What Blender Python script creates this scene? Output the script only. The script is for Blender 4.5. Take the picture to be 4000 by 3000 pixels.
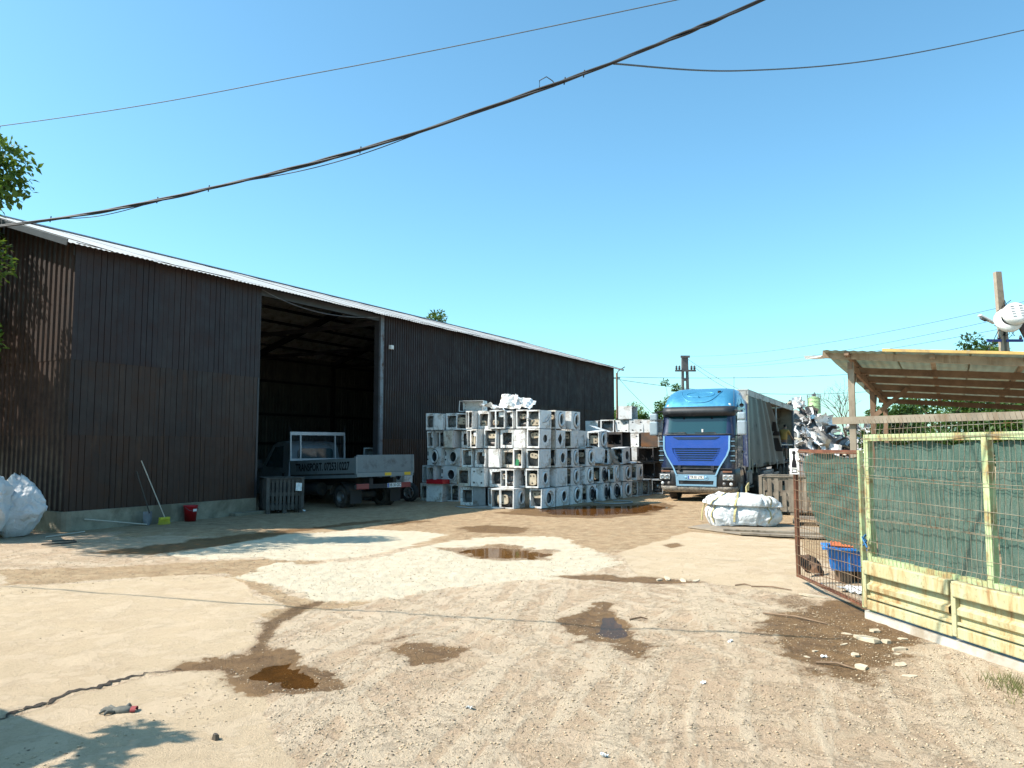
import bpy, bmesh, math, random
import numpy as np
from mathutils import Vector, Matrix, Euler

for o in list(bpy.data.objects):
    bpy.data.objects.remove(o)
SC = bpy.context.scene
COL = SC.collection
random.seed(7)
RNG = np.random.default_rng(11)
R = math.radians

# ------------------------------------------------------------------ camera
cam_d = bpy.data.cameras.new('camera')
cam_d.sensor_width = 36.0
cam_d.lens = 27.05
cam_d.clip_start = 0.05
cam_d.clip_end = 6000.0
cam = bpy.data.objects.new('camera', cam_d)
cam.location = (0, 0, 1.85)
cam.rotation_euler = (R(90 + 4.585), 0, 0)
COL.objects.link(cam)
SC.camera = cam

# ------------------------------------------------------------------ sky, sun, exposure
SUN_AZ = math.atan2(-0.985, -0.15)          # clockwise from +Y
SUN_EL = R(46.5)
world = bpy.data.worlds.new('World')
SC.world = world
world.use_nodes = True
wn = world.node_tree.nodes
wl = world.node_tree.links
wn.clear()
sky = wn.new('ShaderNodeTexSky')
sky.sky_type = 'NISHITA'
sky.sun_disc = False
sky.sun_elevation = SUN_EL
sky.sun_rotation = SUN_AZ % (2 * math.pi)
sky.altitude = 100
sky.air_density = 1.0
sky.dust_density = 1.1
sky.ozone_density = 1.0
bg = wn.new('ShaderNodeBackground')
bg.inputs['Strength'].default_value = 0.126
wo = wn.new('ShaderNodeOutputWorld')
wb = wn.new('ShaderNodeMix'); wb.data_type = 'RGBA'; wb.blend_type = 'MULTIPLY'; wb.inputs[0].default_value = 1.0
wb.inputs[7].default_value = (0.73, 1.17, 1.20, 1)      # the phone's cool white balance, the same over the whole sky
wl.new(sky.outputs[0], wb.inputs[6])
wl.new(wb.outputs[2], bg.inputs[0])
wl.new(bg.outputs[0], wo.inputs[0])

sun_d = bpy.data.lights.new('sun', 'SUN')
sun_d.energy = 5.0
sun_d.angle = R(0.5)
sun_d.color = (1.0, 0.93, 0.83)
sun = bpy.data.objects.new('sun', sun_d)
sv = Vector((math.sin(SUN_AZ) * math.cos(SUN_EL), math.cos(SUN_AZ) * math.cos(SUN_EL), math.sin(SUN_EL)))
sun.rotation_euler = (-sv).to_track_quat('-Z', 'Y').to_euler()
sun.location = sv * 60
COL.objects.link(sun)

vs = SC.view_settings
vs.view_transform = 'Standard'
vs.look = 'None'
vs.gamma = 1.0
vs.use_curve_mapping = False
vs.exposure = 0.79
SC.display_settings.display_device = 'sRGB'
SC.cycles.max_bounces = 6
SC.cycles.diffuse_bounces = 1
SC.cycles.transparent_max_bounces = 12
SC.cycles.use_denoising = True

# ------------------------------------------------------------------ mesh helper
class MB:
    """collects vertices and faces; build() links them as one mesh object"""
    def __init__(self):
        self.v = []; self.f = []; self.m = []; self.s = []
    def add(self, vs_, fs, mi=0, sm=False):
        b = len(self.v)
        self.v.extend([tuple(p) for p in vs_])
        for f in fs:
            self.f.append(tuple(i + b for i in f)); self.m.append(mi); self.s.append(sm)
        return self
    def box(self, x0, x1, y0, y1, z0, z1, mi=0, M=None, bev=0.0):
        if bev > 0:
            return self.bbox(x0, x1, y0, y1, z0, z1, bev, mi, M)
        vs_ = [(x, y, z) for z in (z0, z1) for y in (y0, y1) for x in (x0, x1)]
        if M is not None: vs_ = [M @ Vector(p) for p in vs_]
        return self.add(vs_, [(0,2,3,1),(4,5,7,6),(0,1,5,4),(1,3,7,5),(3,2,6,7),(2,0,4,6)], mi)
    def bbox(self, x0, x1, y0, y1, z0, z1, b, mi=0, M=None):
        bm = bmesh.new()
        bmesh.ops.create_cube(bm, size=1.0)
        for v in bm.verts:
            v.co = Vector(((x0 + x1) / 2 + v.co.x * (x1 - x0), (y0 + y1) / 2 + v.co.y * (y1 - y0), (z0 + z1) / 2 + v.co.z * (z1 - z0)))
        b = min(b, 0.45 * min(abs(x1 - x0), abs(y1 - y0), abs(z1 - z0)))
        bmesh.ops.bevel(bm, geom=list(bm.edges), offset=b, segments=2, affect='EDGES', profile=0.6)
        self.bm(bm, mi, M); bm.free()
        return self
    def bm(self, bm, mi=0, M=None, sm=False):
        bm.verts.index_update()
        vs_ = [v.co.copy() for v in bm.verts]
        if M is not None: vs_ = [M @ p for p in vs_]
        return self.add(vs_, [[v.index for v in f.verts] for f in bm.faces], mi, sm)
    def beam(self, p0, p1, w, h, mi=0, roll=0.0):
        """rectangular bar from p0 to p1, w across (horizontal), h high"""
        p0 = Vector(p0); p1 = Vector(p1); d = (p1 - p0); L = d.length
        q = d.to_track_quat('X', 'Z').to_matrix().to_4x4()
        M = Matrix.Translation(p0) @ q @ Matrix.Rotation(roll, 4, 'X')
        return self.box(0, L, -w / 2, w / 2, -h / 2, h / 2, mi, M)
    def cyl(self, p0, p1, r0, r1=None, n=12, mi=0, caps=True, sm=True):
        if r1 is None: r1 = r0
        p0 = Vector(p0); p1 = Vector(p1); d = (p1 - p0)
        q = d.to_track_quat('Z', 'Y').to_matrix()
        vs_ = []
        for p, r in ((p0, r0), (p1, r1)):
            for i in range(n):
                a = 2 * math.pi * i / n
                vs_.append(p + q @ Vector((math.cos(a) * r, math.sin(a) * r, 0)))
        self.add(vs_, [(i, (i + 1) % n, n + (i + 1) % n, n + i) for i in range(n)], mi, sm)
        if caps:
            self.add(vs_[:n], [tuple(range(n - 1, -1, -1))], mi)
            self.add(vs_[n:], [tuple(range(n))], mi)
        return self
    def tube(self, pts, r, n=6, mi=0, caps=True):
        pts = [Vector(p) for p in pts]
        rs = r if isinstance(r, (list, tuple)) else [r] * len(pts)
        up = Vector((0, 0, 1)); vs_ = []
        for i, p in enumerate(pts):
            d = (pts[min(i + 1, len(pts) - 1)] - pts[max(i - 1, 0)])
            if d.length < 1e-9: d = Vector((0, 0, 1))
            d.normalize()
            ref = up if abs(d.z) < 0.95 else Vector((1, 0, 0))
            a = d.cross(ref).normalized(); b = a.cross(d)
            for k in range(n):
                t = 2 * math.pi * k / n
                vs_.append(p + (a * math.cos(t) + b * math.sin(t)) * rs[i])
        fs = []
        for i in range(len(pts) - 1):
            for k in range(n):
                fs.append((i * n + k, i * n + (k + 1) % n, (i + 1) * n + (k + 1) % n, (i + 1) * n + k))
        self.add(vs_, fs, mi, True)
        if caps:
            self.add(vs_[:n], [tuple(range(n - 1, -1, -1))], mi)
            self.add(vs_[-n:], [tuple(range(n))], mi)
        return self
    def lathe(self, prof, n=24, mi=0, M=None, sm=True):
        """prof: (radius, height) pairs about Z"""
        vs_ = []
        for r, z in prof:
            for i in range(n):
                a = 2 * math.pi * i / n
                vs_.append(Vector((math.cos(a) * r, math.sin(a) * r, z)))
        if M is not None: vs_ = [M @ p for p in vs_]
        fs = [(j * n + i, j * n + (i + 1) % n, (j + 1) * n + (i + 1) % n, (j + 1) * n + i) for j in range(len(prof) - 1) for i in range(n)]
        return self.add(vs_, fs, mi, sm)
    def prism(self, poly, z0, z1, mi=0, M=None):
        """polygon in XY extruded along Z"""
        n = len(poly)
        vs_ = [Vector((x, y, z0)) for x, y in poly] + [Vector((x, y, z1)) for x, y in poly]
        if M is not None: vs_ = [M @ p for p in vs_]
        fs = [tuple(range(n - 1, -1, -1)), tuple(range(n, 2 * n))] + [(i, (i + 1) % n, n + (i + 1) % n, n + i) for i in range(n)]
        return self.add(vs_, fs, mi)
    def ringplate(self, poly_out, poly_in, z0, z1, mi=0, M=None):
        """plate with a hole: two polygons of the same count"""
        n = len(poly_out)
        vs_ = [Vector((x, y, z)) for z in (z0, z1) for P in (poly_out, poly_in) for x, y in P]
        if M is not None: vs_ = [M @ p for p in vs_]
        fs = []
        for i in range(n):
            j = (i + 1) % n
            fs += [(i, n + i, n + j, j), (2*n + i, 2*n + j, 3*n + j, 3*n + i), (i, j, 2*n + j, 2*n + i), (n + j, n + i, 3*n + i, 3*n + j)]
        return self.add(vs_, fs, mi)
    def surf(self, P, mi=0, sm=True, close_u=False):
        """grid of points P[row][col]"""
        nr = len(P); nc = len(P[0])
        fs = []
        for i in range(nr - 1):
            for k in range(nc if close_u else nc - 1):
                fs.append((i * nc + k, i * nc + (k + 1) % nc, (i + 1) * nc + (k + 1) % nc, (i + 1) * nc + k))
        return self.add([p for row in P for p in row], fs, mi, sm)
    def jitter(self, a, seed=0):
        rr = random.Random(seed)
        self.v = [(x + rr.uniform(-a, a), y + rr.uniform(-a, a), z + rr.uniform(-a, a)) for x, y, z in self.v]
        return self
    def mesh(self, name, mats):
        me = bpy.data.meshes.new(name)
        me.from_pydata(self.v, [], self.f)
        if not isinstance(mats, (list, tuple)): mats = [mats]
        for m in mats: me.materials.append(m)
        me.polygons.foreach_set('material_index', self.m)
        me.polygons.foreach_set('use_smooth', self.s)
        me.validate(); me.update()
        return me
    def build(self, name, mats, parent=None, loc=None, rot=None):
        return link(name, self.mesh(name, mats), parent, loc, rot)

def link(name, me, parent=None, loc=None, rot=None):
    o = bpy.data.objects.new(name, me)
    COL.objects.link(o)
    if parent is not None: o.parent = parent
    if loc is not None: o.location = loc
    if rot is not None: o.rotation_euler = rot
    return o

def tag(o, label, cat, group=None, kind=None):
    o['label'] = label; o['category'] = cat
    if group: o['group'] = group
    if kind: o['kind'] = kind
    return o

def thing(name, label, cat, loc=(0, 0, 0), rz=0.0, group=None):
    o = bpy.data.objects.new(name, None)
    o.empty_display_size = 0.2
    COL.objects.link(o)
    o.location = loc; o.rotation_euler = (0, 0, rz)
    return tag(o, label, cat, group)

def struct(o):
    o['kind'] = 'structure'; return o

def copy_tree(o, parent=None):
    c = o.copy(); COL.objects.link(c); c.parent = parent
    for ch in list(o.children): copy_tree(ch, c)
    return c

def text(name, s, size, mat, parent, M, extrude=0.002, sx=1.0, shear=0.0, align='CENTER', bold=0.0):
    cu = bpy.data.curves.new(name, 'FONT')
    cu.body = s; cu.size = size; cu.extrude = extrude; cu.align_x = align; cu.align_y = 'CENTER'
    cu.shear = shear; cu.offset = bold; cu.resolution_u = 3
    cu.materials.append(mat)
    o = bpy.data.objects.new(name, cu)
    COL.objects.link(o)
    me = bpy.data.meshes.new_from_object(o.evaluated_get(bpy.context.evaluated_depsgraph_get()))
    bpy.data.objects.remove(o)
    o = link(name, me, parent)
    o.matrix_local = M @ Matrix.Diagonal((sx, 1, 1, 1))
    return o

# ------------------------------------------------------------------ numpy noise
def _hash(ix, iy, seed):
    h = (ix.astype(np.int64) * 374761393 + iy.astype(np.int64) * 668265263 + seed * 1442695041) & 0xffffffff
    h = ((h ^ (h >> 13)) * 1274126177) & 0xffffffff
    return ((h ^ (h >> 16)) & 0xffff) / 65535.0
def vnoise(x, y, seed=0):
    x0 = np.floor(x); y0 = np.floor(y); fx = x - x0; fy = y - y0
    fx = fx * fx * (3 - 2 * fx); fy = fy * fy * (3 - 2 * fy)
    a = _hash(x0, y0, seed); b = _hash(x0 + 1, y0, seed); c = _hash(x0, y0 + 1, seed); d = _hash(x0 + 1, y0 + 1, seed)
    return a + (b - a) * fx + (c - a) * fy + (a - b - c + d) * fx * fy
def fbm(x, y, oct=4, seed=0, gain=0.5):
    s = 0; a = 1; t = 0
    for i in range(oct):
        s = s + a * vnoise(x * 2 ** i, y * 2 ** i, seed + i * 17); t += a; a *= gain
    return s / t
def sdpoly(x, y, P):
    """signed distance to a polygon, positive inside"""
    d = np.full(x.shape, 1e9); ins = np.zeros(x.shape, bool); n = len(P)
    for i in range(n):
        ax, ay = P[i]; bx, by = P[(i + 1) % n]
        ex, ey = bx - ax, by - ay; wx, wy = x - ax, y - ay
        t = np.clip((wx * ex + wy * ey) / (ex * ex + ey * ey + 1e-12), 0, 1)
        d = np.minimum(d, (wx - ex * t) ** 2 + (wy - ey * t) ** 2)
        c = (ay <= y) & (by > y) | (by <= y) & (ay > y)
        with np.errstate(divide='ignore', invalid='ignore'):
            xi = ax + (y - ay) / (by - ay + 1e-12) * ex
        ins ^= c & (x < xi)
    d = np.sqrt(d)
    return np.where(ins, d, -d)
def sdline(x, y, P):
    d = np.full(x.shape, 1e9)
    for i in range(len(P) - 1):
        ax, ay = P[i]; bx, by = P[i + 1]
        ex, ey = bx - ax, by - ay; wx, wy = x - ax, y - ay
        t = np.clip((wx * ex + wy * ey) / (ex * ex + ey * ey + 1e-12), 0, 1)
        d = np.minimum(d, (wx - ex * t) ** 2 + (wy - ey * t) ** 2)
    return np.sqrt(d)
def sstep(a, b, x):
    t = np.clip((x - a) / (b - a), 0, 1); return t * t * (3 - 2 * t)

# ------------------------------------------------------------------ materials
class NT:
    def __init__(self, name):
        self.mat = bpy.data.materials.new(name); self.mat.use_nodes = True
        self.t = self.mat.node_tree; self.n = self.t.nodes; self.n.clear()
        self.out = self.n.new('ShaderNodeOutputMaterial')
        self.b = self.n.new('ShaderNodeBsdfPrincipled')
        self.t.links.new(self.b.outputs[0], self.out.inputs[0])
    def new(self, t, **k):
        n = self.n.new('ShaderNode' + t)
        for a, v in k.items(): setattr(n, a, v)
        return n
    def l(self, a, b): self.t.links.new(a, b)
    def set(self, node, key, v):
        if hasattr(v, 'is_linked') or hasattr(v, 'links'): self.l(v, node.inputs[key])
        else: node.inputs[key].default_value = v
    def noise(self, vec, scale, detail=4, rough=0.6, dist=0.0):
        n = self.new('TexNoise'); n.inputs['Scale'].default_value = scale
        n.inputs['Detail'].default_value = detail; n.inputs['Roughness'].default_value = rough; n.inputs['Distortion'].default_value = dist
        if vec is not None: self.l(vec, n.inputs['Vector'])
        return n.outputs['Fac']
    def mapr(self, x, a, b, c=0.0, d=1.0, smooth=False):
        n = self.new('MapRange'); n.clamp = True
        if smooth: n.interpolation_type = 'SMOOTHSTEP'
        for k, v in zip(('From Min', 'From Max', 'To Min', 'To Max'), (a, b, c, d)): n.inputs[k].default_value = v
        self.l(x, n.inputs['Value']); return n.outputs['Result']
    def math(self, op, a, b=0.0):
        n = self.new('Math', operation=op)
        self.set(n, 0, a); self.set(n, 1, b); return n.outputs[0]
    def mix(self, f, a, b, mode='MIX'):
        n = self.new('Mix', data_type='RGBA', blend_type=mode)
        self.set(n, 0, f)
        for k, v in ((6, a), (7, b)):
            if isinstance(v, tuple) and len(v) == 3: v = v + (1,)
            self.set(n, k, v)
        return n.outputs[2]
    def bump(self, h, strength=0.3, dist=0.01, normal=None):
        n = self.new('Bump'); n.inputs['Strength'].default_value = strength; n.inputs['Distance'].default_value = dist
        self.l(h, n.inputs['Height'])
        if normal is not None: self.l(normal, n.inputs['Normal'])
        return n.outputs[0]
    def vec(self, kind='Object', scale=None):
        if kind == 'World':
            o = self.new('NewGeometry').outputs['Position']
        else:
            o = self.new('TexCoord').outputs[kind]
        if scale is not None:
            m = self.new('Mapping'); m.inputs['Scale'].default_value = scale
            self.l(o, m.inputs[0]); o = m.outputs[0]
        return o
    def rand(self): return self.new('ObjectInfo').outputs['Random']
    def P(self, **k):
        for a, v in k.items():
            key = {'color': 'Base Color', 'rough': 'Roughness', 'metal': 'Metallic', 'normal': 'Normal', 'spec': 'Specular IOR Level', 'alpha': 'Alpha', 'trans': 'Transmission Weight', 'coat': 'Coat Weight', 'sub': 'Subsurface Weight'}[a]
            if isinstance(v, tuple) and len(v) == 3: v = v + (1,)
            self.set(self.b, key, v)
        return self.mat

def mat(name, col, rough=0.6, metal=0.0, var=0.25, scale=3.0, dirt=None, dirt_amt=0.35, dirt_scale=2.0, streak=False, bump=0.15, bump_scale=40.0, bump_dist=0.004, rnd=0.0, space='Object', coat=0.0, spec=0.5):
    """painted / weathered surface: colour drifts, dirt patches and fine relief"""
    t = NT(name)
    v = t.vec(space)
    n1 = t.noise(v, scale, 5, 0.6)
    f = t.mapr(n1, 0.3, 0.7, 1 - var, 1 + var)
    if rnd: 
        f = t.math('MULTIPLY', f, t.mapr(t.rand(), 0, 1, 1 - rnd, 1 + rnd))
    c = t.mix(1.0, col, t.mix(1.0, (0, 0, 0), (1, 1, 1)), 'MULTIPLY')
    comb = t.new('CombineColor')
    for i in range(3): t.l(f, comb.inputs[i])
    c = t.mix(1.0, col, comb.outputs[0], 'MULTIPLY')
    rg = rough
    if dirt is not None:
        dv = t.vec(space, (1, 1, 0.12)) if streak else v
        dn = t.noise(dv, dirt_scale * (3 if streak else 1), 6, 0.7, 0.3)
        m = t.mapr(dn, 0.62 - dirt_amt * 0.45, 0.80 - dirt_amt * 0.3, 0, 1, True)
        c = t.mix(m, c, dirt)
        rg = t.mapr(m, 0, 1, rough, min(1, rough + 0.35))
    t.P(color=c, rough=rg, metal=metal, spec=spec)
    if coat: t.P(coat=coat)
    if bump:
        t.P(normal=t.bump(t.noise(v, bump_scale, 4, 0.65), bump, bump_dist))
    return t.mat
# ------------------------------------------------------------------ ground: outlines of patches (metres)
LIME = [(-6.07, 13.19), (-5.48, 14.52), (-4.69, 16.24), (-3.25, 17.32), (-2.06, 16.85), (-1.17, 16.24), (-1.78, 14.52), (-0.96, 15.22), (-0.24, 15.84), (0.88, 15.68), (1.32, 14.39), (1.69, 12.42), (1.32, 11.51), (0.54, 10.85), (-0.64, 10.22), (-1.39, 9.55), (-1.9, 9.32), (-2.28, 9.27), (-3.06, 10.22), (-3.72, 10.92), (-3.82, 11.81), (-3.4, 12.56), (-4.18, 12.92), (-5.0, 12.66)]
LSEAM = [(-1.15, 16.0), (-1.74, 14.26), (-2.47, 12.77), (-3.27, 12.37)]
DIRT1 = [(-7.54, 11.51), (-6.69, 11.81), (-5.6, 12.18), (-4.66, 12.56), (-3.53, 12.77), (-2.87, 12.56), (-3.3, 11.95), (-3.68, 11.39), (-3.01, 10.06), (-2.33, 9.27), (-1.67, 9.27), (-2.12, 8.86), (-2.36, 8.57), (-2.53, 8.31), (-2.76, 8.57), (-2.58, 9.01), (-3.14, 9.75), (-3.72, 10.74), (-4.19, 11.31), (-5.24, 11.0), (-6.12, 10.49), (-6.77, 10.35)]
W2 = [(-2.72, 6.52), (-2.67, 6.84), (-2.5, 7.04), (-2.3, 7.16), (-1.97, 7.19), (-1.78, 6.92), (-1.52, 6.37), (-1.39, 6.08), (-1.64, 6.02), (-1.83, 6.05), (-1.89, 5.91), (-2.03, 6.02), (-2.25, 6.35), (-2.45, 6.56)]
W3 = [(-1.36, 7.56), (-1.02, 7.36), (-0.76, 7.36), (-0.39, 7.14), (-0.49, 6.92), (-0.7, 6.8), (-0.87, 6.55), (-0.89, 6.84), (-1.07, 7.1), (-1.31, 7.04), (-1.17, 7.19)]
W3b = [(-1.34, 7.42), (-0.92, 7.78), (-0.89, 7.71), (-1.24, 7.36)]
W4 = [(0.5, 8.35), (0.8, 8.86), (1.04, 9.11), (1.2, 8.69), (1.27, 8.1), (1.35, 7.31), (1.11, 6.92), (0.99, 7.22), (0.85, 7.42), (0.63, 7.48), (0.56, 7.94)]
W5 = [(2.8, 8.57), (3.55, 9.19), (4.09, 9.32), (4.07, 8.69), (4.08, 7.84), (3.65, 7.07), (3.32, 6.63), (2.77, 6.19), (2.5, 6.43), (2.41, 6.92), (2.57, 7.75)]
W5b = [(3.03, 9.6), (3.57, 9.75), (3.71, 9.19), (3.09, 8.81)]
W6 = [(-0.59, 21.45), (0.76, 23.55), (2.88, 24.86), (5.07, 25.46), (4.97, 23.55), (3.66, 20.88), (2.32, 20.08), (0.9, 20.34)]
W7 = [(-1.21, 17.61), (-0.5, 18.43), (0.46, 17.41), (0.04, 16.5), (-0.95, 16.67)]
W7b = [(-3.17, 18.65), (-2.4, 19.58), (-1.89, 19.1), (-2.74, 18.01)]
W8 = [(0.52, 11.03), (1.16, 11.31), (1.59, 11.03), (2.16, 10.92), (2.73, 10.63), (1.95, 10.49), (1.23, 10.74)]
W9 = [(2.81, 14.52), (3.13, 14.8), (3.16, 14.39), (2.86, 14.01)]
WSH = [(-7.64, 13.47), (-6.69, 14.52), (-5.89, 15.84), (-4.38, 18.11), (-2.46, 20.08), (-4.67, 16.85), (-5.35, 14.39), (-6.12, 13.3)]
W10 = [(5.93, 18.65), (6.9, 18.87), (6.3, 17.13), (5.45, 16.85)]
W1 = [(-1.21, 14.01), (-0.23, 14.66), (0.85, 13.76), (0.63, 12.56), (-0.19, 12.56), (-0.74, 12.92)]
SLABR = [(1.87, 13.47), (2.81, 15.08), (3.81, 16.67), (5.64, 15.22), (3.71, 9.6), (3.06, 10.06), (2.5, 10.74), (1.78, 11.0)]
SLABL = [(-7.74, 9.32), (-6.73, 10.29), (-5.93, 10.49), (-5.21, 10.92), (-4.36, 11.23), (-3.68, 10.63), (-3.1, 9.6), (-2.61, 9.01), (-2.72, 8.46), (-2.4, 7.22), (-2.63, 6.84), (-2.97, 6.37), (-3.27, 5.85), (-3.48, 5.4), (-4.1, 5.0)]
SLABB = [(-3.97, 4.86), (-3.43, 5.31), (-3.23, 5.78), (-2.93, 6.28), (-2.72, 6.47), (-2.38, 6.5), (-2.16, 6.19), (-1.87, 5.85), (-1.52, 5.16), (-1.17, 4.35), (-1.52, 3.64), (-2.11, 2.65)]
CRACK = [(-3.69, 4.86), (-3.46, 5.36), (-3.41, 5.58), (-3.32, 5.7), (-3.32, 5.93), (-3.17, 6.05), (-3.13, 6.18), (-3.0, 6.35), (-2.98, 6.41), (-2.84, 6.5), (-2.72, 6.58)]
CRACK2 = [(-2.3, 7.16), (-2.51, 8.24), (-2.42, 9.01), (-2.27, 9.24)]
PU2 = [(-2.21, 6.66), (-2.03, 6.84), (-1.77, 6.63), (-1.54, 6.31), (-1.43, 6.08), (-1.65, 6.05), (-1.85, 6.25), (-2.0, 6.25), (-2.12, 6.43)]
PU4 = [(0.9, 8.57), (1.16, 8.76), (1.21, 8.24), (1.17, 7.65), (0.98, 7.48), (0.87, 7.65)]
PU1 = [(-0.99, 13.76), (-0.31, 14.33), (0.6, 13.76), (0.74, 13.3), (0.34, 12.87), (-0.43, 12.87), (-0.75, 13.19)]
PU6 = [(0.74, 22.86), (2.19, 23.91), (4.29, 24.47), (4.69, 23.55), (3.68, 21.75), (2.41, 20.88), (1.18, 21.16)]
EDGE = [(2.12, 10.74), (2.48, 10.63), (3.05, 10.03)]

def ground_fields(x, y):
    """height and surface masks of the yard at world x, y"""
    n1 = fbm(x * 1.3, y * 1.3, 5, 3) - 0.5
    n2 = fbm(x * 5.0, y * 5.0, 4, 9) - 0.5
    n3 = fbm(x * 17.0, y * 17.0, 3, 21) - 0.5
    warp = n1 * 0.50 + n2 * 0.36 + n3 * 0.18
    def m(P, w=0.12, k=1.0): return sstep(-w, w, sdpoly(x, y, P) + warp * k)
    lime = m(LIME, 0.16, 1.05)
    lime = lime * (1 - 0.85 * sstep(0.30, 0.02, sdline(x, y, LSEAM) + warp * 0.5))
    lime = lime * (1 - 0.9 * m(W1, 0.15, 0.9))
    # dragged tracks through the thinner upper lobe
    upper = sstep(11.9, 13.6, y + 0.6 * x)
    lime = lime * (1 - 0.35 * upper * sstep(0.45, 0.62, fbm(x * 0.8 + y * 0.3, (y - 0.45 * x) * 5, 3, 5)))
    wet = np.zeros_like(x)
    for P, k, a in ((W2, .8, 1), (W3, .75, .85), (W3b, .25, .8), (W4, .8, .9), (W5, 1.1, .82), (W5b, .8, .5), (W6, 1.5, .9), (W7, 1.2, .7), (W7b, 1.2, .6), (W8, .45, .8), (W9, .25, .9), (WSH, .9, .9), (W10, .6, .8), (W1, .8, .45)):
        wet = np.maximum(wet, a * m(P, .10 if k < .9 else .2, k))
    dirt = m(DIRT1, .12, .7)
    crack = sstep(0.09, 0.01, sdline(x, y, CRACK) + n2 * 0.06 + n3 * 0.03) * .35
    crack2 = sstep(0.16, 0.02, sdline(x, y, CRACK2) + warp * 0.3)
    wet = np.maximum(wet, crack2 * 0.7)
    slab = np.maximum(np.maximum(m(SLABR, .05, .35), m(SLABL, .06, .35)), m(SLABB, .05, .3))
    # the far yard is packed earth
    far = sstep(12.6, 15.5, y + 0.30 * x + n1 * 3.5)
    earth = np.clip(np.maximum(dirt, far * (1 - slab)), 0, 1)
    # tyre ruts curving through the foreground
    rr = np.sqrt((x + 7.5) ** 2 + (y - 1.0) ** 2)
    rut = np.sin(rr * 9.0 + n1 * 5) * sstep(.35, .75, fbm(x * .7, y * .7, 3, 40)) * (1 - slab)
    rut = rut * sstep(11, 8, y)
    z = n1 * 0.035 + n2 * 0.012 * (1 - .7 * slab) + n3 * 0.009 * (1 - .8 * slab)
    z = z + 0.008 * rut + slab * 0.012 + lime * (0.012 + n3 * .02)
    for P in (PU2, PU4, PU1, PU6):
        s = sdpoly(x, y, P)
        far_k = 1.0 if P in (PU2, PU4) else 2.0
        z = z * (1 - sstep(-.35, .1, s)) + (-0.012 + n2 * .028 * far_k + n3 * .012 - sstep(-.05 * far_k, .22 * far_k, s + warp * .25) * 0.022) * sstep(-.35, .1, s)
    z = z - wet * 0.008 - crack * 0.02
    flat = sstep(60, 25, np.sqrt(x * x + y * y))
    # dusty wheel tracks: streaks drawn out along two sweeps through the yard
    tr = np.zeros_like(x)
    for cx, cy, k in ((-9.5, 1.5, 1), (13.0, 2.0, 2), (-30.0, 14.0, 3)):
        r2 = np.sqrt((x - cx) ** 2 + (y - cy) ** 2); th = np.arctan2(y - cy, x - cx) * r2
        tr = np.maximum(tr, fbm(r2 * 5.5, th * .30, 5, 50 + k, .72) * (.75 + .5 * fbm(x * .35, y * .35, 2, 60 + k)))
    track = sstep(.46, .72, tr) * (1 - .6 * slab) * sstep(16, 11, y)
    z = z + track * .010
    return z * flat, lime, wet, earth, slab, np.maximum(crack, crack2 * .4), track

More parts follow.
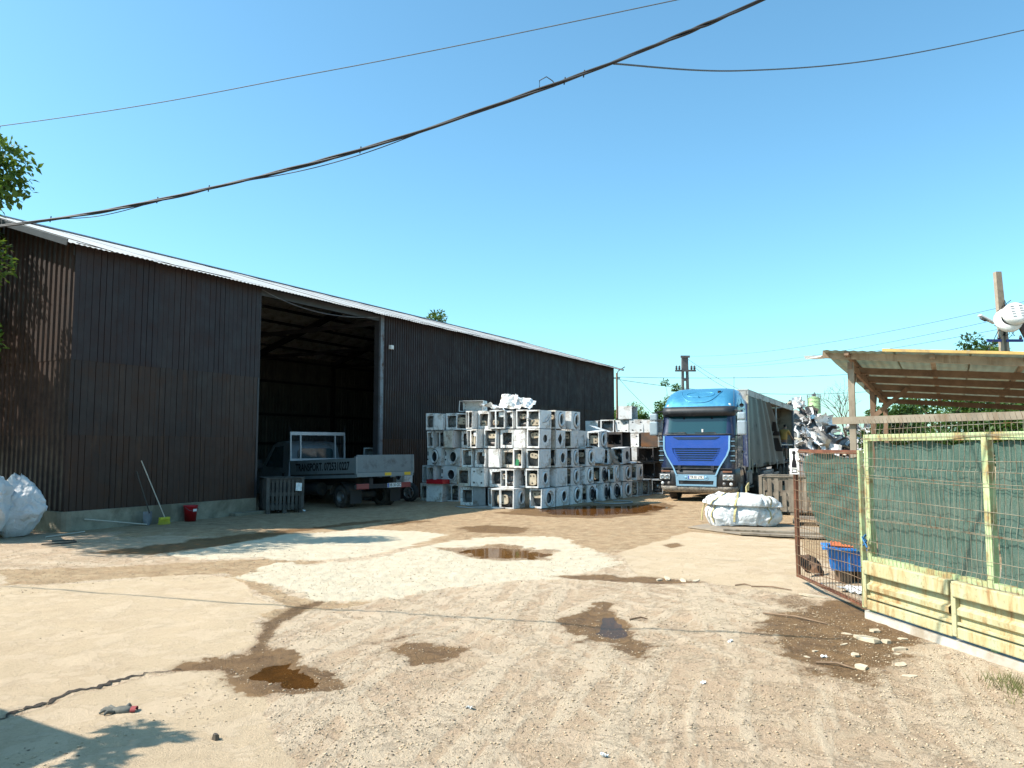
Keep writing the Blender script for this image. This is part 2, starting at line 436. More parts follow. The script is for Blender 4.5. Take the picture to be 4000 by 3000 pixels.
def build_ground():
    fine = np.linspace(R(-50), R(50), 640)
    coarse = np.linspace(R(50), R(310), 72)[1:-1]
    ang = np.concatenate([fine, coarse])
    rad = np.concatenate([np.geomspace(1.1, 70, 580), np.geomspace(76, 4500, 16)])
    A_, R_ = np.meshgrid(ang, rad)
    x = (np.sin(A_) * R_).ravel(); y = (np.cos(A_) * R_).ravel()
    z, lime, wet, earth, slab, crack, track = ground_fields(x, y)
    nc = len(ang); nr = len(rad)
    co = np.stack([x, y, z], 1)
    co = np.concatenate([co, [[0, 0, 0]]])
    i = np.arange(nr - 1)[:, None] * nc; k = np.arange(nc)[None, :]; k2 = (k + 1) % nc
    quads = np.stack([(i + k), (i + nc + k), (i + nc + k2), (i + k2)], -1).reshape(-1, 4)
    # angle runs clockwise, so this winding faces up
    tris = np.stack([np.full(nc, nr * nc), np.arange(nc), (np.arange(nc) + 1) % nc], 1)
    me = bpy.data.meshes.new('ground')
    me.vertices.add(len(co)); me.vertices.foreach_set('co', co.ravel().astype(np.float32))
    loops = np.concatenate([quads.ravel(), tris.ravel()])
    me.loops.add(len(loops)); me.loops.foreach_set('vertex_index', loops.astype(np.int32))
    tot = np.concatenate([np.full(len(quads), 4), np.full(len(tris), 3)])
    st = np.concatenate([[0], np.cumsum(tot)[:-1]])
    me.polygons.add(len(tot))
    me.polygons.foreach_set('loop_start', st.astype(np.int32))
    me.polygons.foreach_set('use_smooth', np.ones(len(tot), bool))
    me.update(calc_edges=True)
    for nm, a in (('lime', lime), ('wet', wet), ('earth', earth), ('slab', slab), ('crack', crack), ('track', track)):
        at = me.attributes.new(nm, 'FLOAT', 'POINT')
        at.data.foreach_set('value', np.concatenate([a, [0]]).astype(np.float32))
    me.validate()
    if me.polygons[1000].normal.z < 0: me.flip_normals()
    t = NT('yard_ground')
    v = t.vec('World')
    def attr(n): 
        a = t.new('Attribute'); a.attribute_name = n; return a.outputs['Fac']
    nb = t.noise(v, 0.55, 6, 0.62)
    nm_ = t.noise(v, 4.0, 6, 0.68)
    nf = t.noise(v, 38.0, 5, 0.7)
    nff = t.noise(v, 160.0, 3, 0.7)
    def mask(n, amp=0.5, a=0.35, b=0.65):
        s = t.math('ADD', attr(n), t.math('MULTIPLY', t.math('SUBTRACT', nf, 0.5), amp))
        return t.mapr(s, a, b, 0, 1, True)
    # stony concrete dust
    base = t.mix(t.mapr(nb, .3, .7), (.575, .415, .28), (.49, .345, .225))
    base = t.mix(t.mapr(nm_, .42, .7, 0, .75), base, (.58, .46, .315))
    base = t.mix(t.mapr(nf, .50, .66, 0, .55), base, (.27, .195, .12))
    base = t.mix(t.mapr(nff, .60, .72, 0, .5), base, (.62, .56, .45))
    vor = t.new('TexVoronoi'); vor.inputs['Scale'].default_value = 42; t.l(v, vor.inputs['Vector'])
    dark = t.mapr(vor.outputs['Distance'], .05, .16, 1, 0)
    sel = t.new('SeparateColor'); t.l(vor.outputs['Color'], sel.inputs[0])
    peb = t.math('MULTIPLY', dark, t.math('GREATER_THAN', sel.outputs[0], 0.80))
    peb = t.math('MULTIPLY', peb, t.math('SUBTRACT', 1.0, attr('slab')))
    base = t.mix(t.math('MULTIPLY', peb, .6), base, t.mix(sel.outputs[1], (.26, .19, .12), (.62, .56, .47)))
    g80 = t.noise(v, 85.0, 4, .75)
    base = t.mix(t.mapr(g80, .58, .70, 0, .75), base, (.22, .155, .095))  # dark specks painted in as the small shadows of stones
    base = t.mix(t.mapr(g80, .34, .24, 0, .7), base, (.66, .58, .46))
    base = t.mix(t.math('MULTIPLY', mask('track', .8, .2, .8), .6), base, (.66, .54, .39))
    crust = t.mapr(t.noise(v, 2.3, 9, .74, .5), .50, .535, 0, 1, True)
    base = t.mix(t.math('MULTIPLY', crust, .42), base, (.66, .515, .365))
    base = t.mix(t.mapr(t.noise(v, 5.5, 8, .75, .3), .60, .64, 0, .4), base, (.33, .235, .145))
    # poured slabs: paler, smoother
    slab_c = t.mix(t.mapr(nm_, .3, .75), (.56, .44, .295), (.48, .365, .235))
    slab_c = t.mix(t.mapr(nf, .52, .70, 0, .45), slab_c, (.34, .255, .17))
    slab_c = t.mix(t.mapr(g80, .62, .74, 0, .5), slab_c, (.26, .19, .12))
    slab_c = t.mix(t.mapr(t.noise(v, 1.3, 7, .72, .6), .5, .66, 0, .5), slab_c, (.40, .295, .19))
    slab_c = t.mix(t.math('MULTIPLY', crust, .25), slab_c, (.64, .51, .37))
    c = t.mix(t.math('MULTIPLY', mask('slab', .4), .8), base, slab_c)
    earth_c = t.mix(t.mapr(nm_, .35, .65), (.36, .225, .115), (.52, .375, .22))
    earth_c = t.mix(t.mapr(nf, .45, .7, 0, .5), earth_c, (.25, .165, .09))
    c = t.mix(t.math('MULTIPLY', mask('earth', .7), .8), c, earth_c)
    lime_c = t.mix(t.mapr(nm_, .35, .7), (.59, .515, .385), (.50, .42, .30))
    lime_c = t.mix(t.mapr(nf, .60, .74, 0, .6), lime_c, (.50, .43, .33))
    lime_c = t.mix(t.mapr(g80, .60, .72, 0, .45), lime_c, (.38, .31, .22))
    lm = mask('lime', 1.0, .28, .74)
    c = t.mix(lm, c, lime_c)
    wm = mask('wet', 1.1, .32, .62)
    wm2 = t.mapr(attr('wet'), .0, .45, 0, .6, True)
    wetc = t.mix(t.mapr(nm_, .35, .68), (.150, .080, .030), (.245, .142, .062))
    c = t.mix(wm2, c, t.mix(.5, c, (.2, .13, .07)))
    wetc = t.mix(t.mapr(g80, .60, .72, 0, .6), wetc, (.30, .205, .115))
    c = t.mix(t.math('MULTIPLY', wm, .92), c, wetc)
    c = t.mix(t.mapr(attr('crack'), .2, .8, 0, .85), c, (.07, .05, .032))
    rough = t.math('SUBTRACT', t.mapr(nf, .3, .7, .88, .98), t.math('MULTIPLY', wm, t.mapr(nm_, .35, .6, .42, .1)))
    h = t.math('ADD', t.math('MULTIPLY', nf, 1.0), t.math('MULTIPLY', nff, .35))
    h = t.math('ADD', h, t.math('MULTIPLY', peb, .8))
    hs = t.math('MULTIPLY', h, t.mapr(attr('slab'), 0, 1, 1, .35))
    hs = t.math('ADD', hs, t.math('MULTIPLY', g80, .5))
    hs = t.math('MULTIPLY', hs, t.mapr(lm, 0, 1, 1, .55))
    hs = t.math('ADD', hs, t.math('MULTIPLY', t.math('MULTIPLY', crust, t.mapr(lm, 0, 1, 1, .12)), t.mapr(attr('slab'), 0, 1, .45, .1)))
    n = t.bump(hs, 1.0, .03)
    t.P(color=c, rough=rough, normal=n, spec=.25)
    me.materials.append(t.mat)
    struct(link('ground', me))

build_ground()

def build_crack():
    P = spl = [(-3.72, 4.80)] + CRACK[1:]
    rr = random.Random(6); top = []; bot = []
    for i in range(len(P) - 1):
        (ax, ay), (bx, by) = P[i], P[i + 1]; L = math.hypot(bx - ax, by - ay); n = max(2, int(L / .035)); nx, ny = -(by - ay) / L, (bx - ax) / L
        for k in range(n):
            t = k / n; j = rr.uniform(-.02, .02); w = .006 + .020 * rr.random() ** 2 + (.012 if 2 <= i <= 6 else 0)
            if i > 7: w *= .55
            x, y = ax + (bx - ax) * t + nx * j, ay + (by - ay) * t + ny * j
            top.append((x + nx * w, y + ny * w)); bot.append((x - nx * w * rr.uniform(.3, 1), y - ny * w * rr.uniform(.3, 1)))
    A_ = np.array(top + bot); z = ground_fields(A_[:, 0], A_[:, 1])[0] + .006
    n = len(top); V = [(x, y, zz) for (x, y), zz in zip(top + bot, z)]
    o = MB().add(V, [(i, i + 1, n + i + 1, n + i) for i in range(n - 1)]).build('pavement_crack', mat('crack_soil', (.035, .025, .017), .95, 0, .4, 30))
    if o.data.polygons[0].normal.z < 0: o.data.flip_normals()
    struct(o)
build_crack()

def build_puddle(P, z, name='puddle', tint=(.05, .035, .02), grow=.25):
    cx = sum(p[0] for p in P) / len(P); cy = sum(p[1] for p in P) / len(P)
    pts = []
    for x, y in P:
        d = math.hypot(x - cx, y - cy)
        pts.append((cx + (x - cx) * (1 + grow / d), cy + (y - cy) * (1 + grow / d)))
    o = MB().add([(x, y, z) for x, y in pts], [tuple(range(len(pts)))]).build(name, M_WATER)
    if o.data.polygons[0].normal.z < 0: o.data.flip_normals()
    return struct(o)
def water_mat():
    t = NT('puddle_water'); v = t.vec('World')
    t.P(color=(.045, .030, .016), rough=.04, spec=.6, normal=t.bump(t.noise(v, 9, 2, .5), .03, .01))
    # shallow muddy water: mostly clear over the mud
    tr = t.new('BsdfTransparent'); tr.inputs[0].default_value = (.86, .68, .42, 1)
    mx = t.new('MixShader'); mx.inputs[0].default_value = .34
    t.l(tr.outputs[0], mx.inputs[1]); t.l(t.b.outputs[0], mx.inputs[2]); t.l(mx.outputs[0], t.out.inputs[0])
    return t.mat
M_WATER = water_mat()
for P_, z_ in ((PU2, -.020), (PU4, -.020), (PU1, -.018), (PU6, -.016)):
    build_puddle(P_, z_)
# ------------------------------------------------------------------ barn
BA = R(29.65)
BU = Vector((math.sin(BA), math.cos(BA), 0)); BN = Vector((math.cos(BA), -math.sin(BA), 0)); BC = Vector((-9.64, 16.7, 0))
BROT = math.pi / 2 - BA
def bp(s, q, z=0.0): return BC + BU * s + BN * q + Vector((0, 0, z))

def sheet_mat(name, c1, c2, c3, rough=.42, lo=.35, streak_col=(.10, .05, .025)):
    c1, c2, c3, streak_col = (tuple(x * .8 for x in q) for q in (c1, c2, c3, streak_col))
    t = NT(name); v = t.vec('World'); vs_ = t.vec('World', (1, 1, .10)); 
    n = t.noise(v, .6, 5, .6); ns = t.noise(vs_, 7.0, 5, .7); nd = t.noise(v, 2.2, 6, .7)
    c = t.mix(t.mapr(n, .35, .65), c1, c2)
    c = t.mix(t.mapr(t.rand(), 0, 1, 0, .4), c, c3)
    c = t.mix(t.mapr(ns, .55, .75, 0, lo), c, streak_col)
    c = t.mix(t.mapr(nd, .50, .68, 0, .6), c, c3)
    c = t.mix(t.mapr(t.noise(v, .9, 6, .7, .5), .55, .72, 0, .55), c, tuple(x * .45 for x in c1))
    t.P(color=c, rough=t.mapr(nd, .3, .7, rough, rough + .3), spec=.4, normal=t.bump(t.noise(v, 3.0, 3, .6), .25, .02))
    return t.mat
M_SH_UP = sheet_mat('brown_sheet_upper', (.027, .0150, .0185), (.018, .0115, .0150), (.040, .021, .0185), .45, .25, (.06, .028, .016))
M_SH_MID = sheet_mat('brown_sheet_middle', (.032, .0165, .0135), (.018, .0115, .0125), (.060, .029, .016), .45, .6, (.075, .035, .017))
M_SH_LOW = sheet_mat('brown_sheet_lower', (.052, .023, .013), (.024, .0135, .0115), (.080, .036, .017), .5, .85, (.105, .048, .02))
M_SH_GAB = sheet_mat('rust_brown_sheet', (.050, .021, .011), (.026, .013, .009), (.012, .009, .009), .5, .5)
M_SH_IN = mat('bare_sheet_inside', (.10, .105, .095), .6, 0, .3, 1.2)
M_STEEL = mat('dark_steel', (.045, .045, .05), .5, .3, .25, 3)
M_STEEL_G = mat('grey_steel', (.16, .17, .19), .5, .3, .25, 3, dirt=(.10, .05, .03), dirt_amt=.3)
M_ROOF = mat('zinc_roof', (.60, .59, .56), .45, .3, .15, 1.5, dirt=(.35, .32, .28), dirt_amt=.35, rnd=.06)
M_RIDGE = mat('ridge_cap', (.05, .055, .06), .5, .2, .2)
M_PLINTH = mat('plinth_concrete', (.30, .27, .20), .9, 0, .3, 1.4, dirt=(.15, .13, .09), dirt_amt=.5, dirt_scale=.7, bump=.5, bump_scale=30, bump_dist=.01, space='Object')
M_WHITEP = mat('white_plastic', (.72, .72, .70), .45, 0, .08, 4)

barn = thing('barn', 'long dark brown corrugated metal barn with tall open doorway', 'barn', BC, BROT)

def ribbed(w, z0, z1, pitch, depth, kind, ztop=None, off=0.0):
    """ribbed sheet in XZ, ribs towards -Y. ztop(x) gives a sloping top"""
    xs = []
    n = max(1, round(w / pitch)); p = w / n
    gr = random.Random(int(z0 * 100) + n)
    for i in range(n):
        x = i * p
        if kind == 'groove':
            e = p * gr.uniform(.55, .86); dd_ = depth * gr.choice((.35, .6, 1.0, 1.0))
            xs += [(x, 0), (x + e, 0), (x + e + p * .03, dd_), (x + e + p * .08, dd_), (x + e + p * .11, 0)]
        elif kind == 'trap': xs += [(x, 0), (x + p * .35, 0), (x + p * .48, depth), (x + p * .82, depth), (x + p * .95, 0)]
        else:
            xs += [(x + p * k / 6, depth * .5 * (1 - math.cos(2 * math.pi * k / 6))) for k in range(6)]
    xs.append((w, 0))
    m = MB()
    lo = [(x, y + off, z0) for x, y in xs]
    hi = [(x, y + off, (ztop(x) if ztop else z1)) for x, y in xs]
    k = len(xs)
    m.add(lo + hi, [(i, i + 1, k + i + 1, k + i) for i in range(k - 1)], 0, kind == 'wave')
    return m

ROWS = ((.40, 2.14, M_SH_LOW, 0.0), (2.08, 3.80, M_SH_MID, -.012), (3.74, 6.34, M_SH_UP, -.024))
BL, BD, EAVE, SL = 31.2, 12.0, 6.32, .308
OP0, OP1 = 5.25, 10.5
# front wall, near part
for z0, z1, mm, off in ROWS:
    ns = 5; w = OP0 / ns
    me = ribbed(w + .02, z0, z1, .15, .018, 'groove').mesh('wall_sheet', mm)
    for i in range(ns):
        link('wall_sheet', me, barn, (i * w, off - (.004 if i % 2 else 0), random.uniform(-.012, .012)))
# front wall, far part
for z0, z1, mm, off in ((-.12, 2.14, M_SH_LOW, 0), (2.08, 3.80, M_SH_MID, -.012), (3.74, 6.34, M_SH_UP, -.024)):
    ns = 20; w = (BL - OP1 - .15) / ns
    me = ribbed(w + .02, z0, z1, .13, .035, 'trap').mesh('wall_sheet', mm)
    for i in range(ns):
        link('wall_sheet', me, barn, (OP1 + .15 + i * w, off - (.004 if i % 2 else 0), random.uniform(-.01, .01)))
# near gable (x = 0), far gable (x = BL): sheets run along Y up to the rake
for gx, mm in ((0.0, M_SH_GAB), (BL, M_SH_LOW)):
    ns = 12; w = BD / ns
    for i in range(ns):
        y0 = i * w
        zt = lambda x, y0=y0: EAVE + SL * (BD / 2 - abs(y0 + min(x, BD) - BD / 2)) - .05
        for (z0, z1, _, off) in ((.40 if gx == 0 else -.15, 2.14, 0, 0), (2.08, 3.80, 0, .012), (3.74, 6.4, 0, .024)):
            top = zt if z1 > 6 else None
            m = ribbed(w + .01, z0, z1, .2, .035, 'trap', top)
            if gx == 0: # outside faces -X
                m.v = [(-(y * 1.0) + .035 - off - (.004 if i % 2 else 0), y0 + x, z) for x, y, z in m.v]
            else:
                m.v = [(BL + y - .02, y0 + x, z) for x, y, z in m.v]
            m.build('wall_sheet', mm, barn)
# rear wall seen through the doorway
me = ribbed(1.05, -.15, 3.2, .2, .03, 'trap').mesh('wall_sheet', M_SH_IN)
me2 = ribbed(1.05, 3.14, 6.34, .2, .03, 'trap').mesh('wall_sheet', M_SH_IN)
for i in range(30):
    link('wall_sheet', me, barn, (i * BL / 30, BD - .03, 0))
    link('wall_sheet', me2, barn, (i * BL / 30, BD - .042, 0))
# plinth with a rounded near corner
pl = MB()
poly = [(OP0, -.05), (OP0, .20), (.20, .20), (.20, BD), (-.07, BD), (-.07, .12), (-.03, .02), (.05, -.04), (.14, -.06)]
pl.prism(poly, -.05, .43)
pl.build('plinth', M_PLINTH, barn)
MB().box(OP0 - .9, OP0 + .18, -.28, -.051, -.03, .085, bev=.03).build('plinth_step', M_PLINTH, barn)
# steel frame: columns, rails, rafters and purlins
for i, sx in enumerate((.15, 5.17, 10.56, 15.8, 21.0, 26.1, 31.0)):
    zt = EAVE - .05
    MB().box(sx - .08, sx + .08, .05, .25, 0, zt, 0).build('column', M_STEEL, barn)
    MB().box(sx - .08, sx + .08, BD - .3, BD - .1, 0, zt, 0).build('column', M_STEEL, barn)
    r = MB()
    for y0, y1, za, zb in ((.05, BD / 2, EAVE - .22, EAVE - .22 + SL * BD / 2), (BD - .05, BD / 2, EAVE - .22, EAVE - .22 + SL * BD / 2)):
        r.beam((sx, y0, za), (sx, y1, zb), .14, .24)
    r.beam((sx, .1, EAVE - .32), (sx, BD - .1, EAVE - .32), .1, .14)
    r.build('rafter', M_STEEL, barn)
MB().box(OP1 - .02, OP1 + .14, -.03, .05, 0, EAVE - .02, bev=.01).build('door_post', M_STEEL_G, barn)
MB().box(OP0 - .03, OP0 + .03, -.02, .05, .43, EAVE - .02).build('door_post', M_STEEL, barn)
for z in (1.9, 3.3, 4.9, 6.0):
    MB().box(.1, BL - .1, BD - .16, BD - .045, z, z + .12).build('rail', M_STEEL, barn)
MB().box(0, BL, .02, .16, EAVE - .26, EAVE - .06).build('eave_beam', M_STEEL, barn)
for k in range(1, 6):
    for side in (0, 1):
        y = k * 1.1 if side == 0 else BD - k * 1.1
        z = EAVE + SL * k * 1.1 - .10
        MB().box(0, BL, y - .04, y + .04, z - .08, z + .02).build('purlin', M_STEEL, barn)
# roof sheets, one metre wide, both slopes
def roof_sheet(w, over):
    m = ribbed(w + .125, 0, 1, .125, .018, 'wave')
    out = MB(); n = len(m.v) // 2
    L = BD / 2 + over + .03
    P = []
    for j, t in enumerate((0, .25, .5, .75, 1)):
        P.append([(x, -over + L * t, EAVE + SL * (-over + L * t) - y) for x, y, z in m.v[:n]])
    out.surf(P, 0, False)
    return out
rs = roof_sheet(1.0, .38)
me_f = rs.mesh('roof_sheet', M_ROOF)
rb_ = MB(); rb_.v = [(x, BD - y, z) for x, y, z in rs.v]; rb_.f = [tuple(reversed(f)) for f in rs.f]; rb_.m = rs.m; rb_.s = rs.s
me_b = rb_.mesh('roof_sheet', M_ROOF)
for i in range(32):
    x = -.4 + i
    dz = random.uniform(.0, .012) + (.01 if i % 2 else 0)
    link('roof_sheet', me_f, barn, (x, random.uniform(-.02, .02), dz))
    link('roof_sheet', me_b, barn, (x, 0, dz))
rz = EAVE + SL * BD / 2
rc = MB(); rc.surf([[(x, BD / 2 - .28, rz - .05) , (x, BD / 2, rz + .065), (x, BD / 2 + .28, rz - .05)] for x in (-.42, BL + .45)], 0, False)
rc.build('ridge_cap', M_RIDGE, barn)
MB().box(-.3, BL + .3, BD / 2 - .22, BD / 2 + .22, rz - .20, rz - .075).build('ridge_light_block', M_STEEL, barn)  # wide beam added under the ridge to block a slit of light
# verge strip along the near rake and drip edge
vg = MB()
for y0, y1, za, zb in ((-.40, BD / 2, EAVE - SL * .40, rz), (BD + .38, BD / 2, EAVE - SL * .38, rz)):
    vg.beam((-.415, y0, za - .01), (-.415, y1, zb - .01), .02, .14)
vg.build('verge_strip', M_RIDGE, barn)
vg = MB(); vg.beam((BL + .62, -.40, EAVE - .13), (BL + .62, BD / 2, rz - .01), .02, .1); vg.build('verge_strip', M_RIDGE, barn)
# hanging wire across the doorway
pts = [(OP0 + (OP1 - OP0) * t, -.06, EAVE - .12 - .35 * 4 * t * (1 - t) * (1 - .3 * t)) for t in [i / 16 for i in range(17)]]
MB().tube(pts, .012, 5).build('doorway_wire', M_STEEL_G, barn)
w = MB().box(-.07, .07, -.16, -.04, -.06, .08, bev=.015).cyl((0, -.17, .02), (0, -.14, .02), .045, n=10)
o = tag(w.build('security_lamp', M_WHITEP), 'small white security lamp on barn wall right of doorway', 'lamp')
o.location = bp(10.95, 0, 5.2); o.rotation_euler = (0, 0, BROT)
# ------------------------------------------------------------------ scrapped washing machines
M_ENAM = mat('dirty_white_enamel', (.74, .75, .74), .38, 0, .12, 2.5, dirt=(.28, .22, .16), dirt_amt=.36, dirt_scale=2.6, bump=.15, bump_scale=5, bump_dist=.02, rnd=.12)
M_ENAM_B = mat('stained_cream_enamel', (.66, .63, .55), .45, 0, .15, 2.5, dirt=(.24, .13, .06), dirt_amt=.5, dirt_scale=3.2, bump=.3, bump_scale=6, bump_dist=.03, rnd=.15)
M_ENAM_W = mat('scuffed_white_enamel', (.80, .81, .81), .32, 0, .08, 2.5, dirt=(.32, .29, .25), dirt_amt=.42, dirt_scale=5, bump=.25, bump_scale=4, bump_dist=.03, rnd=.06)
M_ENAM_G = mat('grey_enamel', (.33, .35, .36), .45, 0, .15, 2.5, dirt=(.16, .12, .09), dirt_amt=.35, rnd=.15)
M_DARKBOX = mat('black_cabinet', (.025, .025, .028), .5, 0, .3, 2.5, dirt=(.10, .07, .045), dirt_amt=.4, rnd=.3)
M_RUSTBOX = mat('rusty_cabinet', (.10, .065, .045), .75, 0, .35, 3, dirt=(.19, .085, .035), dirt_amt=.5)
M_GASKET = mat('rubber_gasket', (.05, .05, .055), .6, 0, .3)
M_DOORGL = mat('smoked_door_glass', (.020, .026, .03), .3, 0, .3, 6, bump=0, rnd=.4, spec=.25)
M_DRUM = mat('steel_drum', (.38, .38, .38), .35, .8, .2, 6, dirt=(.2, .13, .08), dirt_amt=.3)
M_TUB = mat('grey_plastic_tub', (.20, .205, .20), .6, 0, .25, 4, dirt=(.12, .10, .08), dirt_amt=.4, rnd=.3)
M_CWT = mat('concrete_weight', (.48, .41, .30), .9, 0, .25, 5, dirt=(.24, .16, .10), dirt_amt=.5, bump=.5, bump_scale=50, rnd=.12)
M_MOTOR = mat('motor_steel', (.11, .10, .095), .5, .5, .3, 6, dirt=(.18, .09, .05), dirt_amt=.4)
M_HOSE = mat('grey_hose', (.30, .31, .31), .55, 0, .2, 5)
M_BLACK = mat('black_rubber', (.018, .018, .019), .7, 0, .2)
M_GREEN_PCB = mat('green_board', (.03, .22, .09), .5, 0, .2)
M_RED = mat('red_plastic', (.45, .012, .02), .4, 0, .2, 3)

MW, MD, MH = .85, .42, .585
def rect_ring(n, hw, hh, cx=0., cy=0., rc=0.0):
    """n points round a rectangle, by angle"""
    P = []
    for i in range(n):
        a = 2 * math.pi * i / n
        c, s = math.cos(a), math.sin(a)
        k = min(hw / abs(c) if abs(c) > 1e-6 else 1e9, hh / abs(s) if abs(s) > 1e-6 else 1e9)
        if rc: # superellipse
            p = 5.0; k = (abs(c / hw) ** p + abs(s / hh) ** p) ** (-1 / p)
        P.append((cx + c * k, cy + s * k))
    return P
def corner_rect(n, hw, hh):
    P = rect_ring(n, hw, hh)
    return [((hw if x > 0 else -hw) if abs(abs(x) - hw) < .05 and abs(abs(y) - hh) < .09 else x, (hh if y > 0 else -hh) if abs(abs(x) - hw) < .05 and abs(abs(y) - hh) < .09 else y) for x, y in P]
FRONT_M = Matrix(((1, 0, 0, 0), (0, 0, -1, -MD / 2), (0, 1, 0, MH / 2), (0, 0, 0, 1)))   # XY drawing onto the front, Z out towards -Y

MESH = {}
def machine_meshes():
    h = .012
    # carcass: floor, lid, rear, far end; the near end (-X) has only a lip
    def carcass(end, back=True):
        m = MB()
        x0, x1, y0, y1 = -MW / 2, MW / 2, -MD / 2, MD / 2
        m.box(x0, x1, y0, y1, 0, h, bev=.004); m.box(x0, x1, y0, y1, MH - h, MH, bev=.004)
        m.box(x0, x1, y1 - h, y1, h, MH - h)
        m.box(x1 - h, x1, y0, y1 - h, h, MH - h)
        if end == 'lip':
            a = .045
            m.box(x0, x0 + .02, y0, y1 - h - .001, h, h + a); m.box(x0, x0 + .02, y0, y1 - h - .001, MH - h - a * .7, MH - h)
            m.box(x0, x0 + .02, y0, y0 + a * .6, h + a, MH - h - a * .7); m.box(x0, x0 + .02, y1 - h - a * .6, y1 - h - .001, h + a, MH - h - a * .7)
        elif end == 'wide':
            a = .085
            m.box(x0, x0 + .02, y0, y1 - h - .001, h, h + a); m.box(x0, x0 + .02, y0, y1 - h - .001, MH - h - a, MH - h)
            m.box(x0, x0 + .02, y0, y0 + .03, h + a, MH - h - a); m.box(x0, x0 + .02, y1 - h - .06, y1 - h - .001, h + a, MH - h - a)
        elif end == 'brace':
            a = .03
            m.box(x0, x0 + .02, y0, y1 - h - .001, h, h + a); m.box(x0, x0 + .02, y0, y1 - h - .001, MH - h - a, MH - h)
            m.box(x0, x0 + .02, .02, .06, h + a, MH - h - a)
            m.box(x0, x0 + .015, y0, y0 + .02, h + a, MH - h - a)
        elif end == 'panel':
            m.box(x0 - .004, x0 + .008, y0 + .01, y1 - .014, h + .004, MH - h - .004, bev=.003)
        elif end == 'feet':
            m.box(x0, x0 + .01, y0 + .005, y1 - h - .001, h + .001, MH - h - .001)
        rr = random.Random(len(MESH))
        m.v = [(x + .008 * math.sin(y * 9 + z * 7 + len(MESH)), y + .007 * math.sin(x * 8 + z * 6), z) for x, y, z in m.v]
        return m
    for e in ('lip', 'wide', 'brace', 'panel', 'feet'):
        MESH['c_' + e] = carcass(e).mesh('cabinet', M_ENAM)
        MESH['cb_' + e] = carcass(e).mesh('cabinet', M_ENAM_B)
        MESH['cw_' + e] = carcass(e).mesh('cabinet', M_ENAM_W)
        MESH['cd_' + e] = carcass(e).mesh('cabinet', M_DARKBOX)
        MESH['cg_' + e] = carcass(e).mesh('cabinet', M_ENAM_G)
        MESH['cr_' + e] = carcass(e).mesh('cabinet', M_RUSTBOX)
    # dark feet holes on the underside end
    m = MB()
    for y in (-.13, .11):
        for z in (.12, MH - .12):
            m.cyl((-MW / 2 - .004, y, z), (-MW / 2 + .001, y, z), .028, n=10)
    MESH['holes'] = m.mesh('foot_hole', M_GASKET)
    m = MB()
    for z in (.03, MH - .04):
        for y in (-.13, -.04, .05, .14):
            m.cyl((-MW / 2 - .003, y, z), (-MW / 2 + .001, y, z), .011, n=7)
    MESH['pins'] = m.mesh('screw_hole', M_GASKET)
    n = 32
    circ = lambda r, cx=.03: [(cx + r * math.cos(2 * math.pi * i / n), r * math.sin(2 * math.pi * i / n)) for i in range(n)]
    outer = corner_rect(n, MW / 2 - .002, MH / 2 - h - .001)
    for nm, inner in (('door', circ(.165)), ('port', circ(.15, .06)), ('oval', [(x, y * .8) for x, y in circ(.15, 0)]),
                      ('tri', [(.10 - .20 * (1 - abs(y) / .2) * (x < 0) + x * .45 - .04, y * (1.15 if x < 0 else .7)) for x, y in circ(.17, 0)])):
        m = MB().ringplate(outer, inner, -.010, 0, M=FRONT_M)
        if nm in ('port', 'oval', 'tri'):
            # pressed ridges round the opening
            m.ringplate(rect_ring(n, .30, .23, rc=1), rect_ring(n, .283, .213, rc=1), -.001, .009, M=FRONT_M)
        MESH['f_' + nm] = m.mesh('front_panel', M_ENAM)
    m = MB().prism([(-MW/2+.002, -MH/2+h+.001), (MW/2-.002, -MH/2+h+.001), (MW/2-.002, MH/2-h-.001), (-MW/2+.002, MH/2-h-.001)], -.010, 0, M=FRONT_M)
    for a, b, c, d in ((.33, .245, .31, .225), (.21, .15, .19, .13)):
        m.ringplate(rect_ring(n, a, b, rc=1), rect_ring(n, c, d, rc=1), -.001, .011, M=FRONT_M)
    MESH['f_blank'] = m.mesh('front_panel', M_ENAM)
    m = MB().prism([(-MW/2+.002, -MH/2+h+.001), (MW/2-.002, -MH/2+h+.001), (MW/2-.002, MH/2-h-.001), (-MW/2+.002, MH/2-h-.001)], -.010, 0, M=FRONT_M)
    m.ringplate([(x + .05, y) for x, y in rect_ring(n, .27, .2, rc=1)], [(x + .05, y) for x, y in rect_ring(n, .255, .185, rc=1)], -.001, .012, M=FRONT_M)
    m.ringplate([(x + .05 + .25 * y, y * .8) for x, y in circ(.13, .05)], [(x + .05 + .25 * y, y * .8) for x, y in circ(.112, .05)], -.001, .012, M=FRONT_M)
    m.cyl((-.3, -MD/2 - .012, .12), (-.3, -MD/2, .12), .03, n=10)
    MESH['f_swirl'] = m.mesh('front_panel', M_ENAM)
    def bezel(r, w, d, name, cx=.03):
        M = FRONT_M @ Matrix.Translation((cx, 0, 0))
        m = MB().lathe([(r - w, .0), (r - w * .9, d * .8), (r - w * .45, d), (r - w * .1, d * .7), (r, 0)], 28, M=M)
        return m.mesh(name, M_ENAM)
    def bowl(r, d, cx=.03):
        M = FRONT_M @ Matrix.Translation((cx, 0, 0))
        m = MB().lathe([(r, .004), (r * .85, -d * .4), (r * .55, -d * .85), (r * .25, -d), (.001, -d * 1.03)], 24, M=M)
        return m.mesh('door_glass', M_DOORGL)
    MESH['ring'] = bezel(.232, .055, .05, 'door_ring'); MESH['glass'] = bowl(.184, .05)
    MESH['halo'] = MB().lathe([(.20, .003), (.258, .003)], 28, M=FRONT_M @ Matrix.Translation((.03, 0, 0))).mesh('door_gap_shade', M_GASKET)  # flat dark ring: gasket edge and painted shadow line round the door
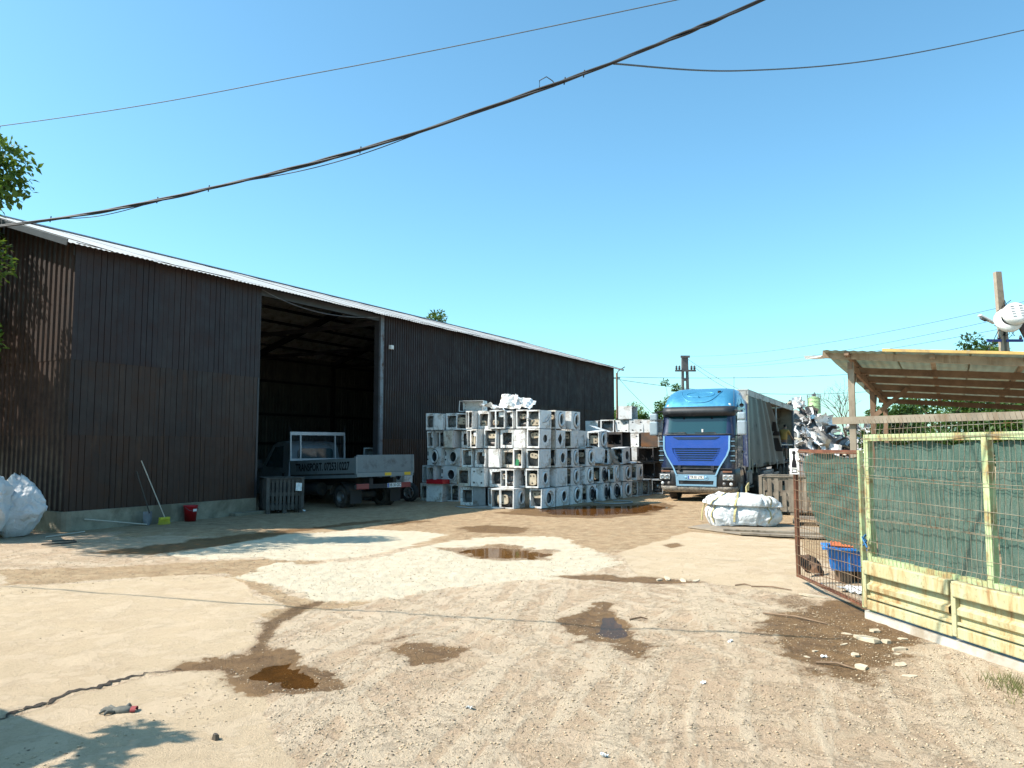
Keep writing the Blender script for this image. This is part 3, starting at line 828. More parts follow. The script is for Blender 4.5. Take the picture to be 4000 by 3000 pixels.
    MESH['ring_big'] = bezel(.268, .05, .055, 'door_ring'); MESH['glass_big'] = bowl(.212, .08)
    MESH['ring_small'] = bezel(.200, .045, .04, 'door_ring', .06); MESH['glass_small'] = bowl(.15, .06, .06)
    M = FRONT_M @ Matrix.Translation((.06, 0, 0))
    MESH['gasket'] = MB().lathe([(.158, .006), (.15, .018), (.138, .010), (.13, -.05), (.12, -.12)], 24, M=M).mesh('door_gasket', M_GASKET)
    m = MB().lathe([(.001, -.30), (.20, -.30), (.215, -.10), (.16, -.06)], 24, M=FRONT_M @ Matrix.Translation((.06, 0, 0)))
    MESH['drum'] = m.mesh('drum', M_DRUM)
    # innards seen through the open end
    m = MB()
    m.lathe([(.001, -.17), (.225, -.17), (.245, -.12), (.245, .12), (.23, .17), (.001, .17)], 26, M=Matrix.Translation((.02, .02, MH / 2 + .01)) @ Matrix.Rotation(math.pi / 2, 4, 'X'))
    for k in range(6):
        m.box(-.245, -.20, -.13 + k * .05, -.122 + k * .05, MH / 2 - .12, MH / 2 + .14)
    MESH['tub'] = m.mesh('tub', M_TUB)
    def weight(mm, w, hh, dz, dy):
        m = MB()
        n_ = 20; outp = rect_ring(n_, w, hh, rc=1)
        Mx = Matrix(((0, 0, -1, -.29), (1, 0, 0, dy), (0, 1, 0, MH / 2 + dz), (0, 0, 0, 1)))
        m.prism(outp, 0, .075, M=Mx)
        return m.mesh('counterweight', mm)
    MESH['cw1'] = weight(M_CWT, .12, .17, -.03, .02); MESH['cw2'] = weight(M_CWT, .14, .09, .10, .0); MESH['cw3'] = weight(M_CWT, .09, .10, -.12, .06)
    for nm, hs in (('h1', ((-.03, .07), (.07, .07), (.02, -.14))), ('h2', ((-.07, .12), (.07, .12))), ('h3', ((.03, -.1), (.09, -.1)))):
        m = MB()
        for y, z in hs: m.cyl((-.372, y, MH / 2 + z), (-.36, y, MH / 2 + z), .023, n=10)
        MESH[nm] = m.mesh('bolt_hole', M_BLACK)
    m = MB().cyl((-.25, -.11, .13), (-.25, .08, .13), .075, n=14).cyl((-.25, .08, .13), (-.25, .12, .13), .035, n=10)
    m.box(-.34, -.24, -.15, -.05, .30, .36).box(-.36, -.30, .05, .13, .40, .48)
    MESH['motor'] = m.mesh('motor', M_MOTOR)
    rr = random.Random(4)
    for q in range(3):
        m = MB()
        for w_ in range(5):
            p = [Vector((rr.uniform(-.40, -.25), rr.uniform(-.17, .17), rr.uniform(.05, MH - .05)))]
            for _ in range(6):
                p.append(p[-1] + Vector((rr.uniform(-.03, .03), rr.uniform(-.07, .07), rr.uniform(-.12, .09))))
            for v in p:
                v.x = max(-.41, min(-.2, v.x)); v.y = max(-.18, min(.18, v.y)); v.z = max(.03, min(MH - .03, v.z))
            m.tube(p, .006 if w_ else .013, 5)
        MESH['wires%d' % q] = m.mesh('wiring', M_HOSE if q == 1 else M_BLACK)
    m = MB().box(-.37, -.30, -.17, -.03, .36, .52, bev=.01)
    MESH['pbox'] = m.mesh('control_box', M_WHITEP)
    m = MB().box(-.40, -.39, .0, .15, .06, .24, M=Matrix.Rotation(.2, 4, 'X'))
    MESH['pcb'] = m.mesh('circuit_board', M_GREEN_PCB)
    # control strip on a front
    m = MB().box(-MW / 2 + .015, -MW / 2 + .11, -MD / 2 - .012, -MD / 2 - .001, .03, MH - .03, bev=.004)
    MESH['strip'] = m.mesh('control_panel', M_ENAM)
    MESH['disp'] = MB().box(-MW / 2 + .035, -MW / 2 + .095, -MD / 2 - .017, -MD / 2 - .010, .33, .47).mesh('display_window', M_GASKET)
    m = MB(); m.cyl((-MW / 2 + .065, -MD / 2 - .03, .2), (-MW / 2 + .065, -MD / 2 - .01, .2), .03, n=14)
    MESH['knob'] = m.mesh('control_knob', M_GASKET)
machine_meshes()

MROT = BROT
def machine(label, s, q, z, end='lip', front=None, yaw=0., pitch=0., roll=0., skin='c', sy=1., sx=1., sz=1., guts=None, group='stacked washing machines', name='washing_machine'):
    """a machine lying on its side; +X of the machine runs along the barn, its front faces away from the barn"""
    root = thing(name, label, 'washing machine', bp(s, q, z), 0, group)
    root.rotation_euler = (Matrix.Rotation(MROT + yaw, 4, 'Z') @ Matrix.Rotation(pitch, 4, 'Y') @ Matrix.Rotation(roll, 4, 'X')).to_euler()
    root.scale = (sx, sy, sz)
    link('cabinet', MESH[skin + '_' + end], root)
    if front:
        fk = {'door': 'door', 'big': 'door', 'small': 'port', 'ajar': 'door', 'drum': 'port'}.get(front, front)
        if fk != 'none': link('front_panel', MESH['f_' + fk], root)
        if front in ('door', 'big', 'small', 'ajar'):
            sfx = {'door': '', 'big': '_big', 'small': '_small', 'ajar': ''}[front]
            r = link('door_ring', MESH['ring' + sfx], root); g = link('door_glass', MESH['glass' + sfx], r)
            if front in ('door', 'ajar'): link('door_gap_shade', MESH['halo'], root)
            if front == 'ajar':
                a = .38; r.rotation_euler = (0, 0, a); r.location = (.06, -.12, -.05)
                link('door_gasket', MESH['gasket'], root, (-.03, 0, 0))
        if front == 'drum':
            link('door_gasket', MESH['gasket'], root); link('drum', MESH['drum'], root)
        if front in ('tri', 'oval'): link('drum', MESH['drum'], root, (-.06, 0, 0))
    if end in ('lip', 'wide', 'brace'):
        guts = guts or random.choice(['tw', 'tcw', 'tmw', 'tc', 'cw', 'tmcw', 'tp'])
        if 't' in guts: link('tub', MESH['tub'], root, (random.uniform(-.05, .05), 0, random.uniform(-.03, 0)), (0, random.uniform(-.3, .3), 0))
        if 'm' in guts: link('motor', MESH['motor'], root)['kind'] = 'stuff'
        if 'c' in guts:
            k = random.choice('123'); rx_ = random.choice((0, 0, math.pi, random.uniform(-.5, .5), math.pi / 2)); sc_ = random.uniform(.8, 1.12)
            c = link('counterweight', MESH['cw' + k], root, (random.uniform(-.03, .06), 0, 0)); Mz = Matrix.Translation((0, random.uniform(-.02, .02), MH / 2)) @ Matrix.Rotation(rx_, 4, 'X') @ Matrix.Diagonal((1, sc_, sc_, 1)) @ Matrix.Translation((0, 0, -MH / 2)); c.matrix_local = Matrix.Translation(c.location) @ Mz; link('bolt_hole', MESH['h' + k], c)['kind'] = 'stuff'
        if 'w' in guts: link('wiring', MESH['wires%d' % random.randrange(3)], root)['kind'] = 'stuff'
        if 'p' in guts: link('control_box', MESH['pbox'], root)
        if 'g' in guts: link('circuit_board', MESH['pcb'], root)
        if end == 'wide': link('screw_hole', MESH['pins'], root)
    if end == 'feet': link('foot_hole', MESH['holes'], root)
    return root

ORD = ['first', 'second', 'third', 'fourth', 'fifth', 'sixth', 'seventh', 'eighth', 'ninth', 'tenth', 'eleventh']
ROWN = ['bottom row', 'second row up', 'third row up', 'fourth row up', 'top row']
LOOK = {'lip': 'gutted white washing machine with open end', 'wide': 'gutted white washing machine with wide end frame', 'brace': 'gutted white washing machine with braced open end',
        'panel': 'white washing machine with plain sheet end', 'feet': 'white washing machine with four foot holes'}
# the face towards the gate, row by row: (left, right, end) in metres off the barn wall
FACE = [
 [(1.62, 1.95, 'wide', 't'), (2.60, 3.12, 'brace', 'tmcw'), (3.14, 3.62, 'wide', 't'), (3.66, 4.12, 'darkpanel', ''), (4.16, 4.60, 'lip', 'tw')],
 [(1.22, 1.60, 'drumfront', ''), (1.60, 1.93, 'lip', 'tw'), (1.95, 2.30, 'lip', 'w'), (2.36, 3.10, 'FRONTsmall', ''), (3.14, 3.64, 'wide', 'tw'), (3.66, 4.18, 'feet', ''), (4.22, 4.72, 'wide', 'tw'), (4.74, 5.24, 'brace', 'cmw'), (5.26, 5.50, 'lip', 'cpm')],
 [(1.85, 2.50, 'FRONTdoor', ''), (2.52, 3.18, 'FRONTbig', ''), (3.22, 3.66, 'lip', 'tp'), (3.72, 4.16, 'wide', 'tp'), (4.18, 4.62, 'panel', ''), (4.64, 5.10, 'wide', 'w'), (5.16, 5.48, 'lip', 'cgw')],
 [(1.90, 2.16, 'lip', 'tp'), (2.18, 2.60, 'brace', 'tw'), (2.62, 3.06, 'panel', ''), (3.08, 3.52, 'wide', 't'), (3.54, 4.02, 'brace', 'mcwp'), (4.04, 4.52, 'lip', 'mcw'), (4.54, 5.02, 'wide', 'mw'), (5.04, 5.46, 'panel', '')],
 [(1.80, 2.14, 'wide', 't'), (2.16, 2.54, 'panel', ''), (2.56, 2.98, 'wide', 'w'), (3.02, 3.46, 'lip', 'tc'), (3.48, 3.74, 'brace', 'mw'), (3.76, 4.18, 'wide', 'tc'), (4.20, 4.70, 'brace', 'tcp'), (4.72, 5.08, 'lip', 'tp'), (5.10, 5.50, 'lip', 'cmw')],
]
S0 = 10.62
MESH['c_darkpanel'] = MESH['cg_panel']
for k, row in enumerate(FACE):
    for i, (a, b, e, g) in enumerate(row):
        where = 'gate-side %s, %s from barn' % (ROWN[k], ORD[i])
        w = b - a; qc = (a + b) / 2; z = k * (MH + .008)
        ds = random.uniform(-.16, .16); yw = random.gauss(0, .11)
        if b < 3.60: ds += 1.05; qc -= .72
        if e.startswith('FRONT'):
            f = e[5:]
            r = machine('white washing machine with round door, ' + where, S0 + .21 + ds, qc, z, 'panel', f, yaw=-math.pi / 2 + yw, sx=w / MW)
            link('control_panel', MESH['strip'], r); link('control_knob', MESH['knob'], r); link('display_window', MESH['disp'], r)
        elif e == 'drumfront':
            machine('white washing machine with bare drum opening, ' + where, S0 + .21, qc, z, 'panel', 'drum', yaw=-math.pi / 2, sx=.7)
        elif e == 'darkpanel':
            machine('grey washing machine with plain sheet end, ' + where, S0 + .42, qc, z, 'panel', None, skin='cg', sy=w / MD)
        else:
            machine(LOOK[e] + ', ' + where, S0 + .42 + ds, qc, z, e, 'blank' , yaw=yw, roll=random.gauss(0, .02), sy=w / MD * random.uniform(.88, .985), sz=random.uniform(.93, 1.0), guts=(g + 't') if 't' not in g else g, skin=random.choice(['c', 'c', 'c', 'cb', 'cw']))
# low row pieces that stand out on the ground
machine('battered white machine with dented lid, bottom row below red crate', S0 + .98, 1.62, 0, 'panel', 'blank', yaw=-math.pi / 2 + .08, sx=.72, guts='t')
machine('white washing machine pulled forward with bare concrete weight, bottom row', S0 - .18, 5.02, 0, 'brace', 'small', yaw=.10, sy=1.75, guts='tcmw')
# outer face along the yard: fronts, column by column from the corner
OUT = [['big', 'small', 'blank', 'oval', 'swirl'], ['small', 'swirl', 'small', 'tri', 'door'], ['door', 'door', 'door', 'blank', 'door'],
       ['ajar', 'door', 'door'], ['ajar', 'ajar'], ['ajar', 'door'], ['door', 'door'], ['none', 'small']]
FL = {'big': 'with large round door', 'small': 'with small round door', 'door': 'with round door', 'ajar': 'with door hanging ajar', 'blank': 'with pressed blank front', 'swirl': 'with swirl pressed front',
      'oval': 'with oval drum opening', 'tri': 'with triangular drum opening', 'none': 'with front torn off'}
for j, colm in enumerate(OUT):
    for k, f in enumerate(colm):
        s = S0 + .42 + .905 * j + random.uniform(-.04, .04) + (.05 if j else 0)
        e = 'lip' if (j == 0 or f == 'none') else random.choice(['lip', 'wide', 'panel'])
        q = 5.72 + .095 * j + random.uniform(-.04, .05) + (.12 if k == 0 and j == 0 else 0)
        machine('white washing machine %s, %s, %s column from stack corner' % (FL[f], ROWN[k], ORD[j]), s, q, k * (MH + .008), e, f,
                yaw=random.gauss(0, .06), roll=random.gauss(0, .012), sz=random.uniform(.94, 1.0), guts=('cmw' if f == 'none' else 'tc') if e != 'panel' else None, skin=random.choice(['c', 'cb', 'cw', 'c']), sx=random.uniform(.84, .97))
# loose ones heaped on the lower columns and behind
D_ = math.degrees
machine('white machine tilted on top of fourth column, square opening', S0 + 3.15, 5.60, 3 * .593 + .02, 'wide', 'blank', yaw=-.25, pitch=.06, roll=.10, guts='t')
machine('white machine lying askew behind the tilted square-holed one', S0 + 4.0, 5.2, 3 * .593 + .10, 'lip', 'door', yaw=.3, pitch=-.15, roll=-.12, guts='tc')
machine('open white carcass propped on fifth column with door to yard', S0 + 4.25, 5.85, 2 * .593 + .03, 'lip', 'blank', yaw=-.10, pitch=.12, guts='tm')
machine('white carcass balanced highest on the low columns, lit frame', S0 + 4.9, 5.75, 3 * .593 - .02, 'lip', 'door', yaw=.06, pitch=-.07, sz=1.05, guts='tcw')
machine('white machine with round door on top of seventh column', S0 + 6.1, 6.15, 2 * .593 + .02, 'lip', 'drum', yaw=.05, pitch=-.04, guts='cw')
machine('white machine on its side atop sixth column, panel hanging off', S0 + 5.2, 5.9, 2 * .593 + .02, 'brace', 'blank', yaw=.15, guts='cm', sz=.9)
machine('grey broken carcass at the far foot of the white stack', S0 + 7.6, 6.5, 0, 'brace', 'none', yaw=.2, skin='cg', guts='cm')
machine('grey broken carcass last before the lorry, strut leaning', S0 + 8.7, 6.6, 0, 'lip', 'tri', yaw=.35, skin='cg', guts='mw', sz=.95)
# dark appliances further back
dk = [(S0 + 8.2, 5.2, 0, 'cd', 'panel'), (S0 + 8.2, 5.2, .6, 'cd', 'panel'), (S0 + 8.3, 5.2, 1.2, 'cd', 'lip'), (S0 + 8.2, 5.2, 1.8, 'cd', 'wide'), (S0 + 9.6, 6.0, 0, 'cd', 'panel'), (S0 + 9.6, 6.0, .6, 'cd', 'lip'), (S0 + 9.6, 6.0, 1.2, 'cd', 'lip'), (S0 + 9.7, 6.1, 1.8, 'cr', 'panel'),
      (S0 + 10.9, 6.9, 0, 'cd', 'panel'), (S0 + 10.9, 6.9, .6, 'cg', 'lip'), (S0 + 10.9, 6.9, 1.2, 'cd', 'lip'), (S0 + 11.0, 7.0, 1.8, 'cr', 'feet')]
HN = ['on the ground', 'second up', 'third up', 'topmost']
for i, (s, q, z, sk, e) in enumerate(dk):
    cn = {'cd': 'black', 'cr': 'rusty brown', 'cg': 'grey'}[sk]
    machine('%s gutted appliance cabinet %s, %s dark stack from the white ones' % (cn, HN[i % 4], ORD[i // 4]), s, q, z, e, 'blank' if sk != 'cd' else 'none', skin=sk, sy=1.7, yaw=random.uniform(-.1, .1), guts='w', group='dark appliance cabinets')
# far pile of white carcasses past the barn corner
fx = [(0, 0, 'wide'), (.95, 0, 'feet'), (1.9, 0, 'panel'), (2.9, 0, 'lip'), (0, .6, 'lip'), (.95, .6, 'panel'), (1.9, .6, 'feet'), (2.9, .6, 'wide'), (0, 1.2, 'feet'), (.95, 1.2, 'lip'), (1.95, 1.2, 'feet'), (2.8, 1.2, 'panel'),
      (0.1, 1.8, 'feet'), (.9, 1.8, 'lip'), (1.9, 1.8, 'feet'), (2.75, 1.8, 'feet'), (0, 2.4, 'panel'), (1.0, 2.4, 'lip'), (2.0, 2.4, 'feet'), (2.85, 2.4, 'feet'), (3.7, 2.4, 'panel'), (3.8, 1.8, 'lip'), (2.2, 3.0, 'panel'), (3.8, 0, 'panel'), (3.8, .6, 'panel'), (3.8, 1.2, 'lip')]
for i, (dq, z, e) in enumerate(fx):
    k = round(z / .6); cnt = sum(1 for d2, z2, _ in fx if round(z2 / .6) == k and d2 < dq)
    machine('white carcass in far pile past barn corner, %s, %s from barn' % ((ROWN + ['crowning the pile'])[k], ORD[cnt]), 22.6 + random.uniform(-.1, .2), 2.6 + dq * .72, z, e, None, yaw=random.uniform(-.15, .15), sy=1.5, guts='tw', pitch=random.uniform(-.05, .05) if k > 2 else 0, group='far pile of carcasses')
# odd bits on top of the stack
machine('pale machine lying on its back on the very top of the stack', S0 + 1.4, 2.75, 5 * .593 + .02, 'lip', None, yaw=-1.35, sz=.62, guts='w')
def crumple(name, label, cat, w, h, loc, rot, matl, seed, amp=.1, group=None, thick=.006):
    rr = np.random.default_rng(seed); nx, ny = 9, 7
    P0 = []
    for j in range(ny):
        P0.append([(w * (i / (nx - 1) - .5), h * (j / (ny - 1) - .5), amp * (math.sin(i * 1.1 + seed) * .6 + rr.normal() * .35)) for i in range(nx)])
    m = MB().surf(P0, 0, False); m.surf([[(x, y, z - thick) for x, y, z in reversed(r_)] for r_ in P0], 0, False)
    o = m.build(name, matl, None, loc, rot)
    if label: tag(o, label, cat, group)
    return o
crumple('sheet_panel', 'pale crumpled plastic sheet on top row of the stack', 'panel', .9, .5, bp(S0 + .4, 4.15, 5 * .593 + .12), (.15, .1, 1.0), M_ENAM, 3, .08)
crumple('sheet_panel', 'bright bent white panel standing on top row near stack corner', 'panel', .6, .45, bp(S0 + .2, 4.80, 5 * .593 + .25), (1.3, .1, -.5), M_ENAM, 5, .05)
crumple('sheet_panel', 'torn white panel lying over the top row at stack corner', 'panel', .7, .5, bp(S0 + .3, 5.25, 5 * .593 + .2), (.6, .2, -.4), M_ENAM, 8, .09)
for i, (s, q, z, rx, ry, rz_, w, h, lb) in enumerate(((S0 + 4.4, 6.05, 1.24, .08, .05, 1.1, 1.0, .6, 'white side panel laid flat over fifth column'), (S0 + 5.3, 6.15, 1.45, .35, .75, 1.0, .9, .45, 'white side panel sliding off sixth column'),
        (S0 + 6.6, 6.3, 1.25, .05, .0, 1.0, 1.2, .6, 'white side panel laid flat over seventh column'), (S0 + 8.0, 4.6, 2.5, .3, .2, .6, 1.0, .6, 'white panel tilted above the dark stacks'))):
    crumple('sheet_panel', lb, 'panel', w, h, bp(s, q, z), (rx, ry, rz_), M_ENAM, 20 + i, .015)
# red crate wedged in the stack
m = MB().box(-.33, .33, -.2, .2, 0, .03).box(-.33, .33, -.2, -.18, .03, .14).box(-.33, .33, .18, .2, .03, .14).box(-.33, -.31, -.18, .18, .03, .14).box(.31, .33, -.18, .18, .03, .14)
o = tag(m.build('plastic_tray', M_RED), 'shallow red plastic tray on the bottom row by the truck tailgate', 'tray'); o.location = bp(S0 + .86, 1.72, .592); o.rotation_euler = (0, 0, MROT - math.pi / 2)
# hoses trailing over the stack and across the ground
def hose(label, pts, r=.014, m=None, name='drain_hose', cat='hose'):
    P = [Vector(p) for p in pts]; out = []
    for i in range(len(P) - 1):
        a, b, c, d = P[max(i - 1, 0)], P[i], P[i + 1], P[min(i + 2, len(P) - 1)]
        for t in (0, .2, .4, .6, .8):
            out.append(.5 * ((2 * b) + (c - a) * t + (2 * a - 5 * b + 4 * c - d) * t * t + (3 * b - a - 3 * c + d) * t ** 3))
    out.append(P[-1])
    return tag(MB().tube(out, r, 6).build(name, m or M_HOSE), label, cat, 'loose hoses')
hose('grey hose hanging down the outer face from second column top', [bp(S0 + 1.0, 6.02, 2.9), bp(S0 + .95, 6.05, 2.2), bp(S0 + .97, 6.05, 1.5), bp(S0 + .85, 6.08, 1.25), bp(S0 + .8, 6.06, 1.5)])
hose('grey hose hanging down the outer face beside third column', [bp(S0 + 2.8, 6.15, 2.2), bp(S0 + 2.85, 6.2, 1.5), bp(S0 + 2.86, 6.2, .8), bp(S0 + 2.8, 6.25, .05)])
hose('grey hose sagging across the top front of stack corner', [bp(S0 - .0, 5.5, 2.7), bp(S0 + .3, 6.0, 2.55), bp(S0 + .7, 6.02, 2.8)])
hose('grey hose drooping down gate-side face of the stack', [bp(S0 - .04, 4.6, 2.2), bp(S0 - .05, 4.62, 1.5), bp(S0 - .1, 4.75, 1.0), bp(S0 - .06, 5.0, .7)])
hose('pale drain hose looped on ground before the stack in shade', [bp(S0 - .35, 3.6, .03), bp(S0 - .6, 4.2, .03), bp(S0 - .5, 5.0, .03), bp(S0 - .9, 5.1, .03), bp(S0 - 1.1, 4.0, .03), bp(S0 - .8, 3.6, .03)], .017)
hose('thin pale hose lying past the loop in shade', [bp(S0 - .75, 3.5, .02), bp(S0 - .95, 4.4, .02), bp(S0 - .8, 5.0, .02)], .014)
hose('pale hose curled on wet ground by outer columns', [bp(S0 + 2.8, 6.5, .02), bp(S0 + 2.6, 7.1, .02), bp(S0 + 3.2, 7.6, .02), bp(S0 + 3.9, 7.3, .02), bp(S0 + 4.0, 6.7, .02)], .02)
# wheel with alloy rim against the stack
def tyre_mesh(r, w, rim, n=32):
    return MB().lathe([(rim, -w * .42), (rim + (r - rim) * .35, -w * .5), (r * .95, -w * .46), (r, -w * .3), (r, w * .3), (r * .95, w * .46), (rim + (r - rim) * .35, w * .5), (rim, w * .42)], n)
wt = thing('spare_wheel', 'car wheel with five-spoke alloy rim leaning by the stack', 'wheel', bp(S0 + .35, .95, .31), BROT)
m = tyre_mesh(.31, .19, .2); m.v = [(z, x, y) for x, y, z in m.v]; m.build('tyre', M_BLACK, wt)
m = MB()
for k in range(5):
    a = 2 * math.pi * k / 5 + .3
    m.beam((-.07, math.cos(a) * .03, math.sin(a) * .03), (-.09, math.cos(a) * .19, math.sin(a) * .19), .05, .03)
m.cyl((-.1, 0, 0), (-.05, 0, 0), .045, n=12); m.lathe([(.2, -.08), (.185, -.095), (.18, -.06), (.18, .05)], 24, M=Matrix(((0, 0, 1, 0), (1, 0, 0, 0), (0, 1, 0, 0), (0, 0, 0, 1))))
m.build('rim', M_DRUM, wt)
# ------------------------------------------------------------------ blue articulated lorry
def carpaint(name, col, metal=.35, rough=.3, coat=.6, dirt=(.05, .045, .04), da=.1):
    t = NT(name); v = t.vec('Object'); n = t.noise(v, 1.6, 5, .6); f = t.noise(v, 6, 6, .7)
    c = t.mix(t.mapr(n, .35, .65, 0, .35), col, tuple(x * .7 for x in col))
    m = t.mapr(f, .66 - da * .4, .86, 0, .55, True)
    c = t.mix(m, c, dirt)
    t.P(color=c, metal=metal, rough=t.mapr(f, .3, .75, rough, rough + .3), coat=coat); return t.mat
M_CABLT = carpaint('light_blue_metallic', (.06, .28, .46), .45, .28)
M_CABBL = carpaint('bright_blue_paint', (.004, .050, .32), .1, .32)
M_NAVY = carpaint('navy_paint', (.008, .018, .06), .2, .3)
M_STRIPE = carpaint('pale_blue_stripe', (.22, .40, .54), .2, .35)
M_TRIM = mat('black_trim', (.020, .022, .026), .5, 0, .3, 4, dirt=(.10, .09, .08), dirt_amt=.2)
M_SKIRT = mat('scuffed_skirt', (.18, .17, .16), .85, 0, .4, 9, dirt=(.36, .32, .26), dirt_amt=.55, dirt_scale=9, bump=.8, bump_scale=22, bump_dist=.03)
M_LAMPGL = mat('headlamp_lens', (.62, .64, .64), .12, .25, .2, 8, bump=0)
M_PLATE = mat('white_plate', (.72, .72, .70), .5, 0, .04, 4, bump=0)
M_EUBLUE = mat('plate_blue', (.01, .05, .35), .5, 0, .04, 4, bump=0)
M_INK = mat('black_ink', (.012, .012, .014), .8, 0, .05, 4, bump=0, spec=.1)
M_TYRE = mat('dusty_tyre', (.028, .026, .024), .85, 0, .3, 6, dirt=(.12, .09, .065), dirt_amt=.4, bump=.4, bump_scale=60)
M_RIM = mat('steel_rim', (.22, .22, .22), .5, .5, .3, 5, dirt=(.12, .08, .05), dirt_amt=.4)
M_CHASS = mat('chassis', (.022, .022, .025), .7, .1, .3, 3, dirt=(.09, .07, .05), dirt_amt=.4)
M_CURT = mat('grey_tarpaulin', (.052, .080, .088), .5, 0, .12, 1.2, dirt=(.045, .06, .062), dirt_amt=.15, spec=.25, bump=.3, bump_scale=4, bump_dist=.03)
M_TRAILW = mat('trailer_white', (.45, .46, .44), .55, 0, .15, 2, dirt=(.22, .19, .15), dirt_amt=.4)
M_CREAM = mat('cream_post', (.48, .47, .36), .55, 0, .15, 2, dirt=(.24, .19, .13), dirt_amt=.3)
M_INSIDE = mat('trailer_ply', (.30, .26, .19), .8, 0, .2, 1.5, dirt=(.12, .10, .08), dirt_amt=.35)
def glassmat():
    t = NT('windscreen_glass'); v = t.vec('Object')
    t.P(color=(.010, .045, .055), rough=.06, spec=.7, coat=.5); return t.mat
M_GLASS = glassmat()
M_MIRR = mat('mirror_shell', (.34, .40, .44), .35, .2, .1, 5)

TR = R(-26.5)
truck = thing('articulated_lorry', 'blue articulated lorry with torn grey curtain-sided trailer', 'lorry', (6.10, 25.64, 0), TR)

def plan(hw, y0, y1, rad, n=7, taper=0.0):
    """U-shaped plan: from rear left round the front to rear right (y0 = front)"""
    P = [(-hw, y1)]
    for i in range(n + 1):
        a = math.pi - (math.pi / 2) * i / n
        P.append((-hw + rad + math.cos(a) * rad + taper * 0, y0 + rad - math.sin(a) * rad))
    for i in range(n + 1):
        a = math.pi / 2 - (math.pi / 2) * i / n
        P.append((hw - rad + math.cos(a) * rad, y0 + rad - math.sin(a) * rad))
    P.append((hw, y1))
    return P
def loft(levels, n=7):
    rows = []
    for z, hw, y0, y1, rad in levels:
        rows.append([(x, y, z) for x, y in plan(hw, y0, y1, rad, n)])
    return rows
# lower cab shell
m = MB(); rows = loft([(.62, 1.20, .06, 2.25, .22), (1.2, 1.235, .04, 2.25, .24), (2.13, 1.245, .13, 2.25, .26), (2.20, 1.245, .15, 2.25, .26)])
m.surf(rows, 0, True); m.surf(loft([(2.20, 1.245, .15, 2.25, .26), (2.86, 1.225, .38, 2.25, .28), (3.17, 1.215, .42, 2.25, .3)]), 0, True)
m.add([(-1.24, 2.25, .62), (1.24, 2.25, .62), (1.22, 2.25, 3.17), (-1.22, 2.25, 3.17)], [(0, 1, 2, 3)])
m.build('cab_body', M_NAVY, truck)
# high roof
m = MB()
lv = [(3.16, 1.225, .40, 2.26, .34), (3.30, 1.21, .50, 2.26, .36), (3.45, 1.19, .64, 2.26, .38), (3.60, 1.15, .84, 2.26, .40), (3.71, 1.10, 1.06, 2.26, .42), (3.785, 1.03, 1.28, 2.26, .42), (3.83, .94, 1.44, 2.26, .40), (3.85, .80, 1.58, 2.26, .34)]
rows = loft(lv, 8); m.surf(rows, 0, True)
m.add(rows[-1], [tuple(range(len(rows[-1])))], 0, True)
m.add([(-1.22, 2.26, 3.16), (1.22, 2.26, 3.16), (1.1, 2.26, 3.71), (.8, 2.26, 3.85), (-.8, 2.26, 3.85), (-1.1, 2.26, 3.71)], [tuple(range(6))])
roof = m.build('cab_roof', M_CABLT, truck)
# pressed outline on the roof front, hatch and beacon
def roof_y(z):
    for a, b in zip(lv, lv[1:]):
        if a[0] <= z <= b[0]:
            t = (z - a[0]) / (b[0] - a[0]); return a[2] + (b[2] - a[2]) * t
    return lv[-1][2]
pts = []
for i in range(25):
    t = i / 24; x = -.78 + 1.56 * t
    z = 3.31 + .40 * abs(2 * t - 1) ** 3
    pts.append((x * .9, roof_y(z) - .006, z))
MB().tube(pts, .022, 6).build('roof_ridge', M_CABLT, roof)
pts = []
for i in range(21):
    a = 2 * math.pi * i / 20; z = 3.60 + .085 * math.sin(a); pts.append((.47 * math.copysign(abs(math.cos(a)) ** .6, math.cos(a)), roof_y(z) - .004, z))
MB().tube(pts, .018, 6).build('roof_hatch', M_CABLT, roof)
MB().cyl((.62, roof_y(3.66), 3.60), (.62, roof_y(3.66), 3.72), .05, .06, 10).build('roof_beacon', M_TRIM, roof)
MB().cyl((-.02, roof_y(3.5), 3.48), (-.02, roof_y(3.5) - .06, 3.55), .025, .01, 8).build('washer_jet', M_CABLT, roof)
for x in (-1.02, 1.02): MB().lathe([(.001, .03), (.06, .02), (.075, 0)], 12, M=Matrix.Translation((x, .50, 3.20)) @ Matrix.Rotation(math.pi / 2 * .8, 4, 'X')).build('marker_lamp', M_LAMPGL, roof)
# visor
m = MB(); rows = loft([(2.84, 1.20, .26, .9, .34), (2.90, 1.22, .17, .9, .34), (3.02, 1.23, .14, .9, .36), (3.14, 1.22, .24, .9, .36), (3.17, 1.20, .36, .9, .36)], 8)
m.surf(rows, 0, True); m.build('sun_visor', M_TRIM, truck)
# windscreen follows the shell, a little proud
m = MB(); P = []
for k in range(6):
    t = k / 5; z = 2.24 + t * .60; hw = 1.12 - .02 * t; y0 = .158 + (z - 2.20) / .66 * .23
    row = []
    for i in range(17):
        x = -hw + 2 * hw * i / 16
        y = y0 - .012 + max(0, abs(x) - .93) ** 2 * 1.9
        row.append((x, y, z))
    P.append(row)
m.surf(P, 0, True); ws = m.build('windscreen', M_GLASS, truck)
m = MB()
m.tube([(x, .158 - .02 + max(0, abs(x) - .93) ** 2 * 1.9, 2.225) for x in [-1.13 + 2.26 * i / 16 for i in range(17)]], .028, 6)
m.build('windscreen_seal', M_TRIM, truck)
for x0 in (-.28, .70):
    m = MB().tube([(x0, .12, 2.20), (x0 - .08, .13, 2.29), (x0 - .55, .135, 2.275)], .014, 5).box(x0 - .75, x0 - .1, .118, .132, 2.268, 2.29)
    m.build('wiper', M_TRIM, truck)
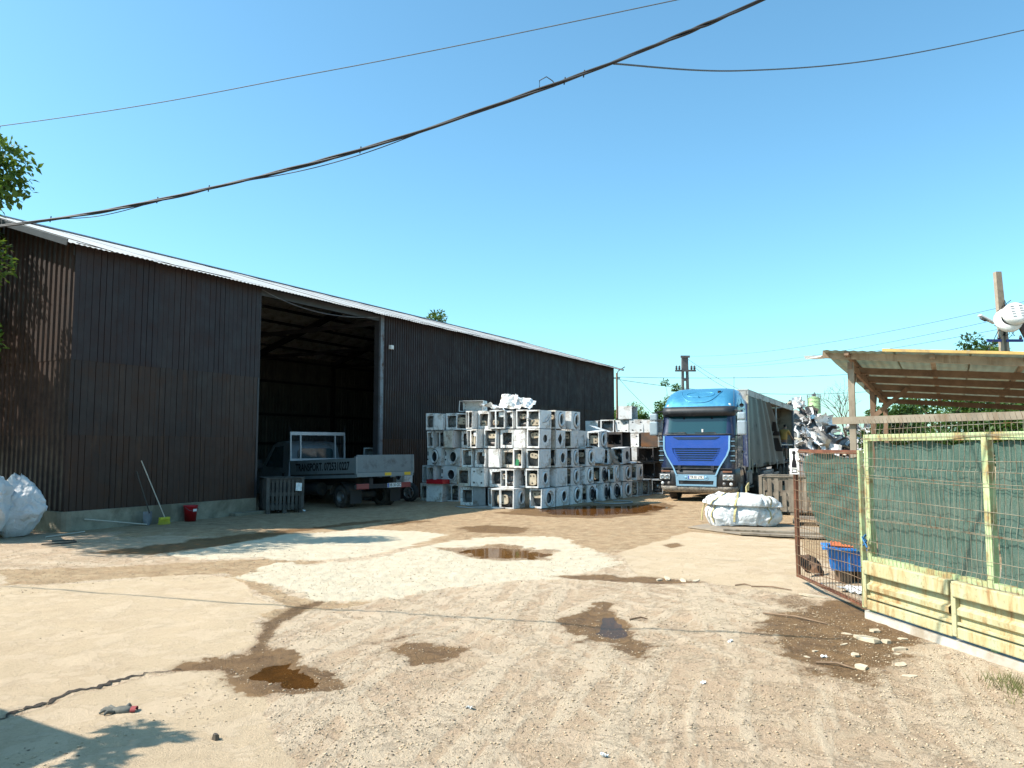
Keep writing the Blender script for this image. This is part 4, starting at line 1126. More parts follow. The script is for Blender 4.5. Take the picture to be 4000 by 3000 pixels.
for x in (-.45, .48): MB().box(x - .03, x + .03, .33, .345, 2.74, 2.81).build('sensor_pad', M_INK, ws)
MB().cyl((.20, .20, 2.30), (.20, .20, 2.40), .035, .04, 10).build('dashboard_cup', M_PLATE, ws)
# bright blue front: panel, recessed grille, slats
FM = lambda y: Matrix(((1, 0, 0, 0), (0, 0, 1, y), (0, 1, 0, 0), (0, 0, 0, 1)))      # XY drawing -> XZ plane, thickness along +Y
def sheary(mb, ya, za, yb, zb):
    mb.v = [(x, y + ya + (yb - ya) * (z - za) / (zb - za), z) for x, y, z in mb.v]; return mb
outer = [(-1.10, 2.18), (1.10, 2.18), (1.09, 1.75), (1.02, 1.55), (.80, 1.20), (-.80, 1.20), (-1.02, 1.55), (-1.09, 1.75)]
inner = [(-.80, 1.77), (.80, 1.77), (.80, 1.74), (.77, 1.62), (.56, 1.31), (-.56, 1.31), (-.77, 1.62), (-.80, 1.74)]
m = MB().ringplate(outer, inner, -.045, .02, M=FM(0)); sheary(m, .03, 1.2, .13, 2.18)
gp = m.build('grille_panel', M_CABBL, truck)
m = MB().ringplate([(x * 1.0, z) for x, z in inner], [(x * .88, 1.36 + (z - 1.31) * .86) for x, z in inner], 0, .03, M=FM(0)); sheary(m, .02, 1.2, .12, 2.18); m.build('grille_frame', M_CABBL, gp)
m = MB().prism([(x * .99, z) for x, z in inner], .05, .07, M=FM(0)); sheary(m, .03, 1.2, .13, 2.18); m.build('grille_mesh', M_NAVY, gp)
for k in range(5):
    z = 1.40 + k * .075; hw = .55 + (z - 1.31) * .52
    m = MB().box(-min(hw, .74), min(hw, .74), -.03, .05, z - .012, z + .012); sheary(m, .02, 1.2, .12, 2.18); m.build('grille_slat', M_CABBL, gp)
m = MB().prism([(-.78, 2.14), (.78, 2.14), (.62, 2.06), (-.62, 2.06)], -.06, -.046, M=FM(0)); sheary(m, .03, 1.2, .13, 2.18); m.build('badge_recess', M_NAVY, gp)
for s in (-1, 1):
    pts = [(1.115, 2.18), (1.105, 1.74), (1.03, 1.53), (.82, 1.19), (.76, 1.08), (.70, .93), (.66, .86)]
    for k, (a, b) in enumerate(zip(pts, pts[1:])):
        pass
    def off(i):
        return pts[i]
    o_ = [(s * x, z) for x, z in pts]; i_ = [(s * (x - .052), z) for x, z in pts]
    poly = o_ + i_[::-1]
    m = MB(); n_ = len(o_)
    for k in range(n_ - 1):
        q4 = [o_[k], o_[k + 1], i_[k + 1], i_[k]]
        if s < 0: q4 = q4[::-1]
        m.prism(q4, -.062, .01, M=FM(0))
    sheary(m, .03, 1.2, .13, 2.18); m.build('front_stripe', M_STRIPE, truck)
# mid bumper mesh, pale lower frame, bumper with lamps
m = MB().box(-.86, .86, .03, .08, .92, 1.20); m.build('middle_grille', M_TRIM, truck)
MB().box(-1.16, 1.16, -.04, .03, 1.075, 1.115, bev=.012).build('bumper_rail', M_TRIM, truck)
for x in (-.55, .55): MB().box(x - .05, x + .05, -.055, -.041, 1.05, 1.2).build('rail_bracket', M_TRIM, truck)
m = MB(); rows = loft([(.46, 1.20, .02, 1.0, .25), (.50, 1.235, -.02, 1.0, .26), (.88, 1.245, -.02, 1.0, .26), (1.09, 1.24, .0, 1.0, .26), (1.10, 1.2, .04, 1.0, .26)])
m.surf(rows, 0, True); bump_o = m.build('bumper', M_TRIM, truck)
fo = [(-.68, .90), (.68, .90), (.66, .52), (-.66, .52)]; fi = [(-.58, .70), (.58, .70), (.56, .575), (-.56, .575)]
m = MB().ringplate(fo, fi, -.055, -.021, M=FM(0)); lf = m.build('bumper_surround', M_STRIPE, truck)
for x in (-.49, .49): MB().box(x - .05, x + .05, -.03, -.022, .585, .69).build('intake_insert', M_TRIM, lf)
for x in (-.33, .33): 
    MB().lathe([(.001, .006), (.05, .006), (.056, 0), (.072, 0), (.076, .008), (.08, 0)], 16, M=Matrix.Translation((x, -.056, .80)) @ Matrix.Rotation(math.pi / 2, 4, 'X')).build('round_emblem', M_STRIPE, lf)
MB().box(-.26, .26, -.066, -.057, .755, .865, bev=.003).build('number_plate', M_PLATE, truck)
MB().box(-.255, -.215, -.069, -.0665, .758, .862).build('plate_band', M_EUBLUE, truck)
TM = lambda x, y, z: Matrix(((1, 0, 0, x), (0, 0, -1, y), (0, 1, 0, z), (0, 0, 0, 1)))    # text facing -Y
text('plate_lettering', 'TR 81 LYK', .112, M_INK, truck, TM(.02, -.0675, .808), .001, .82, bold=.0015)
for s in (-1, 1):
    MB().box(s * 1.05 - .20, s * 1.05 + .20, -.045, .06, .70, .93, bev=.02).build('lamp_housing', M_TRIM, truck)
    h = MB().box(s * 1.04 - .165, s * 1.04 + .165, -.058, -.046, .735, .905, bev=.004).build('headlight', M_LAMPGL, truck)
    for dx in (-.08, .08): MB().lathe([(.001, .002), (.05, .004), (.07, .012), (.074, .0)], 16, M=Matrix.Translation((s * 1.04 + dx, -.0585, .82)) @ Matrix.Rotation(math.pi / 2, 4, 'X')).build('lamp_bowl', M_DRUM, h)
    for dx in (-.11, .11): MB().lathe([(.001, .012), (.045, .01), (.055, .0)], 14, M=Matrix.Translation((s * 1.02 + dx, -.024, .60)) @ Matrix.Rotation(math.pi / 2, 4, 'X')).build('fog_lamp', M_LAMPGL if dx * s > 0 else M_RIM, truck)
    MB().box(s * 1.02 - .15, s * 1.02 + .15, -.03, .0, .975, 1.03, bev=.006).build('indicator_lamp', mat('amber_lens' if s < 0 else 'amber_lens_b', (.22, .10, .06), .3), truck)
    # corner vents with bars
    m = MB().box(s * 1.18 - .07, s * 1.18 + .07, .10, .24, 1.25, 2.10, bev=.02); cv = m.build('corner_vent', M_TRIM, truck)
    for k in range(5): MB().box(s * 1.18 - .085, s * 1.18 + .075, .07, .1, 1.35 + k * .16, 1.37 + k * .16).build('vent_bar', M_STRIPE, cv)
# scuffed skirt below
m = MB(); rows = loft([(.30, 1.10, .10, .8, .22), (.33, 1.17, .03, .9, .25), (.44, 1.24, -.03, .9, .26), (.50, 1.24, -.03, .9, .26), (.52, 1.22, .0, .9, .26)])
m.surf(rows, 0, True); m.build('front_skirt', M_SKIRT, truck)
# doors: window, pillar panels, handle, step
for s in (-1, 1):
    X = 1.250 * s
    m = MB().box(min(X, X - s * .01), max(X, X - s * .01), .62, 1.62, 1.15, 2.86, bev=.01); d = m.build('door', M_NAVY, truck)
    m = MB().prism([(.66, 2.22), (1.56, 2.22), (1.56, 2.80), (.84, 2.80)], 0, .012, M=Matrix(((0, 0, s, X + s * .001), (1, 0, 0, 0), (0, 1, 0, 0), (0, 0, 0, 1)))); m.build('door_window', M_GLASS, d)
    MB().box(min(X, X + s * .03), max(X, X + s * .03), 1.40, 1.58, 1.62, 1.68, bev=.008).build('door_handle', M_TRIM, d)
    MB().box(min(X - s * .01, X + s * .012), max(X - s * .01, X + s * .012), 1.66, 2.24, 1.15, 3.1, bev=.006).build('rear_cab_panel', M_CABBL if s > 0 else M_NAVY, truck)
    MB().box(min(X - s * .1, X + s * .01), max(X - s * .1, X + s * .01), .55, 1.0, .45, .62, bev=.01).build('cab_step', M_TRIM, truck)
    # mirrors
    mx = s * 1.47
    m = MB().tube([(s * 1.2, .45, 3.02), (s * 1.36, .28, 3.0), (mx, .22, 2.96)], .03, 6).tube([(s * 1.22, .5, 2.2), (s * 1.36, .3, 2.18), (mx, .24, 2.25)], .022, 6); ar = m.build('mirror_arm', M_TRIM, truck)
    MB().box(mx - .13, mx + .13, .13, .33, 2.70, 2.95, bev=.05).build('mirror', M_MIRR, truck)
    MB().box(mx - .14, mx + .14, .13, .34, 2.20, 2.68, bev=.05).build('mirror', M_MIRR, truck)
m = MB().lathe([(.012, 0), (.014, .22), (.03, .34), (.075, .40), (.078, .405)], 14, M=Matrix.Translation((1.24, 1.5, 3.45)) @ Matrix.Rotation(R(125), 4, 'X') @ Matrix.Rotation(R(10), 4, 'Y'))
m.build('air_horn', M_RIM, truck)
MB().tube([(1.18, .50, 3.15), (1.19, .50, 3.6), (1.20, .52, 4.15)], .008, 5).build('antenna', M_RIM, truck)
# side air deflector behind the cab, fuel tank, fifth wheel area, wheels
MB().add([(1.22, 2.26, 1.1), (1.24, 2.72, 1.1), (1.22, 2.72, 3.4), (1.18, 2.26, 3.5), (1.16, 2.26, 1.1), (1.18, 2.70, 1.1), (1.16, 2.70, 3.4), (1.12, 2.26, 3.5)], [(0, 1, 2, 3), (7, 6, 5, 4), (0, 4, 5, 1), (1, 5, 6, 2), (2, 6, 7, 3), (3, 7, 4, 0)]).build('side_deflector', M_CABBL, truck)
MB().box(-.45, .45, 1.0, 6.3, .75, 1.0).build('chassis_frame', M_CHASS, truck)
for x in (.55, -1.2): MB().box(x, x + .62, 2.55, 3.95, .42, .98, bev=.08).build('fuel_tank', M_STEEL_G, truck)
MB().box(1.02, 1.2, 2.5, 4.0, .34, .40).build('side_guard', M_CHASS, truck)
def wheel(parent, x, y, r=.51, w=.31, side=1, rimc=None, z=None):
    t = tyre_mesh(r, w, r * .56, 36); t.v = [(zz, xx, yy) for xx, yy, zz in t.v]
    for k in range(36):    # tread blocks
        a = 2 * math.pi * k / 36
        for xo in (-.32, .0, .32):
            M = Matrix.Rotation(a, 4, 'X') @ Matrix.Translation((xo * w, 0, r))
            t.box(-w * .13, w * .13, -r * .055, r * .055, -.004, .012, 0, M)
    ty = t.build('tyre', M_TYRE, parent, (x, y, z if z is not None else r))
    rm = MB(); M = Matrix(((0, 0, side, 0), (1, 0, 0, 0), (0, 1, 0, 0), (0, 0, 0, 1)))
    R0 = r * .56
    rm.lathe([(R0, w * .42), (R0 * .95, w * .36), (R0 * .88, w * .15), (R0 * .5, w * .10), (R0 * .42, w * .28), (R0 * .25, w * .32), (.001, w * .32)], 24, M=M)
    for k in range(8):
        a = 2 * math.pi * k / 8; c = M @ Vector((math.cos(a) * R0 * .62, math.sin(a) * R0 * .62, w * .10)); c2 = M @ Vector((math.cos(a) * R0 * .62, math.sin(a) * R0 * .62, w * .17))
        rm.cyl(c, c2, R0 * .045, n=6)
    rm.build('rim', rimc or M_RIM, ty)
    return ty
for s in (-1, 1):
    wheel(truck, s * 1.06, 1.42, .51, .31, s)
    wheel(truck, s * 1.02, 5.1, .51, .44, s)
    a = MB(); pts = [(s * 1.06, 1.42 + math.cos(t) * .66, .51 + math.sin(t) * .66) for t in [math.pi * k / 12 for k in range(13)]]
    P = [[(s * 1.24, y, z), (s * .82, y, z)] for _, y, z in pts]; a.surf(P, 0, True); a.surf([[(x - s * .0, 1.42 + (y - 1.42) * .93, .51 + (z - .51) * .93) for x, y, z in r_] for r_ in P], 0, True)
    a.build('wheel_arch', M_TRIM, truck)
    for k, yy in enumerate((11.4, 12.7, 14.0)): wheel(truck, s * 1.02, yy, .50, .38, s)
# ------ trailer
T0, T1, TF, TT = 2.75, 16.3, 1.16, 3.86
MB().box(-1.25, 1.25, T0, T1, TF - .10, TF, bev=.01).build('trailer_floor', M_CHASS, truck)
MB().box(-.5, .5, T0 + .3, T1 - .3, .85, TF - .11).build('trailer_frame', M_CHASS, truck)
m = MB().box(-1.27, 1.27, T0 - .01, T1 + .01, TT - .04, TT + .02, bev=.012).box(1.19, 1.275, T0, T1, TT - .22, TT - .041).box(-1.275, -1.19, T0, T1, TT - .22, TT - .041)
m.build('trailer_roof', M_TRAILW, truck)
MB().box(-1.25, 1.25, T0, T0 + .05, TF + .01, TT - .05).build('trailer_front_wall', M_TRAILW, truck)
MB().box(1.20, 1.275, T0 - .02, T0 + .08, TF - .18, TT - .22, bev=.01).build('corner_post', M_CREAM, truck)
MB().box(-1.25, 1.24, T1 - .06, T1, TF + .01, TT - .05).build('rear_door', M_INSIDE, truck)
MB().box(1.19, 1.275, T1 - .1, T1 + .02, TF - .02, TT - .22).build('corner_post', M_STEEL_G, truck)
MB().box(-1.25, -1.22, T0 + .06, T1 - .07, TF + .01, TT - .22).build('far_curtain', mat('far_curtain_cloth', (.24, .21, .165), .8, 0, .15, 1.5, dirt=(.13, .11, .08), dirt_amt=.3), truck)
MB().box(1.16, 1.22, 10.35, 10.45, TF, TT - .22).build('side_post', M_TRAILW, truck)
for x, z in ((1.20, 1.9),): MB().box(1.19, 1.215, 10.45, T1 - .1, z - .03, z + .03).build('side_slat', M_TRAILW, truck)
# curtain pulled half open, hanging in diagonal folds
m = MB(); P = []
NZ, NU = 26, 90
for k in range(NZ):
    v = k / (NZ - 1); z = 1.02 + (TT - .2 - 1.02) * v
    yend = 12.1 + (7.7 - 12.1) * v ** 1.15
    row = []
    for i in range(NU):
        u = i / (NU - 1)
        y = T0 + .1 + (yend - T0 - .1) * u
        ph = u * 26 + (1 - v) * 3.0 * u
        amp = .015 + .085 * u ** 1.3 * (0.45 + .55 * (1 - abs(2 * v - 1)))
        x = 1.262 + amp * math.sin(ph) + .035 * math.sin(ph * .43 + 2) * u
        zz = z
        if k == 0: zz += .10 * max(0, math.sin(u * 19)) + .05 * random.random()
        row.append((x, y, zz))
    P.append(row)
m.surf(P, 0, True); cu = m.build('curtain', M_CURT, truck)
# big dark letters on the curtain's free end, laid on the cloth surface
def on_curtain(poly, name='curtain_lettering'):
    def pt(u, v):
        i = min(max(u, 0), .999) * (NU - 1); k = min(max(v, 0), .999) * (NZ - 1)
        i0, k0 = int(i), int(k); fi, fk = i - i0, k - k0
        a = [Vector(P[k0 + dk][i0 + di]) for dk in (0, 1) for di in (0, 1)]
        p = (a[0] * (1 - fi) + a[1] * fi) * (1 - fk) + (a[2] * (1 - fi) + a[3] * fi) * fk
        return p + Vector((.012, -.004, 0))
    u0, u1, v0, v1 = poly
    mm = MB(); mm.surf([[pt(u0(t) + (u1(t) - u0(t)) * s_ / 8, v0 + (v1 - v0) * t) for s_ in range(9)] for t in [q / 10 for q in range(11)]], 0, True)
    mm.build(name, M_INK, cu)
on_curtain((lambda t: .86 + .05 * t, lambda t: .995, .48, .55))
on_curtain((lambda t: .845 - .03 * math.sin(t * 3), lambda t: .93 + .0 * t, .22, .44))
on_curtain((lambda t: .93, lambda t: .99, .22, .30))
on_curtain((lambda t: .87 + .06 * t, lambda t: .94 + .03 * t, .55, .70))
for y, h in ((3.2, .5), (4.1, .35), (9.6, .4), (11.9, .5)):
    MB().box(1.285, 1.30, y, y + .07, .86, .86 + h).build('curtain_strap', M_CREAM if y < 5 else M_TRAILW, truck)
MB().box(-1.24, 1.24, T1 - .05, T1 + .05, .55, .63).build('underrun_bar', M_STEEL_G, truck)
MB().box(.9, 1.15, 6.8, 9.6, .55, .85, bev=.05).build('pallet_box', M_STEEL_G, truck)
MB().box(1.18, 1.23, 6.2, 10.6, .62, .72).build('side_guard', M_STEEL_G, truck)
# scrap lying on the bed near the open end
for i in range(7):
    crumple('metal_scrap', 'crumpled dark scrap piece on trailer bed, %s from the worker' % ORD[i], 'scrap', random.uniform(.4, .8), random.uniform(.3, .6),
            truck.matrix_basis @ Vector((random.uniform(-.2, .9), 14.6 + random.uniform(-.2, 1.2), TF + random.uniform(.15, .6))), (random.uniform(-.8, .8), random.uniform(-.8, .8), random.uniform(0, 3)), random.choice([M_DARKBOX, M_ENAM_G, M_ENAM]), 60 + i, .12, 'scrap on the trailer bed')
# ------------------------------------------------------------------ flatbed truck backed into the barn
M_SILVER = mat('silver_cab_paint', (.17, .19, .205), .4, .15, .1, 2, dirt=(.12, .12, .11), dirt_amt=.25)
M_BEDP = mat('grey_bed_paint', (.17, .20, .21), .5, .1, .12, 2, dirt=(.14, .15, .15), dirt_amt=.2)
M_BEDL = mat('pale_grey_bed_paint', (.135, .17, .185), .5, .1, .12, 2, dirt=(.10, .10, .10), dirt_amt=.25)
M_ALU = mat('aluminium_frame', (.42, .44, .46), .45, .4, .1, 4)
M_YEL = mat('yellow_reflector', (.62, .40, .02), .45, 0, .1, 4)
M_REDL = mat('red_lamp_lens', (.22, .03, .03), .4, 0, .1, 4)
fb = thing('flatbed_truck', 'grey flatbed truck with stencilled dropside parked in barn doorway', 'truck', (-4.50, 22.45, -.02), 0)
fb.rotation_euler = (Matrix.Rotation(R(46.6), 4, 'Z') @ Matrix.Rotation(R(-2.3), 4, 'X')).to_euler()
W_, L_ = 2.1, 3.6
MB().box(0, W_, 0, L_, 1.0, 1.08, bev=.008).build('bed_floor', M_CHASS, fb)
MB().box(-.012, .03, .03, L_, 1.075, 1.52, bev=.006).build('dropside', M_BEDP, fb)
MB().box(W_ - .03, W_ + .012, .03, L_, 1.075, 1.50, bev=.006).build('dropside', M_BEDP, fb)
tg = MB().box(0.02, W_ - .02, -.03, .012, 1.09, 1.60, bev=.006).build('tailgate', M_BEDL, fb)
MB().box(0.0, W_, -.05, .0, .955, 1.085, bev=.005).build('rear_beam', M_BEDP, fb)
for x in (1.12, 1.86): MB().box(x - .12, x + .12, -.056, -.051, .98, 1.07).build('reflector', M_YEL, fb)
MB().box(-.03, .03, -.05, .03, 1.04, 1.56, bev=.005).build('corner_post', M_BEDP, fb)
MB().box(W_ - .03, W_ + .03, -.05, .03, 1.04, 1.60, bev=.005).build('corner_post', M_BEDP, fb)
MB().box(-.012, .02, .0, L_, .94, 1.03).build('side_rail', M_BEDP, fb)
TL = Matrix(((0, 0, -1, -.014), (-1, 0, 0, 1.78), (0, 1, 0, 1.285), (0, 0, 0, 1)))
text('dropside_lettering', 'TRANSPORT. 0725310227', .33, M_INK, fb, TL, .001, .80, bold=.009)
# headboard frame with wire
hb = MB().box(0, W_, L_, L_ + .05, 1.53, 1.60).box(0, W_, L_, L_ + .05, 2.36, 2.47, bev=.004)
hb.build('headboard_rail', M_ALU, fb)
for x in (.0, .36, 1.68, W_ - .04): MB().box(x, x + .045, L_ - .001, L_ + .049, 1.601, 2.359).build('headboard_upright', M_ALU, fb)
for x in (.0, W_): MB().cyl((x, L_ + .03, 2.3), (x, L_ + .03, 2.68), .012, n=6).build('headboard_pin', M_CHASS, fb)
m = MB()
for k in range(28): m.cyl((.04, L_ + .025, 1.61 + k * .027), (W_ - .04, L_ + .025, 1.61 + k * .027), .0022, n=4, caps=False)
wm = m.build('headboard_wire', M_STEEL_G, fb); wm['kind'] = 'stuff'
# cab: side profile lofted across with tumblehome
prof = [(3.80, .55), (3.78, 1.45), (3.82, 1.98), (3.95, 2.14), (4.3, 2.20), (4.75, 2.18), (4.95, 2.10), (5.50, 1.42), (5.75, 1.32), (6.15, 1.12), (6.22, .75), (6.15, .45)]
rows = []
for x, sx in ((.04, .90), (.07, .97), (.2, 1), (1.05, 1), (1.9, 1), (2.03, .97), (2.06, .90)):
    row = []
    for y, z in prof:
        tum = max(0, z - 1.2) * .13
        xx = 1.05 + (x - 1.05) * (1 - tum)
        cy, cz = 4.9, 1.3
        row.append((xx, cy + (y - cy) * (.985 if sx < 1 else 1), cz + (z - cz) * (1 - (1 - sx) * .25)))
    rows.append(row)
m = MB().surf(rows, 0, True)
for r_ in (rows[0], rows[-1]): m.add(r_, [tuple(range(len(r_)))])
cab_o = m.build('cab', M_SILVER, fb)
def rrect(x0, x1, z0, z1, r=.1, n=5):
    P = []
    for cx, cz, a0 in ((x1 - r, z1 - r, 0), (x0 + r, z1 - r, 90), (x0 + r, z0 + r, 180), (x1 - r, z0 + r, 270)):
        for i in range(n + 1):
            a = R(a0 + 90 * i / n); P.append((cx + r * math.cos(a), cz + r * math.sin(a)))
    return P
m = MB().prism(rrect(.38, 1.72, 1.42, 1.93, .12), 0, .02, M=Matrix(((1, 0, 0, 0), (0, 0, 1, 3.765), (0, 1, 0, 0), (0, 0, 0, 1))))
m.build('rear_window', M_GLASS, cab_o)
wp = [(4.15, 1.32), (5.25, 1.40), (5.02, 1.72), (4.78, 2.02), (4.25, 2.04)]
m = MB()
for (x, nm) in ((.04, 'l'), (2.06, 'r')):
    def tx(z): return 1.05 + (x - 1.05) * (1 - max(0, z - 1.2) * .13) + (-.006 if x < 1 else .006)
    MB().add([(tx(z), y, z) for y, z in wp], [tuple(range(5))]).build('side_window', M_GLASS, cab_o)
    MB().box(min(tx(1), tx(1) - .001) - .01, tx(1) + .012, 4.02, 4.14, 1.02, 1.14).build('fuel_flap', M_CHASS, cab_o)
    MB().box(x - .28 if x < 1 else x + .06, x - .06 if x < 1 else x + .28, 5.3, 5.42, 1.3, 1.62, bev=.04).build('mirror', M_TRIM, cab_o)
for i, (x0, x1) in enumerate(((.06, .5), (1.62, 2.06))):
    MB().box(x0, x1, .05, .11, .60, .76, bev=.01).build('tail_lamp', M_REDL, fb)
MB().box(.0, W_, .06, .10, .61, .74).build('rear_bar', M_CHASS, fb)
MB().box(1.16, 1.68, .035, .049, .62, .75).build('number_plate', M_PLATE, fb)
MB().box(1.165, 1.205, .031, .0345, .623, .747).build('plate_band', M_EUBLUE, fb)
text('plate_lettering', 'DB 30 GIC', .125, M_INK, fb, Matrix(((1, 0, 0, 1.44), (0, 0, -1, .033), (0, 1, 0, .683), (0, 0, 0, 1))), .001, .80, bold=.0015)
MB().box(.55, .68, .1, 5.8, .72, .92).build('chassis_rail', M_CHASS, fb); MB().box(1.42, 1.55, .1, 5.8, .72, .92).build('chassis_rail', M_CHASS, fb)
for x, s in ((.32, -1), (1.78, 1)):
    wheel(fb, x, 1.02, .335, .40, s, M_RIM, .335 + .04)
    wheel(fb, x + (.02 if s > 0 else -.02), 4.9, .335, .21, s, M_RIM, .335 + .19)
    a = MB(); P = []
    for k in range(11):
        t = math.pi * k / 10; P.append([(x - .24, 1.02 - math.cos(t) * .46, .45 + math.sin(t) * .36), (x + .24, 1.02 - math.cos(t) * .46, .45 + math.sin(t) * .36)])
    a.surf(P, 0, True); a.build('mudguard', M_CHASS, fb)
    MB().box(x - .2, x + .2, .46, .475, .18, .56).build('mud_flap', M_BLACK, fb)
MB().cyl((.75, .98, .42), (1.35, .98, .42), .11, n=14).build('axle', M_CHASS, fb)
MB().cyl((.02, 2.2, .62), (.02, 3.1, .62), .2, n=18).build('fuel_tank', M_CHASS, fb).location = (.25, 0, 0)

# slatted box pallets
M_WOOD = mat('grey_weathered_wood', (.24, .20, .155), .85, 0, .3, 5, dirt=(.12, .095, .07), dirt_amt=.35, streak=True, bump=.4, bump_scale=24, rnd=.22)
M_WOODD = mat('dark_old_wood', (.075, .068, .06), .85, 0, .3, 5, dirt=(.04, .035, .03), dirt_amt=.35, bump=.4, rnd=.25)
def box_pallet(label, loc, rz, w, d, h, mm, nslat, seed, broken=()):
    rr = random.Random(seed)
    t = thing('slatted_crate', label, 'crate', loc, rz)
    for i, x in enumerate((0, w / 2 - .05, w - .1)):
        for y in (0, d / 2 - .05, d - .1): MB().box(x, x + .1, y, y + .1, 0, .10).build('block', mm, t)
    for i in range(6): MB().box(0, w, i * d / 6 + .01, (i + 1) * d / 6 - .02, .10, .125).build('deck_board', mm, t)
    for side in ('front', 'back', 'left', 'right'):
        L = w if side in ('front', 'back') else d
        n = nslat if side in ('front', 'back') else max(4, round(nslat * d / w))
        for i in range(n):
            a = i * L / n + rr.uniform(.0, .02); b = a + L / n * rr.uniform(.58, .70)
            top = h - .02 - (rr.uniform(.2, .5) if (side, i) in broken else rr.uniform(0, .02))
            z0 = .126 if side != 'front' else .10
            if side == 'front': m = MB().box(a, b, -.022, -.001, z0, top)
            elif side == 'back': m = MB().box(a, b, d + .001, d + .022, z0, top)
            elif side == 'left': m = MB().box(-.022, -.001, a, b, z0, top)
            else: m = MB().box(w + .001, w + .022, a, b, z0, top)
            m.jitter(.004, rr.random()); m.build('slat', mm, t)
    for z in (.14, h * .5, h - .10):
        for (x0, x1, y0, y1) in ((0, w, 0, .022), (0, w, d - .022, d), (0, .022, .023, d - .023), (w - .022, w, .023, d - .023)):
            MB().box(x0, x1, y0, y1, z, z + .09).build('rail', mm, t)
    for x in (-.022, w - .06):
        MB().box(x, x + .08, -.045, -.0225, .1, h).build('corner_board', mm, t)
    MB().box(-.03, w + .03, -.046, .02, h + .001, h + .025).build('top_rail', mm, t); MB().box(-.03, w + .03, d - .02, d + .046, h + .001, h + .025).build('top_rail', mm, t)
    MB().box(-.04, .03, .021, d - .021, h + .001, h + .024).build('top_rail', mm, t); MB().box(w - .03, w + .04, .021, d - .021, h + .001, h + .024).build('top_rail', mm, t)
    return t
box_pallet('weathered grey slatted crate standing behind the white bulk bag', (6.70, 20.95, 0), R(-24), 1.62, 1.1, 1.02, M_WOOD, 9, 3, {('front', 3)})
box_pallet('dark slatted crate by the barn doorway beside the flatbed', (bp(5.28, .42).x, bp(5.28, .42).y, 0), R(30), .98, .9, .95, M_WOODD, 9, 5)
crumple('paper_scrap', 'white paper caught in the slats of the dark crate', 'paper', .16, .22, bp(5.95, .93, .72), (1.4, .1, .6), M_WHITEP, 31, .02)
# things beyond the truck inside the doorway
for i in range(3):
    machine('washing machine carcass in doorway shade behind tailgate, %s' % ['on the ground', 'middle of three', 'top of three'][i], 11.2, -.75, i * .6, 'lip', 'none', yaw=-.2 + .2 * i, guts='t', group='carcasses in the doorway', skin='cg')
# ------------------------------------------------------------------ fence, gate leaf and lean-to shelter on the right
M_GREENP = mat('faded_green_paint', (.40, .50, .26), .6, 0, .15, 2, dirt=(.30, .16, .055), dirt_amt=.42, dirt_scale=3, bump=.3, bump_scale=12)
def board_mat():
    t = NT('stained_green_board'); v = t.vec('Object'); vs_ = t.vec('Object', (1, 1, .18))
    n = t.noise(v, 1.5, 4, .6); s = t.noise(vs_, 7, 6, .72, .4); f = t.noise(v, 22, 5, .7)
    c = t.mix(t.mapr(n, .35, .65), (.37, .43, .28), (.45, .45, .28))
    c = t.mix(t.mapr(s, .38, .58, 0, .8), c, (.43, .33, .15))
    c = t.mix(t.mapr(s, .53, .68, 0, .85), c, (.27, .12, .04))
    c = t.mix(t.mapr(f, .56, .68, 0, .7), c, (.22, .14, .07))
    t.P(color=c, rough=.65, normal=t.bump(f, .3, .006)); return t.mat
M_YGREEN = board_mat()
M_WIRE = mat('galvanised_wire', (.30, .27, .20), .55, .4, .2, 20, dirt=(.18, .09, .04), dirt_amt=.4, dirt_scale=8)
M_RUSTF = mat('rusty_frame', (.17, .06, .03), .85, 0, .35, 6, dirt=(.09, .035, .02), dirt_amt=.5, bump=.5, bump_scale=40)
M_KERB = mat('kerb_concrete', (.47, .43, .37), .9, 0, .15, 2.5, dirt=(.33, .27, .2), dirt_amt=.35, bump=.5, bump_scale=25)
def net_mat():
    t = NT('green_shade_net'); v = t.vec('Object'); n = t.noise(v, 2.2, 5, .65); f = t.noise(v, 90, 2, .5)
    w = t.new('TexWave', wave_type='BANDS', bands_direction='Z'); w.inputs['Scale'].default_value = 60; w.inputs['Distortion'].default_value = 2; t.l(v, w.inputs['Vector'])
    c = t.mix(t.mapr(n, .35, .65), (.048, .112, .086), (.082, .140, .112))
    c = t.mix(t.mapr(f, .45, .7, 0, .5), c, (.17, .21, .18))
    t.P(color=c, rough=.7, spec=.3, normal=t.bump(f, .4, .004))
    tl = t.new('BsdfTranslucent'); t.l(c, tl.inputs[0])
    a = t.new('MixShader'); a.inputs[0].default_value = .25; t.l(t.b.outputs[0], a.inputs[1]); t.l(tl.outputs[0], a.inputs[2])
    tr = t.new('BsdfTransparent'); mx = t.new('MixShader')
    holes = t.mapr(t.noise(v, 260, 1, .5), .54, .60, .0, .2)
    t.l(holes, mx.inputs[0]); t.l(a.outputs[0], mx.inputs[1]); t.l(tr.outputs[0], mx.inputs[2]); t.l(mx.outputs[0], t.out.inputs[0])
    return t.mat
M_NET = net_mat()

FA = math.atan2(.3, -2.02)     # heading of the fence, from its far end towards the camera
def frame_at(x, y, dx, dy):
    """local X along (dx,dy); local Y to the left of it"""
    return math.atan2(dy, dx)
FX0, FY0 = 3.86, 8.42
frz = frame_at(0, 0, .183, -.983)
fence = thing('yard_fence', 'green-framed fence of bent wire mesh, shade net and truck dropside boards', 'fence', (FX0, FY0, 0), frz)
